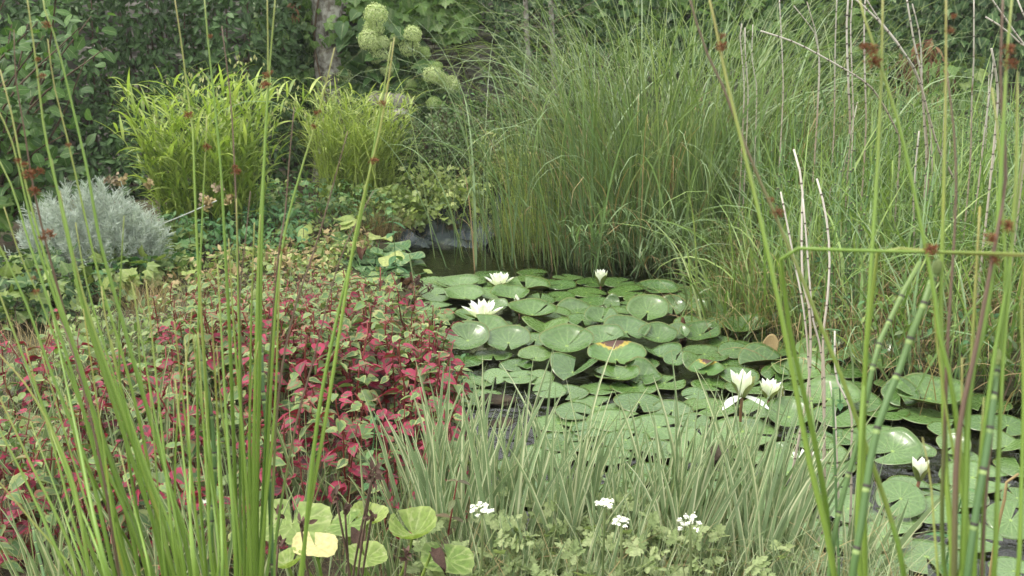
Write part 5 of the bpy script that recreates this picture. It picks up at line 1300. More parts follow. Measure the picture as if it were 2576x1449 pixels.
def lily_bud(u, v, lpx, lean, label, green=.6, zc=.03):
    c = P(u, v, zc); L = lpx / FPX * depth(c); t = thing('lily_bud', c, label, 'flower bud')
    for k in range(5):
        a = 2 * PI * k / 5; th = .10; d = np.array((math.cos(a) * math.sin(th), math.sin(a) * math.sin(th), math.cos(th))); nr = np.array((-math.cos(a), -math.sin(a), .1))
        m = Matrix.Rotation(lean, 4, 'Y') @ mat4(frames(d, nr)[0], L, np.array((math.cos(a), math.sin(a), 0)) * L * .07)
        link('petal', PET[1], t, m)
    for k in range(4):
        a = 2 * PI * k / 4 + .6; th = .10; d = np.array((math.cos(a) * math.sin(th), math.sin(a) * math.sin(th), math.cos(th))); nr = np.array((-math.cos(a), -math.sin(a), .1))
        if green < .9 and k == 3: continue
        link('sepal', SEP, t, Matrix.Rotation(lean, 4, 'Y') @ mat4(frames(d, nr)[0], L * (1.0 if green > .9 else .85), np.array((math.cos(a), math.sin(a), 0)) * L * .10))
    Geo().add(*tube([(0, 0, -.25), (0, 0, .01)], .005, 6)).build('stalk', M['lilystalk'], t)
lily_bud(1307, 780, 42, -.22, 'opening lily bud with a white tip and one olive sepal', .6)
lily_bud(1962, 1020, 52, .05, 'closed green lily bud beside the second white flower', 1)
lily_bud(1503, 792, 26, .5, 'small pale lily bud lying against a pad in the middle of the pond', .6, .02)
# ------------------------------------------------------------------ crimson and cream heart-leaved plants beside the pond
CH = {k: [Geo().add(*t).mesh('heart_leaf', M[k]) for t in T_HEART] for k in ('cham_green', 'cham_pink', 'cham_dark')}
def chameleon(mix, h, nl):
    t = thing('heart_leaf_plant', (0, 0, 0), '', 'plant')
    s = np.linspace(0, 1, 9); a0 = rng.uniform(0, 6.3); lean = rng.uniform(.02, .12)
    pts = np.stack((np.sin(a0) * lean * s ** 2 + .01 * np.sin(s * 9), np.cos(a0) * lean * s ** 2, s * h), -1)
    Geo().add(*tube(pts, np.linspace(.0034, .0018, 9), 5)).build('stem', M['redstem'], t)
    for k in range(nl):
        w = (.28 + .70 * k / (nl - 1)) * 8; ia = int(min(7, w)); p = pts[ia] + (pts[ia + 1] - pts[ia]) * (w - ia)
        a = a0 + k * 2.3 + rng.normal() * .3; top = k / (nl - 1)
        out = np.array((math.sin(a), math.cos(a), .25)); pet = .028 * (1 - .5 * top)
        q = p + out * pet
        Geo().add(*tube(np.array((p, q)), .0012, 3, False)).build('leaf_stalk', M['redstem'], t)
        kind = rng.choice(('cham_green', 'cham_pink', 'cham_dark'), p=mix if top < .75 else (min(1, mix[0] + .25), mix[1] * .75, 1 - min(1, mix[0] + .25) - mix[1] * .75) if mix[0] + .25 + mix[1] * .75 <= 1 else (1 - mix[1] * .5, mix[1] * .5, 0))
        d = unit(out * (1, 1, 0) + np.array((0, 0, rng.uniform(-.35, .12)))); nr = rnd_dirs(1, (0, -.25, 1), .24)[0]
        link('leaf', CH[kind][rng.integers(3)], t, mat4(frames(d, nr)[0], rng.uniform(.044, .068) * (1 - .40 * top), q))
    return t
MIXES = [((.92, .08, 0), 'green heart-leaved plant with cream leaf edges at the back of the red patch', 'cream-edged plants at the back of the patch'),
         ((.80, .17, .03), 'heart-leaved plant with mixed crimson and cream-edged leaves beside the pond', 'mixed crimson and cream plants by the pond'),
         ((.44, .44, .12), 'heart-leaved plant with bright crimson leaves towards the cream-edged blades', 'crimson plants near the cream-edged blades'),
         ((.36, .28, .36), 'low heart-leaved plant with dark maroon leaves among the rushes', 'maroon plants among the rushes')]
protos = []
for mix, lab, grp in MIXES:
    row = []
    for k in range(7):
        t = chameleon(mix, rng.uniform(.26, .36), int(rng.integers(9, 14))); t['label'] = lab; t['group'] = grp; row.append(t)
    protos.append(row)
used = set(); DOME = P(860, 920, .27)
def plant(kind, x, y, zoff=0, sc=1.0):
    k = int(rng.integers(7)); src = protos[kind][k]
    o = src if (kind, k) not in used else copy_tree(src)
    used.add((kind, k)); dome = math.exp(-((x - DOME[0]) / .75) ** 2 - ((y - DOME[1]) / .75) ** 2); sc = sc * (.95 + .20 * dome); o.location = (x, y, max(float(ground_z(x, y)), -.03) + zoff + .05 * dome); o.rotation_euler = (rng.normal() * .08, rng.normal() * .08, rng.uniform(0, 6.3)); s = rng.uniform(.8, 1.15) * sc; o.scale = (s, s, s)
# canopies are seen at about .3 m, so the outlines are taken on that level
def scatter_top(poly, n): return scatter_px(poly, n, .27)
for x, y in scatter_top([(380, 800), (450, 735), (600, 680), (760, 665), (930, 690), (1010, 740), (1050, 800), (900, 830), (640, 820), (420, 850)], 90): plant(0, x, y, -.02, .85)
for x, y in scatter_top([(380, 830), (700, 800), (1040, 790), (1120, 860), (1150, 960), (950, 980), (700, 950), (420, 930)], 92): plant(1, x, y, 0, .95)
for x, y in scatter_top([(620, 930), (1100, 900), (1170, 980), (1190, 1120), (1200, 1210), (1050, 1240), (850, 1200), (640, 1130)], 84): plant(2, x, y)
for x, y in scatter_top([(860, 780), (1060, 800), (1140, 880), (1180, 1000), (1100, 1020), (900, 900)], 16): plant(2, x, y, 0, .9)
for x, y in scatter_top([(60, 900), (300, 880), (620, 980), (620, 1240), (560, 1300), (300, 1250), (-40, 1240), (-60, 1000)], 50): plant(3, x, y, -.02, 1.0)
for x, y in scatter_top([(-60, 1240), (300, 1230), (560, 1290), (700, 1250), (660, 1330), (300, 1380), (-60, 1400)], 14): plant(3, x, y, -.06, 1.0)
for kind in range(4):                                  # a plant made for a patch but not placed yet goes in as well
    for k in range(7):
        if (kind, k) not in used:
            x, y = scatter_top([(640, 900), (1050, 880), (1120, 980), (700, 1050)], 1)[0]; protos[kind][k].location = (x, y, max(float(ground_z(x, y)), -.03)); used.add((kind, k))
BEDMARKS = [(643, 750, 'tip of the taller ringed horsetail'), (497, 870, 'tip of the shorter ringed horsetail'), (945, 1050, 'mint spike tip'), (740, 1310, 'big yellow leaf'), (1120, 860, 'raised lily pads'), (1040, 700, 'marsh marigold mound'), (372, 815, 'pale dry grass tuft'), (175, 1130, 'crumpled leaves by the rushes'), (1235, 1020, 'low wet stones'), (1213, 1275, 'widest white flower cluster'), (960, 870, 'dead leaf in the patch'), (520, 1258, 'tiny white flower cluster'), (1085, 800, 'lance-leaved shoot by the pond'), (83, 1326, 'small thin horsetail'), (100, 900, 'grey brown garden stone'), (455, 980, 'heap of dead leaves'), (700, 870, 'arching pale grass leaf'), (560, 680, 'mint patch'), (1150, 1210, 'purplish leafy spike'), (870, 1285, 'forked brown stalk'), (820, 1050, 'thickest leaning rush'), (300, 1250, 'rush fan')]
PLANTS = [o for o in bpy.data.objects if o.name.startswith('heart_leaf_plant')]
for mix, lab, grp in MIXES:
    word = {'g': 'cream-edged heart-leaved plant', 'h': 'crimson and green heart-leaved plant'}.get(lab[0], 'maroon-leaved low plant') if 'bright' not in lab else 'bright crimson heart-leaved plant'
    name_by_landmarks([o for o in PLANTS if o.get('group') == grp], word, BEDMARKS)
# curled dead leaves in the patch
dl = [Geo().add(*grid_leaf(ROUND, .9, .6, .05, seed=60 + k, wave=.12)).mesh('dead_leaf', M['deadleaf']) for k in range(3)]
for (u, v, s) in ((190, 1045, .10), (175, 1130, .12), (215, 1150, .11), (440, 985, .10), (480, 1000, .09), (520, 940, .09), (430, 940, .08), (60, 1350, .11), (40, 1330, .09), (560, 960, .08), (350, 880, .09), (330, 860, .08), (960, 870, .06)):
    c = P(u, v, .17); o = link('dead_leaf', dl[rng.integers(3)]); o.matrix_basis = Matrix.Translation(c) @ Matrix.Rotation(rng.uniform(0, 6), 4, 'Z') @ Matrix.Rotation(rng.normal() * .5, 4, 'X') @ Matrix.Diagonal((s, s, s, 1))
    tag(o, 'crumpled dead brown leaf caught among the heart-leaved plants', 'dead leaf', 'crumpled dead leaves among the plants')

name_by_landmarks([o for o in bpy.data.objects if o.name.startswith('dead_leaf') and o.get('group')], 'crumpled dead brown leaf', BEDMARKS)
# ------------------------------------------------------------------ ground covers
def cover(name, label, poly, n, tms, mats, sz, z=(.02, .12), kind_z=.05, nind=0, lay=.8):
    xy = scatter_px(poly, n, kind_z); p = on_ground(xy); p[:, 2] = np.maximum(p[:, 2], 0) + rng.uniform(*z, n) + .05 * np.sin(p[:, 0] * 5) * np.cos(p[:, 1] * 6)
    c = p.mean(0); t = thing(name, (c[0], c[1], float(ground_z(c[0], c[1]))), label, 'ground cover plant')
    rot = frames(rnd_dirs(n, (0, -.4, 0), lay), rnd_dirs(n, (0, -.25, 1), .3)); ms = mesh_grid(name + '_leaf', tms, mats)
    leaf_parts(t, tms, ms, p, rot, rng.uniform(*sz, n), nind, 'foliage', mats)
    g = Geo(); k = min(n // 3, 260); idx = rng.choice(n, k, False); q = p[idx] - c + np.array((0, 0, c[2] - float(ground_z(c[0], c[1]))))
    for a in q:
        b = a + np.array((rng.normal() * .05, rng.normal() * .05, 0)); b[2] = min(b[2], 0) - .08
        g.add(*tube(np.array((b, a)), .002, 3, False))
    g.build('stems', M['twig'], t)['kind'] = 'stuff'
    return t
cover('ground_ivy', 'golden green small-leaved carpet on the bank left of the stream', [(1000, 560), (960, 480), (1060, 400), (1200, 360), (1300, 350), (1330, 430), (1250, 470), (1180, 520), (1130, 560), (1040, 590)], 2600, T_IVY + T_OVATE[:1], [M['gold'], M['gold_ivy'], M['gold']], (.035, .065), (.02, .22), nind=200)
cover('ivy', 'ivy trailing over the upper part of the slate blue liner', [(1150, 530), (1190, 490), (1250, 485), (1230, 560), (1160, 585), (1080, 585), (1040, 578)], 260, T_IVY, [M['gold_ivy'], M['gold'], M['cotoneaster']], (.05, .085), (.12, .3), nind=120)
cover('ivy', 'yellow green ivy spilling over the stones at the edge of the stream', [(1000, 600), (1010, 520), (1080, 480), (1180, 500), (1160, 545), (1090, 575)], 420, T_IVY, [M['gold_ivy'], M['gold']], (.06, .10), (.05, .22), nind=150)
cover('mint', 'soft green mint-like patch under the broad lime grass', [(400, 640), (440, 590), (560, 590), (700, 600), (790, 620), (760, 680), (640, 690), (480, 700)], 1300, T_OVATE, [M['mint']], (.04, .07), (.05, .24), nind=200)
cover('ivy', 'yellowing ivy sprawling at the foot of the silver bush', [(230, 800), (250, 740), (320, 690), (420, 650), (520, 660), (480, 730), (380, 780), (300, 830)], 620, T_IVY + T_CREEPER[:1], [M['gold_ivy'], M['gold_ivy'], M['mint']], (.05, .09), (.04, .17), nind=200)
cover('weeds', 'low leafy weeds hiding the feet of the two lime grasses', [(420, 600), (560, 580), (720, 560), (960, 545), (1000, 600), (820, 625), (600, 630)], 1500, T_OVATE[:2] + T_IVY[:1], [M['mint'], M['gold_ivy'], M['shrub']], (.035, .065), (.04, .3), nind=150)
cover('weeds', 'low mixed weeds and litter behind the heart-leaved plants', [(560, 690), (700, 640), (900, 600), (960, 640), (800, 720), (640, 740), (420, 790), (420, 740)], 1700, T_OVATE + T_IVY[:1], [M['gold'], M['gold_ivy'], M['straw']], (.03, .055), (.02, .14), nind=120)
cover('ivy', 'dark low ivy at the shaded foot of the shrub', [(-60, 800), (60, 760), (200, 780), (240, 850), (80, 880), (-60, 900)], 560, T_IVY, [M['ivy'], M['hedge'], M['gold_ivy']], (.05, .08), (.03, .25), nind=120)
cover('weeds', 'small-leaved weeds creeping under the maroon plants', [(100, 1000), (200, 860), (420, 850), (560, 900), (640, 1000), (600, 1300), (300, 1340), (0, 1330), (-60, 1100)], 2200, T_OVATE[:2] + T_ROUND[:1], [M['weed_green'] if 'weed_green' in M else M['cotoneaster'], M['dropwort'], M['meadow']], (.02, .045), (.02, .16), nind=150)
cover('weeds', 'fine bright weeds trailing over the bank under the horsetails', [(1900, 720), (2100, 760), (2400, 800), (2640, 830), (2640, 560), (2300, 520), (1950, 560)], 2600, T_OVATE[:2], [M['cotoneaster'], M['meadow'], M['mint']], (.025, .05), (.05, .5), nind=150)
cover('weeds', 'leafy plants along the muddy edge below the horsetails', [(1900, 800), (2050, 900), (2300, 950), (2640, 1000), (2640, 840), (2300, 800), (2000, 740)], 900, T_OVATE, [M['cotoneaster'], M['mint'], M['meadow']], (.03, .06), (.03, .3), nind=120)
cover('vine_leaf_plant', 'large pale lobed leaves low at the picture edge before the silver bush', [(-60, 700), (-40, 610), (60, 600), (90, 680), (60, 750)], 16, T_VINE, [M['creeper']], (.16, .22), (.25, .5), nind=16)

# dry tufted grass by the stream and beside the silver bush
for (u, v, n, sz, lab) in ((962, 600, 420, .34, 'dry tan tufted grass mound at the lip of the stream'), (372, 815, 260, .26, 'small pale dry grass tuft between the ivy and the crimson leaves'), (100, 930, 160, .24, 'thin dry grass beside the grey brown stone')):
    b = P(u, v, .05); b[2] = float(ground_z(b[0], b[1]))
    blade_clump('tuft_grass', lab, b, n, (.16, .14), (sz * .6, sz), (.0015, .003), (0, .7), (.3, 1.6), M['straw'])

# ------------------------------------------------------------------ marsh marigold with round leaves
def round_leaf_tm(seed, cup=.15, wave=.04, teeth=0, sinus=.28):
    r = np.random.default_rng(seed); ns, nr = 30, 4; a = np.linspace(sinus, 2 * PI - sinus, ns + 1); ph = r.uniform(0, 6, 3)
    edge = 1 + .05 * np.sin(2 * a + ph[0]) + (teeth * (np.arange(ns + 1) % 2)); V, U = [(0, 0, 0)], [(.5, .05)]
    for q in np.linspace(0, 1, nr + 1)[1:]:
        e = edge if q > .99 else 1 + .05 * np.sin(2 * a + ph[0])
        x = np.sin(a) * q * e * .52; y = .0 + (-np.cos(a) * q * e) * .5
        V += list(np.stack((x, y, cup * q * q * .5 + wave * q * q * np.sin(3 * a + ph[1]) - .03 * q), -1)); U += list(np.stack((.5 + .5 * np.sin(a) * q, .5 - .5 * np.cos(a) * q), -1))
    m = ns + 1; j = np.arange(ns); F = [np.stack((np.zeros(ns, int), 2 + j, 1 + j, np.full(ns, -1)), -1)]
    for q in range(nr - 1):
        b = 1 + q * m; F.append(np.stack((b + j, b + j + 1, b + m + j + 1, b + m + j), -1))
    V, F, U = np.array(V, float), np.concatenate(F), np.array(U, float)
    n_ = np.cross(V[F[5, 1]] - V[F[5, 0]], V[F[5, 2]] - V[F[5, 0]])
    if n_[2] < 0: F = np.where(F[:, 3:] < 0, F[:, [0, 2, 1, 3]], F[:, [0, 3, 2, 1]])
    return V, F, U
RL = [round_leaf_tm(70 + k, c, w) for k, (c, w) in enumerate(((.3, .05), (.12, .08), (-.15, .04)))]
def round_plant(name, label, b, leaves, mats, cat, seeds=()):
    """leaves: (u, v, width px, height px, distance, material number)"""
    t = thing(name, b, label, cat); b = np.asarray(b, float)
    ms = [[Geo().add(*tm).mesh(name + '_leaf', m) for m in mats] for tm in RL]
    for (u, v, w, h, yy, mi) in leaves:
        p = D(u, v, yy); s = w / FPX * depth(p); el = math.atan2(CAM_H - p[2], p[1]); tilt = math.asin(min(.95, max(.1, h / w))) - el
        nr = np.array((rng.normal() * .22, -math.sin(tilt), math.cos(tilt))); d = unit(np.array((rng.normal() * .7, 1.0 if rng.random() < .5 else -1.0, 0)))
        link('leaf', ms[rng.integers(3)][mi], t, mat4(frames(d, nr)[0], s, p - b))
        st = smooth_line([np.array((rng.normal() * .06, rng.normal() * .05, 0)), (p - b) * (.7, .7, .6), p - b], 8)
        Geo().add(*tube(st, .003, 4, False)).build('leaf_stalk', M['mint'], t)
    return t
b = P(930, 705, .03); b[2] = float(ground_z(b[0], b[1]))
LV = []
for q in range(46):
    u, v = rng.uniform(815, 1040), rng.uniform(600, 715)
    if u > 960 and v < 625: v += 40
    LV.append((u, v, rng.uniform(48, 78), rng.uniform(22, 44), 6.1 + (700 - v) * .006 + rng.normal() * .05, 0))
LV += [(985, 652, 64, 42, 5.95, 1), (932, 700, 52, 40, 5.7, 1), (975, 718, 50, 42, 5.65, 1), (957, 598, 62, 28, 6.6, 1), (772, 590, 52, 52, 6.4, 1), (868, 555, 62, 40, 6.8, 1), (880, 570, 50, 34, 6.7, 1), (1075, 685, 26, 34, 5.6, 1), (1048, 735, 26, 24, 5.5, 1), (850, 700, 50, 36, 5.8, 1)]
mar = round_plant('marsh_marigold', 'mound of round blue green leaves with a few yellowing ones beside the open water', b, LV, [M['marigold'], M['marigold_old']], 'plant')
for (u, v, yy) in ((1020, 700, 5.5), (1035, 715, 5.5), (1050, 728, 5.45), (1046, 700, 5.5), (912, 625, 6.3), (990, 730, 5.5)):
    p = D(u, v, yy); link('withered_leaf', dl[rng.integers(3)], mar, mat4(frames(rnd_dirs(1, (0, -1, 0), .5), rnd_dirs(1, (0, -.6, .8), .3))[0], .085, p - b))
# dark dried seed heads on wiry stalks
def wiry(name, label, b, heads, mat_stem, mat_head, hs, r=.0022, cat='dried flower stalk', kn=12):
    b = np.asarray(b, float); t = thing(name, b, label, cat)
    for h in heads:
        h = np.asarray(h, float) - b; st = Geo().add(*tube(smooth_line([(0, 0, 0), h * (.5, .5, .55) + rng.normal(size=3) * .01, h], 9), r, 4)).build('stalk', mat_stem, t)
        g = Geo(); V, F, U = grid_leaf(OVATE, .3, .2, cols=3); stamp(g, (V, F, U), np.tile(h, (kn, 1)) + rng.normal(size=(kn, 3)) * hs * .25, frames(rnd_dirs(kn, (0, 0, .3), .9), rnd_dirs(kn, (0, -1, .3), .7)), rng.uniform(hs * .6, hs * 1.2, kn))
        g.build('seed_head', mat_head, st)
    return t
b = P(1000, 800, .05)
wiry('dried_flower_stalk', 'branched stalk with small dark seed heads over the pale lily pads', (b[0], b[1], .03), [D(u, v, 5.0) for u, v in ((1063, 715), (1082, 718), (1082, 731), (1045, 713), (1028, 728), (1028, 758), (1079, 767), (1052, 660 + 40))], M['twig'], M['burnt'], .022)

# ------------------------------------------------------------------ cream-edged sweet flag along the near edge
fan_px = [(1010, 1470), (1120, 1400), (1250, 1370), (1420, 1400), (1640, 1430), (1880, 1460), (2080, 1500), (2200, 1560), (2200, 1600), (1700, 1570), (1100, 1560)]
def flag_fan(x, y, h, lean, n, label, group, mat, z=None, w=(.011, .020)):
    z = float(ground_z(x, y)) if z is None else z; z = max(z, -.06)
    t = thing('sweet_flag', (x, y, z), label, 'sweet flag', group)
    a = rng.uniform(-.5, .5); spread = np.linspace(-1, 1, n)
    B = np.stack((spread * .018 * math.cos(a), spread * .018 * math.sin(a), np.zeros(n)), -1) + rng.normal(size=(n, 3)) * (.012, .012, 0)
    ang = spread * .16 + lean + rng.normal(size=n) * .09
    az = np.where(ang >= 0, PI / 2 + a * .6 + rng.normal(size=n) * .5, -PI / 2 + a * .6 + rng.normal(size=n) * .5)
    V, F, U = ribbons(B, az, h * rng.uniform(.6, 1.12, n), rng.uniform(*w, n), np.abs(ang), rng.uniform(-.05, .40, n) + .25 * (rng.random(n) < .12), 9, 1.8, .0, rng.choice((1.2, -1.2, 1.57, 1.9), n) + rng.normal(size=n) * .2, .55, .75, 1.0)
    if rng.random() < .5: U[:, 0] = 1 - U[:, 0]
    for i in range(n): Geo().add(V[i * 20:(i + 1) * 20], F[:9], U[:20]).build('blade', mat, t)
for x, y in scatter_px(fan_px, 80, .0):
    u, v, f = project(np.array((x, y, .3))); u = u[0]
    flag_fan(x, y, rng.uniform(.36, .55), .03 + .10 * np.clip((u - 1200) / 900, 0, 1), 6, 'fan of cream-edged green blades standing in the shallow water', 'cream-edged flag fans along the near edge', M['flag'])
for x, y in scatter_px([(1180, 1420), (1400, 1390), (1700, 1420), (2100, 1480), (2100, 1560), (1300, 1540)], 9, .0):
    flag_fan(x, y, rng.uniform(.50, .66), .05, 5, 'taller fan of cream-edged blades overlapping the lily pads', 'tall cream-edged fans before the pads', M['flag'])
for x, y in scatter_px([(40, 1500), (80, 1200), (300, 1180), (640, 1240), (1000, 1330), (1150, 1330), (1100, 1600), (60, 1700)], 44, .03):
    flag_fan(x, y, rng.uniform(.24, .42), rng.normal() * .12, 5, 'short fan of pale striped blades among the maroon plants', 'striped fans among the maroon plants', M['weed_grass'], w=(.007, .013))
for x, y in scatter_px([(1150, 1540), (1900, 1560), (2050, 1600), (2050, 1680), (1150, 1680)], 24, .0):
    flag_fan(x, y, rng.uniform(.20, .36), .06, 5, 'short fan of cream-edged blades at the very front', 'short cream-edged fans at the front', M['flag'], w=(.008, .015))
FRONT = [(1213, 1275, 'widest white flower cluster'), (1522, 1262, 'thin flat white flower cluster'), (1563, 1305, 'small loose white flower cluster'), (1737, 1300, 'dome of white flowers'), (1125, 1408, 'brown-patched yellow leaf'), (1040, 1345, 'twisted yellow leaf'), (1150, 1210, 'purplish leafy spike'), (1250, 1060, 'small wet stone'), (1480, 1200, 'gap of open water'), (1795, 1145, 'mossy stone'), (1867, 1083, 'broad torn pad'), (2026, 1182, 'half-hidden white flower'), (2090, 1366, 'slim ringed horsetails'), (2244, 1157, 'big smooth cupped pad'), (2150, 1400, 'thick slanting horsetail'), (2434, 1400, 'ringed horsetail with the cut top'), (740, 1430, 'lowest yellow leaf'), (520, 1258, 'tiny white flower cluster'), (83, 1326, 'small thin horsetail'), (410, 1416, 'cut horsetail stub'), (945, 1150, 'mint spike'), (1640, 1050, 'flat notched pad'), (190, 1090, 'crumpled leaves by the rushes')]
FANS = [o for o in bpy.data.objects if o.name.startswith('sweet_flag')]
for grp, word in (('cream-edged flag fans along the near edge', 'fan of cream-edged blades'), ('tall cream-edged fans before the pads', 'tall fan of cream-edged blades'), ('striped fans among the maroon plants', 'short fan of pale striped blades'), ('short cream-edged fans at the front', 'short fan of cream-edged blades')):
    name_by_landmarks([o for o in FANS if o.get('group') == grp], word, FRONT)
# fine grass everywhere in the near bed
for poly, n, L in (([(-80, 1000), (300, 900), (640, 960), (900, 1200), (1150, 1320), (1200, 1600), (-80, 1700)], 2600, (.10, .28)), ([(1150, 1420), (1800, 1440), (2300, 1500), (2300, 1700), (1100, 1650)], 1500, (.15, .36)), ([(100, 950), (380, 820), (640, 760), (1000, 750), (1120, 900), (900, 1000), (400, 950)], 700, (.15, .30))):
    xy = scatter_px(poly, n, .05); p = on_ground(xy); p[:, 2] = np.maximum(p[:, 2], -.05)
    V, F, U = ribbons(p, rng.uniform(0, 6.3, n), rng.uniform(*L, n), rng.uniform(.0018, .0045, n), rng.uniform(0, .5, n), rng.uniform(.2, 1.9, n), 6, 1.5, 0, rng.normal(size=n) * .6)
    o = Geo().add(V, F, U).build('fine_grass', [M['weed_grass'], M['straw']]); m = np.repeat((rng.random(n) < .22).astype(np.int32), 6); o.data.polygons.foreach_set('material_index', m)
    tag(o, 'fine pale grass growing between the heart-leaved plants and the flag blades', 'grass', kind='stuff')
for k, (px, yy, w) in enumerate((([(590, 1250), (640, 1060), (760, 1010), (850, 1040)], 2.9, .014), ([(620, 1180), (545, 1090), (530, 1080)], 3.0, .012), ([(730, 1100), (700, 930), (690, 870)], 3.1, .016), ([(1030, 640), (1045, 770), (1010, 830)], 5.0, .02), ([(640, 1180), (600, 890), (500, 868), (470, 870)], 3.2, .012))):
    w3 = smooth_line([D(u, v, yy) for u, v in px], 12); g = Geo(); sd = np.array((.3, 0, .95)) * w / 2
    tp_ = np.linspace(1, .1, 12)[:, None]; V = np.stack((w3 - sd * tp_, w3 + sd * tp_), 1).reshape(-1, 3); i = np.arange(11) * 2
    o = g.add(V - w3[0], np.stack((i, i + 1, i + 3, i + 2), -1), np.tile([(0, .5), (1, .5)], (12, 1))).build('grass_leaf', M['weed_grass']); o.location = w3[0]
    tag(o, 'broad pale grass leaf arching over the crimson plants', 'grass', 'pale grass leaves arching over the patch')

name_by_landmarks([o for o in bpy.data.objects if o.name.startswith('grass_leaf') and o.get('group')], 'broad pale arching grass leaf', BEDMARKS)
# ------------------------------------------------------------------ leafy mint spikes among the crimson plants
def leaf_spike(label, foot, tip, n, sz, mat, stem, cat='plant', name='leafy_spike'):
    foot, tip = np.asarray(foot, float), np.asarray(tip, float); t = thing(name, foot, label, cat); h = tip - foot
    pts = smooth_line([(0, 0, 0), h * (.3, .3, .5), h], 10); Geo().add(*tube(pts, np.linspace(.0035, .0018, 10), 5)).build('stem', stem, t)
    ms = [Geo().add(*tm).mesh('spike_leaf', mat) for tm in (T_LANCE[0], T_OVATE[0])]
    for k in range(n):
        w = (.25 + .75 * k / (n - 1)) * 9; ia = int(min(8, w)); p = pts[ia] + (pts[ia + 1] - pts[ia]) * (w - ia); a0 = k * PI / 2 + .3
        for q in (0, PI):
            d = np.array((math.sin(a0 + q), math.cos(a0 + q), rng.uniform(-.35, .2))); link('leaf', ms[1], t, mat4(frames(d, (0, 0, 1))[0], sz * rng.uniform(.75, 1.1) * (1 - .5 * (k / n) ** 2), p))
    return t
for (u0, v0, u1, v1, y, n, sz, lab) in ((930, 1330, 945, 1050, 2.45, 7, .055, 'green leafy mint spike rising before the crimson plants'), (1115, 1400, 1150, 1210, 2.15, 6, .055, 'leafy spike with purplish leaves near the withered brown-edged leaf'), (1000, 760, 985, 530, 5.4, 7, .11, 'tall lance-leaved shoot behind the round-leaved mound'), (1115, 1010, 1085, 800, 3.9, 8, .075, 'lance-leaved shoot at the pond edge beside the crimson leaves'), (1160, 1010, 1170, 890, 3.7, 7, .08, 'low shoot with narrow leaves over the water by the crimson plants'),
                                       (2120, 1000, 2090, 830, 3.6, 6, .06, 'small leafy shoot in the water behind the bleached stalks'), (2380, 1390, 2425, 1230, 2.4, 4, .07, 'small water plant with spoon-shaped leaves near the rushes')):
    f = D(u0, v0, y); f[2] = max(float(ground_z(f[0], f[1])), -.05); leaf_spike(lab, f, D(u1, v1, y - .03), n, sz, M['mint'] if 'purpl' not in lab else M['purple'], M['redstem'] if 'purpl' in lab else M['mint'])

# ------------------------------------------------------------------ water dropwort: cut grey-green foliage with white umbels
def cut_leaf(seed):
    r = np.random.default_rng(seed); g = Geo(); s = np.linspace(0, 1, 7); pts = np.stack((.04 * np.sin(s * 3 + seed), s, -.25 * s ** 2), -1); g.add(*tube(pts, .010, 3))
    T = fan_leaf([(0, 0), (.18, .05), (.34, .2), (.2, .3), (.42, .5), (.2, .55), (.22, .75), (0, 1)], .1, .1, seed)
    for k in range(3):
        w = .34 + .24 * k + .05 * r.normal()
        for sd in (-1, 1):
            p = np.array((np.interp(w, s, pts[:, 0]), w, -.25 * w * w)); stamp(g, T, p[None], frames((sd * .9, .55 + .3 * r.normal(), .1 + .35 * r.normal()), (r.normal() * .5, -.1 + .4 * r.normal(), 1)), np.array([.55 - .08 * k + .08 * r.normal()]))
    stamp(g, T, pts[-1:], frames((0, 1, -.3), (0, .2, 1)), np.array([.38])); return g.mesh('cut_leaf', M['dropwort'])
CL = [cut_leaf(s) for s in range(4)]
def umbel(t, p, wpx, yy, dome=.35):
    g = Geo(); size = wpx / FPX * depth(p); n = 13; pl = p - np.array(t.location)
    st = Geo().add(*tube(smooth_line([(rng.normal() * .03, rng.normal() * .03, 0), pl * (.6, .6, .55), pl - (0, 0, size * .35)], 9), .0028, 5)).build('flower_stalk', M['dropwort'], t)
    rays = Geo()
    for k in range(n):
        r_ = math.sqrt((k + .4) / n) * size * .5; a = k * 2.4; c = pl + np.array((r_ * math.cos(a), r_ * math.sin(a), -dome * r_ * r_ / (size * .5) + rng.normal() * .003))
        rays.add(*tube(np.array((pl - (0, 0, size * .35), c)), .0007, 3, False)); m = 16; q = rng.normal(size=(m, 3)) * (size * .05, size * .05, size * .03) + c
        stamp(g, (np.array([(-.5, -.5, 0), (.5, -.5, .1), (.5, .5, 0), (-.5, .5, .1)]), np.array([(0, 1, 2, 3)]), np.zeros((4, 2)) + .5), q, frames(rnd_dirs(m, (1, 0, 0), .7), rnd_dirs(m, (0, -.4, .9), .4)), rng.uniform(.0022, .0042, m))
    rays.build('umbel_rays', M['dropwort'], st); g.build('umbel', M['umbel'], st)
UMB = {0: (1213, 1275, 62, 'cut-leaved plant with the widest flat white flower cluster, beside the crimson plants'), 1: (1522, 1262, 48, 'cut-leaved plant with a thin flat white flower cluster among the striped blades'), 2: (1563, 1305, 44, 'cut-leaved plant with a small loose white flower cluster low in the blades'), 3: (1737, 1300, 66, 'cut-leaved plant with a rounded dome of white flowers'), 4: (520, 1258, 26, 'small cut-leaved plant with a tiny white flower cluster behind the rushes')}
spots = [P(u, v, .05) for u, v in ((1200, 1640), (1510, 1640), (1570, 1660), (1740, 1640), (520, 1420))] + [np.array((x, y, 0)) for x, y in scatter_px([(1130, 1500), (1500, 1480), (1850, 1500), (1900, 1600), (1150, 1620)], 12, .03)]
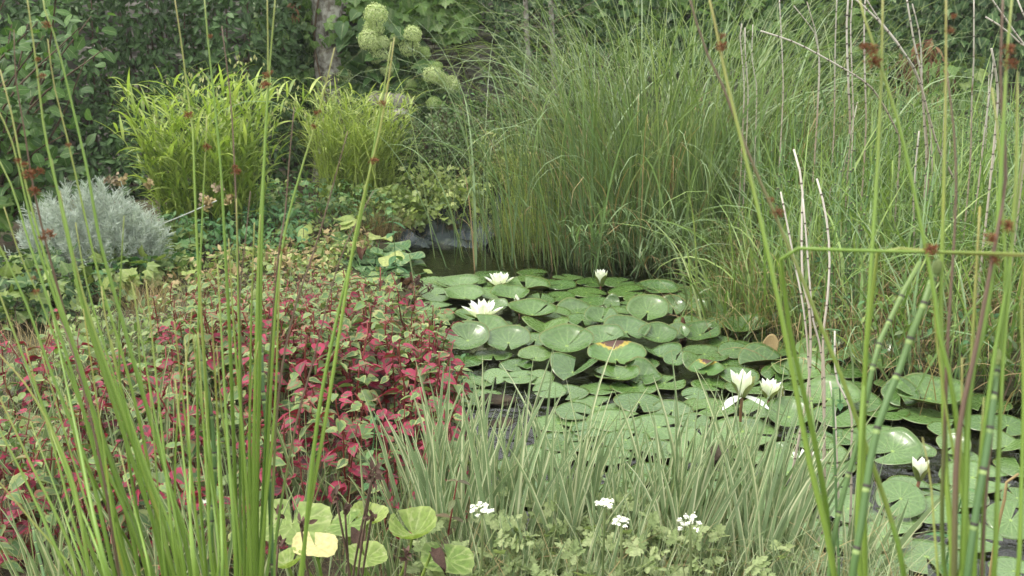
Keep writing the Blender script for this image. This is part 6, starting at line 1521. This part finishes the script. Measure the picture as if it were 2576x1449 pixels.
for i, p in enumerate(spots):
    z = max(float(ground_z(p[0], p[1])), -.02)
    t = thing('water_dropwort', (p[0], p[1], z), UMB[i][3] if i in UMB else 'grey green cut-leaved plant without flowers at the front of the blades', 'plant', None if i in UMB else 'flowerless cut-leaved plants at the front')
    for k in range(19):
        a = rng.uniform(0, 6.3); h = rng.uniform(.04, .24) * (1 if i != 4 else .6); q = np.array((math.sin(a) * .08 + rng.normal() * .03, math.cos(a) * .08 + rng.normal() * .03, h))
        Geo().add(*tube(smooth_line([(0, 0, 0), q * (.4, .4, .6), q], 5), .0016, 3, False)).build('leaf_stalk', M['dropwort'], t)
        link('leaf', CL[rng.integers(4)], t, mat4(frames((math.sin(a), math.cos(a), rng.uniform(-.1, .7)), rnd_dirs(1, (0, -.3, 1), .3))[0], rng.uniform(.036, .062), q))
    if i in UMB:
        u, v, w, _ = UMB[i]; umbel(t, D(u, v, p[1] - .12), w, p[1], .75 if i == 3 else .3)

name_by_landmarks([o for o in bpy.data.objects if o.name.startswith('water_dropwort') and o.get('group')], 'flowerless cut-leaved plant', FRONT)
name_by_landmarks([o for o in bpy.data.objects if o.name.startswith('bank_grass')], 'green bank grass tuft', STALKS)
name_by_landmarks([o for o in bpy.data.objects if o.name.startswith('dry_grass') and o.get('group')], 'straw-coloured dry grass tuft', STALKS)
name_by_landmarks([o for o in bpy.data.objects if o.name.startswith('dry_horsetail') and o.get('group')], 'thin weathered dry horsetail', STALKS)
name_by_landmarks([o for o in bpy.data.objects if o.name.startswith('flag_iris')], 'broad-leaved bright iris', STALKS)
name_by_landmarks([o for o in bpy.data.objects if o.name.startswith('reed') and o.get('group')], 'drooping broad-leaved reed', PADMARKS)
# ------------------------------------------------------------------ big yellow-green round leaves at the near edge
RB = [round_leaf_tm(90 + k, c, w, .04, .13) for k, (c, w) in enumerate(((.30, .045), (.14, .06), (.75, .05)))]
b = np.array((D(880, 1440, 2.0)[0], 2.0, 0.0)); b[2] = float(ground_z(b[0], b[1]))
t = thing('yellow_leaf_plant', b, 'plant with large yellow green scalloped leaves, some browning, at the near edge', 'plant')
RBm = {m: [Geo().add(*tm).mesh('yellow_leaf', M[m]) for tm in RB] for m in ('butter', 'butter_pale')}
RBm['burnt'] = [Geo().add(*grid_leaf(ROUND, 1.2, .9, .05, seed=80 + k, wave=.16)).mesh('yellow_leaf', M['burnt']) for k in range(3)]
for (u, v, w, h, y, m, k, roll) in ((735, 1318, 195, 120, 2.02, 'butter', 1, .1), (792, 1372, 112, 66, 1.88, 'butter_pale', 1, .2), (880, 1318, 120, 66, 2.0, 'butter', 1, -.3), (925, 1312, 90, 50, 2.08, 'butter', 2, .3), (1040, 1345, 120, 110, 1.95, 'butter', 2, .9), (1125, 1408, 135, 62, 1.9, 'butter', 1, .2), (920, 1404, 108, 66, 1.84, 'butter', 0, .3), (725, 1425, 80, 56, 1.83, 'butter', 2, -.5), (905, 1336, 44, 22, 1.92, 'burnt', 2, .0), (1085, 1390, 44, 56, 1.86, 'burnt', 2, .7)):
    p = D(u, v, y); s = w / FPX * depth(p); el = math.atan2(CAM_H - p[2], y); tilt = math.asin(min(.95, h / w)) - el
    nr = unit(np.array((math.sin(roll) * .8, -math.sin(tilt), math.cos(tilt)))); d = unit(np.array((math.sin(roll), -.6, -.1)))
    o = link('leaf', RBm[m][k], t, mat4(frames(d, nr)[0], s * (1.0 if m != 'burnt' else 1.1), p - b))
    if m == 'burnt': o['label'] = 'withered dark brown leaf'
    Geo().add(*tube(smooth_line([(rng.normal() * .06, rng.normal() * .05, 0), (p - b) * (.75, .75, .55), p - b], 8), .0036, 5, False)).build('leaf_stalk', M['lime_stem'], t)
for (u0, v0, u1, v1, y, heads, lab) in ((835, 1460, 757, 1318, 1.7, ((757, 1325),), 'dark dried stalk with one seed head leaning over the big yellow leaf'), (860, 1460, 860, 1270, 1.75, ((868, 1285), (845, 1250)), 'forked brown stalk with small seed heads behind the big yellow leaf'), (860, 1470, 935, 1210, 1.72, ((940, 1180), (935, 1300)), 'thin dark stalk rising between the yellow leaves'), (990, 1470, 1020, 1395, 1.72, ((1022, 1398),), 'short brown stalk with a seed head by the twisted yellow leaf'), (700, 1470, 648, 1400, 1.8, ((705, 1290), (700, 1370)), 'wiry brown stalk beside the foot of the ringed horsetail')):
    f = D(u0, v0, y); f[2] = float(ground_z(f[0], f[1])); wiry('dried_flower_stalk', lab, f, [D(a, c, y - .02) for a, c in heads] + ([D(u1, v1, y - .01)] if lab[0] == 't' else []), M['twig'], M['burnt'], .018, .0022)

# ------------------------------------------------------------------ rushes at the near edge
def tuft_mesh(seed):
    r = np.random.default_rng(seed); g = Geo(); n = 90; V, F, U = grid_leaf(LANCE, .3, .3, cols=3)
    d = unit(r.normal(size=(n, 3)) * (1, 1, .9) + np.array((.45, -.2, .35)))
    for k in range(9):
        e = unit(r.normal(size=3) * (1, 1, .5) + np.array((.6, -.2, .3))); g.add(*tube(np.array((np.zeros(3), e * r.uniform(.4, .9))), .025, 3))
    stamp(g, (V * (2.2, 1, 2.2), F, U), d * r.uniform(.15, 1.0, (n, 1)) * .8, frames(d + .3 * r.normal(size=(n, 3)), r.normal(size=(n, 3))), r.uniform(.22, .42, n))
    return g.mesh('rush_tuft', M['tuft'])
TU = [tuft_mesh(s) for s in range(4)]
def rush_clump(label, foot, stems, jitter, r0, group=None):
    """stems: (photo points from tip down, distance at tip, distance low, colour, tuft places in the photo with sizes)"""
    foot = np.asarray(foot, float); t = thing('rush_clump', foot, label, 'rush')
    for (px, yt, yb, colr, tufts, rr) in stems:
        k = len(px); w = [D(u, v, yt + (yb - yt) * i / max(1, k - 1)) for i, (u, v) in enumerate(px)]
        w.append(foot + np.array((rng.normal() * jitter, rng.normal() * jitter, 0))); w = np.array(w)[::-1]
        w[0][2] = float(ground_z(w[0][0], w[0][1])) - .01
        q = smooth_line(w, 46) - foot
        st = Geo().add(*tube(q, r0 * rr * np.concatenate((np.linspace(1.0, .95, 28), np.linspace(.94, .30, 18))), 7)).build('stem', M[colr], t)
        for (u, v, s) in tufts:
            vs = np.array([project(a + foot) for a in q]).reshape(-1, 3)[:, :2]; i = int(np.argmin(np.hypot(vs[:, 0] - u, vs[:, 1] - v))); dist = depth(q[i] + foot)
            p = D(u, v, (q[i] + foot)[1] - .004); o = link('flower_tuft', TU[rng.integers(4)], st, mat4(np.array(Matrix.Rotation(rng.uniform(-.5, .5), 3, 'Z')), s / FPX * dist * .95, p - foot))
    return t
N_ = ()
LEFT = [
    ([(105, -30), (105, 0), (140, 100), (190, 300), (222, 440), (250, 600), (300, 780), (350, 960), (420, 1200), (480, 1449)], 1.25, 1.15, 'rush', ((117, 63, 14),), 1.05),
    ([(66, -20), (90, 150), (112, 330), (145, 480), (170, 580), (205, 760), (330, 1150), (420, 1449)], 1.2, 1.12, 'rush', ((95, 150, 10), (105, 192, 12)), 1),
    ([(120, 98), (135, 210), (165, 330), (200, 483), (250, 700), (310, 900), (360, 1100), (430, 1449)], 1.2, 1.15, 'rush', ((172, 366, 10),), .8),
    ([(35, 75), (40, 200), (60, 320), (80, 450), (110, 590), (150, 740), (165, 800), (210, 960)], 1.22, 1.2, 'rush_tipped', ((152, 795, 13),), .8),
    ([(0, 175), (30, 290), (55, 420), (100, 600), (150, 760), (220, 980), (330, 1449)], 1.2, 1.1, 'rush', ((75, 440, 22), (100, 430, 14), (60, 415, 12)), 1), ([(-20, 250), (25, 340), (60, 480), (95, 620), (190, 900), (320, 1300), (350, 1449)], 1.15, 1.1, 'rush', ((85, 480, 18), (45, 405, 12)), 1),
    ([(-20, 370), (30, 470), (70, 600), (110, 720), (200, 1000), (320, 1449)], 1.18, 1.08, 'rush', ((122, 590, 20), (105, 600, 12)), 1), ([(-30, 560), (60, 750), (130, 940), (230, 1200), (290, 1449)], 1.1, 1.05, 'rush', ((90, 735, 11),), 1.05), ([(-30, 660), (40, 850), (150, 1130), (260, 1449)], 1.12, 1.05, 'rush', N_, 1),
    ([(-30, 860), (80, 990), (180, 1200), (230, 1449)], 1.08, 1.02, 'rush', N_, 1), ([(-30, 1030), (60, 1200), (170, 1449)], 1.05, 1.0, 'rush', N_, 1), ([(-30, 940), (60, 1130), (200, 1449)], 1.08, 1.02, 'rush', N_, 1), ([(-30, 1180), (80, 1310), (190, 1449)], 1.02, 1.0, 'rush', N_, .9),
    ([(10, 520), (50, 640), (95, 740), (150, 880), (230, 1090), (370, 1449)], 1.15, 1.1, 'rush', ((95, 680, 8), (85, 700, 9)), .85), ([(190, 560), (215, 700), (260, 860), (330, 1080), (450, 1449)], 1.15, 1.1, 'rush', N_, .9), ([(150, 480), (175, 600), (215, 760), (290, 980), (400, 1300), (440, 1449)], 1.17, 1.1, 'rush', N_, 1), ([(130, 400), (160, 560), (200, 720), (270, 940), (380, 1250), (430, 1449)], 1.2, 1.12, 'rush', N_, 1),
    ([(312, 543), (303, 716), (302, 966), (330, 1200), (380, 1449)], 1.2, 1.15, 'rush', N_, .8), ([(338, 733), (347, 816), (357, 966), (420, 1200), (500, 1449)], 1.18, 1.12, 'rush', N_, .8), ([(483, 776), (470, 900), (455, 966), (440, 1200), (455, 1449)], 1.2, 1.15, 'rush', N_, .8),
    ([(80, 850), (150, 800), (175, 860), (215, 1000), (260, 1200), (300, 1449)][1:], 1.12, 1.05, 'rush_tipped', N_, .9), ([(255, 720), (262, 780), (300, 960), (360, 1150), (460, 1449)], 1.14, 1.08, 'rush', N_, .9),
    ([(437, -20), (455, 100), (478, 280), (485, 330), (490, 480), (500, 700), (520, 1000), (545, 1449)], 1.3, 1.2, 'rush', ((473, 291, 16),), .85), ([(513, -20), (523, 100), (540, 260), (555, 420), (565, 600), (580, 900), (597, 1449)], 1.3, 1.22, 'rush', ((528, 92, 9),), 1), ([(558, 65), (580, 250), (590, 420), (597, 600), (605, 900), (615, 1449)], 1.35, 1.22, 'rush_tipped', ((594, 432, 14), (590, 420, 9)), .75),
    ([(520, 290), (518, 360), (508, 560), (502, 720), (497, 900), (500, 1200), (520, 1449)], 1.3, 1.2, 'rush', ((520, 370, 14),), .8), ([(694, -20), (680, 150), (668, 350), (660, 550), (655, 800), (648, 1449)], 1.25, 1.2, 'rush', ((670, 190, 12), (667, 215, 16)), 1), ([(672, -20), (674, 180), (664, 400), (652, 600), (644, 900), (634, 1449)], 1.28, 1.2, 'rush', ((680, 183, 10),), .9),
    ([(842, 120), (800, 290), (760, 420), (722, 560), (700, 700), (680, 1000), (660, 1449)], 1.3, 1.2, 'rush', ((788, 318, 10), (795, 285, 9), (803, 280, 7)), .9), ([(992, 95), (975, 220), (955, 330), (900, 560), (860, 800), (820, 1050), (775, 1300), (755, 1449)], 1.2, 1.12, 'rush', ((940, 405, 14), (960, 260, 14)), 1.0), ([(985, 105), (960, 260), (905, 560), (848, 800), (800, 1050), (760, 1449)], 1.22, 1.12, 'rush', N_, 1.0),
    ([(740, 270), (728, 400), (715, 560), (705, 600), (690, 760), (672, 1000), (650, 1449)], 1.3, 1.2, 'rush_tipped', ((708, 630, 13), (712, 600, 9)), .75), ([(875, 330), (800, 600), (735, 800), (700, 1000), (672, 1449)], 1.3, 1.18, 'rush_tipped', ((697, 780, 14),), .75), ([(630, 480), (620, 580), (605, 720), (602, 830), (612, 1100), (622, 1449)], 1.3, 1.2, 'rush_tipped', N_, .7), ([(940, 480), (860, 640), (790, 900), (740, 1090), (690, 1449)], 1.3, 1.18, 'rush_tipped', N_, .7),
    ([(595, 500), (598, 700), (605, 1000), (615, 1449)], 1.25, 1.2, 'rush', N_, .9), ([(640, 560), (632, 800), (628, 1100), (630, 1449)], 1.25, 1.2, 'rush', N_, .95), ([(655, 540), (648, 800), (640, 1100), (640, 1449)], 1.22, 1.18, 'rush', N_, .95), ([(705, 640), (700, 800), (690, 1050), (655, 1449)], 1.22, 1.18, 'rush', N_, .9), ([(503, 690), (512, 900), (530, 1150), (560, 1449)], 1.22, 1.18, 'rush', N_, .8),
    ([(575, 600), (590, 850), (615, 1150), (630, 1449)], 1.2, 1.16, 'rush', N_, .9), ([(650, 860), (630, 1000), (625, 1200), (622, 1449)], 1.2, 1.16, 'rush', ((648, 735, 1),), .8), ([(545, 870), (560, 1050), (590, 1250), (605, 1449)], 1.2, 1.16, 'rush', N_, .8)]
foot = np.array((-.40, 1.12, 0)); foot[2] = float(ground_z(foot[0], foot[1]))
for q in range(22):                                     # shorter stems that fill the foot of the fan
    u1 = rng.uniform(40, 560); v1 = rng.uniform(650, 1150); ub = 150 + (u1 + 60) * .72 + rng.normal() * 25
    LEFT.append(([(u1, v1), ((u1 * .55 + ub * .45), (v1 + 1449) / 2 - 20), (ub, 1449)], 1.12 + rng.normal() * .06, 1.06 + rng.normal() * .05, 'rush', N_, rng.uniform(.7, 1.0)))
rush_clump('tall clump of thin green rushes fanning out before the crimson plants', foot, LEFT, .06, .0027)
RIGHT = [
    ([(2155, -30), (2160, 0), (2197, 110), (2227, 200), (2267, 333), (2300, 483), (2327, 616), (2350, 733), (2364, 850), (2394, 966), (2420, 1200), (2440, 1449)], .85, .75, 'rush', ((2192, 125, 22), (2195, 155, 26), (2170, 118, 15)), 1), ([(1728, -30), (1770, 113), (1817, 213), (1860, 327), (1904, 437), (1945, 530), (1967, 583), (2000, 656), (2034, 743), (2087, 873), (2124, 966), (2180, 1126), (2234, 1283), (2274, 1449)], .9, .78, 'rush_long', ((1955, 535, 20), (1940, 503, 10)), .9),
    ([(1950, 545), (1967, 583), (2000, 656), (2034, 743), (2087, 873), (2124, 966), (2180, 1126), (2234, 1283), (2274, 1449)], .895, .775, 'rush', N_, .95), ([(1778, -30), (1810, 110), (1817, 157), (1844, 267), (1864, 350), (1897, 483), (1924, 600), (1957, 750), (2000, 966), (2034, 1150), (2097, 1449)], .88, .78, 'rush', ((1813, 120, 20), (1817, 92, 12)), 1.1),
    ([(2221, -30), (2217, 200), (2204, 483), (2190, 683), (2174, 966), (2167, 1066), (2165, 1449)], .85, .75, 'rush', N_, 1), ([(2380, -30), (2379, 233), (2374, 483), (2367, 783), (2372, 966), (2380, 1200), (2395, 1449)], .85, .74, 'rush', ((2390, 77, 14), (2398, 42, 11)), 1), ([(2380, 167), (2400, 333), (2405, 480), (2398, 640), (2388, 783), (2380, 966), (2378, 1449)], .86, .75, 'rush_tipped', ((2340, 628, 18),), .8),
    ([(2548, -30), (2535, 120), (2525, 300), (2510, 560), (2480, 800), (2440, 966), (2430, 1200), (2420, 1449)], .8, .7, 'rush', ((2537, 125, 20), (2540, 160, 24)), 1.15), ([(2524, -30), (2517, 200), (2530, 450), (2505, 600), (2460, 850), (2410, 1100), (2400, 1449)], .8, .7, 'rush_tipped', ((2530, 570, 22), (2490, 600, 20), (2500, 655, 18)), 1), ([(2585, 300), (2560, 500), (2535, 700), (2500, 900), (2470, 1150), (2450, 1449)], .78, .7, 'rush', ((2570, 150, 1),), 1),
    ([(2560, 180), (2555, 450), (2540, 700), (2520, 960), (2510, 1200), (2500, 1449)], .78, .7, 'rush', N_, .9), ([(2600, 500), (2570, 750), (2575, 966), (2570, 1200), (2560, 1449)], .76, .7, 'rush', N_, .9), ([(2495, 220), (2510, 330), (2524, 560), (2530, 700), (2515, 900), (2480, 1200), (2470, 1449)], .8, .72, 'rush', N_, .9), ([(2465, 520), (2455, 700), (2440, 966), (2425, 1200), (2415, 1449)], .78, .7, 'rush', N_, 1),
    ([(2420, 900), (2418, 1100), (2405, 1300), (2398, 1449)], .76, .7, 'rush', N_, .9), ([(2345, 690), (2356, 850), (2385, 1060), (2430, 1300), (2450, 1449)], .8, .72, 'rush', N_, .8), ([(2475, 1000), (2465, 1150), (2450, 1300), (2440, 1449)], .76, .7, 'rush', N_, .9), ([(2320, 1100), (2340, 1200), (2350, 1330), (2360, 1449)], .78, .72, 'rush', N_, .8), ([(2510, 900), (2500, 1050), (2480, 1250), (2470, 1449)], .76, .7, 'rush_tipped', N_, .8),
    ([(2640, 641), (2500, 637), (2360, 634), (2220, 632), (2080, 628), (1975, 624), (1963, 626), (1963, 640), (1972, 720), (1990, 850), (2017, 966), (2047, 1100), (2075, 1250), (2100, 1449)], .72, .80, 'rush', ((2340, 630, 24),), 1.05), ([(2640, 645), (2500, 641), (2360, 634), (2230, 622), (2214, 620), (2208, 626), (2207, 640), (2195, 740), (2178, 900), (2172, 1100), (2176, 1449)], .74, .79, 'rush', N_, 1.05), ([(2640, 622), (2560, 628), (2450, 637), (2365, 640), (2345, 634)], .72, .75, 'rush_tipped', N_, .7)]
foot = np.array((.475, .80, 0)); foot[2] = float(ground_z(foot[0], foot[1]))
rush_clump('nearer clump of green rushes with rusty tufts and two snapped stems before the horsetail bank', foot, RIGHT[:-1], .06, .0028)

# ------------------------------------------------------------------ ringed horsetails standing close by
def near_horsetail(label, px, y0, y1, r, nodes, cone=True, tip=None):
    r = r * .8
    """px: photo points from the tip down; nodes: photo heights of the dark rings"""
    k = len(px); w = np.array([D(u, v, y0 + (y1 - y0) * i / (k - 1)) for i, (u, v) in enumerate(px)])
    low = w[-1] + (w[-1] - w[-2]) * (.5, .5, 0); low[2] = float(ground_z(low[0], low[1])) - .01
    w = np.vstack((w, low)); foot = low.copy(); q = smooth_line(w[::-1], 40)
    t = thing('horsetail', foot, label, 'horsetail'); vs = np.array([project(a) for a in q]).reshape(-1, 3)[:, 1]; q = q - foot
    Geo().add(*tube(q, np.linspace(r, r * .78, 40), 9)).build('stem', M['tail'], t)
    for v in nodes:
        o_ = np.argsort(vs); s = np.interp(v, vs[o_], o_) / 39
        rr = r * (1 - .22 * s)
        n = Geo().add(*tube(ring_pts(q, s, r * .62), rr * 1.07, 9)).build('node', M['node'], t)
        Geo().add(*tube(ring_pts(q, s - r * .9 / 1.0, r * .9), rr * 1.035, 9)).build('collar', M['collar'], n)
    if cone:
        d = unit(q[-1] - q[-2]); p = q[-1]; z = np.linspace(0, 1, 7)
        Geo().add(*tube(p + d * z[:, None] * r * 4.2, r * np.array((.9, 1.05, 1.15, 1.12, .95, .6, .12)), 9)).build('cone', M['cone'], t)
near_horsetail('ringed horsetail with a cone tip standing before the crimson plants, taller of two', [(643, 752), (648, 816), (657, 883), (660, 966), (670, 1066), (677, 1200), (682, 1333), (687, 1449)], 1.3, 1.2, .0045, [752, 792, 845, 885, 935, 985, 1006, 1093, 1202, 1317, 1419])
near_horsetail('ringed horsetail with a cone tip in the rushes, shorter of two', [(497, 868), (505, 905), (513, 950), (520, 966), (533, 1066), (540, 1166), (537, 1266), (530, 1333), (533, 1449)], 1.25, 1.18, .0047, [868, 908, 1044, 1138, 1177, 1272, 1310, 1388, 1434])
near_horsetail('small thin horsetail low in the striped blades near the rush fan', [(83, 1326), (90, 1370), (107, 1433), (112, 1460)], 1.45, 1.4, .0036, [1332, 1362, 1390, 1420], False)
near_horsetail('cut horsetail stub with a grey tip at the foot of the rushes', [(410, 1416), (414, 1449)], 1.3, 1.28, .0050, [1420, 1440], False)
near_horsetail('thick blurred horsetail with a cone tip, slanting up to the snapped rush stems', [(2350, 690), (2324, 766), (2290, 850), (2250, 966), (2240, 983), (2210, 1066), (2194, 1133), (2180, 1220), (2164, 1333), (2144, 1449)], .80, .72, .0046, [702, 762, 850, 945, 1076, 1221, 1377])
near_horsetail('thinner blurred horsetail beside the thick slanting one', [(2314, 660), (2264, 750), (2234, 816), (2210, 866), (2197, 916), (2165, 1080), (2134, 1200), (2110, 1286), (2085, 1449)], .88, .78, .0036, [745, 808, 866, 920, 1010, 1190, 1288], False)
near_horsetail('thick horsetail with a dark ringed cut top beside the rush bundle', [(2508, 920), (2500, 983), (2490, 1080), (2474, 1180), (2450, 1320), (2434, 1449)], .74, .68, .0044, [934, 990, 1075, 1178, 1318], True)
near_horsetail('slim dark-ringed horsetail standing in the water left of the thick ones', [(2040, 1000), (2046, 1060), (2060, 1180), (2075, 1300), (2090, 1449)], 1.5, 1.4, .0034, [1010, 1085, 1150, 1200, 1240, 1320, 1400], False)
near_horsetail('slim brownish horsetail behind the two thick slanting ones', [(2095, 980), (2098, 1075), (2102, 1200), (2105, 1320), (2110, 1449)], 1.55, 1.5, .0032, [1075, 1196, 1318, 1400], False)
# a dry bent grass stalk and a rusty stem at the picture edge
f = D(2490, 1449, 1.6); f[2] = float(ground_z(f[0], f[1]))
q = smooth_line([f, D(2497, 1400, 1.6), D(2518, 1290, 1.6), D(2534, 1225, 1.6), D(2531, 1200, 1.6), D(2562, 1192, 1.6)], 18) - f
o = Geo().add(*tube(q, np.linspace(.0042, .0025, 18), 5)).build('dry_grass_stalk', M['straw']); o.location = f
tag(o, 'bent straw-pale dry stalk over the pads near the picture corner', 'dry stalk')
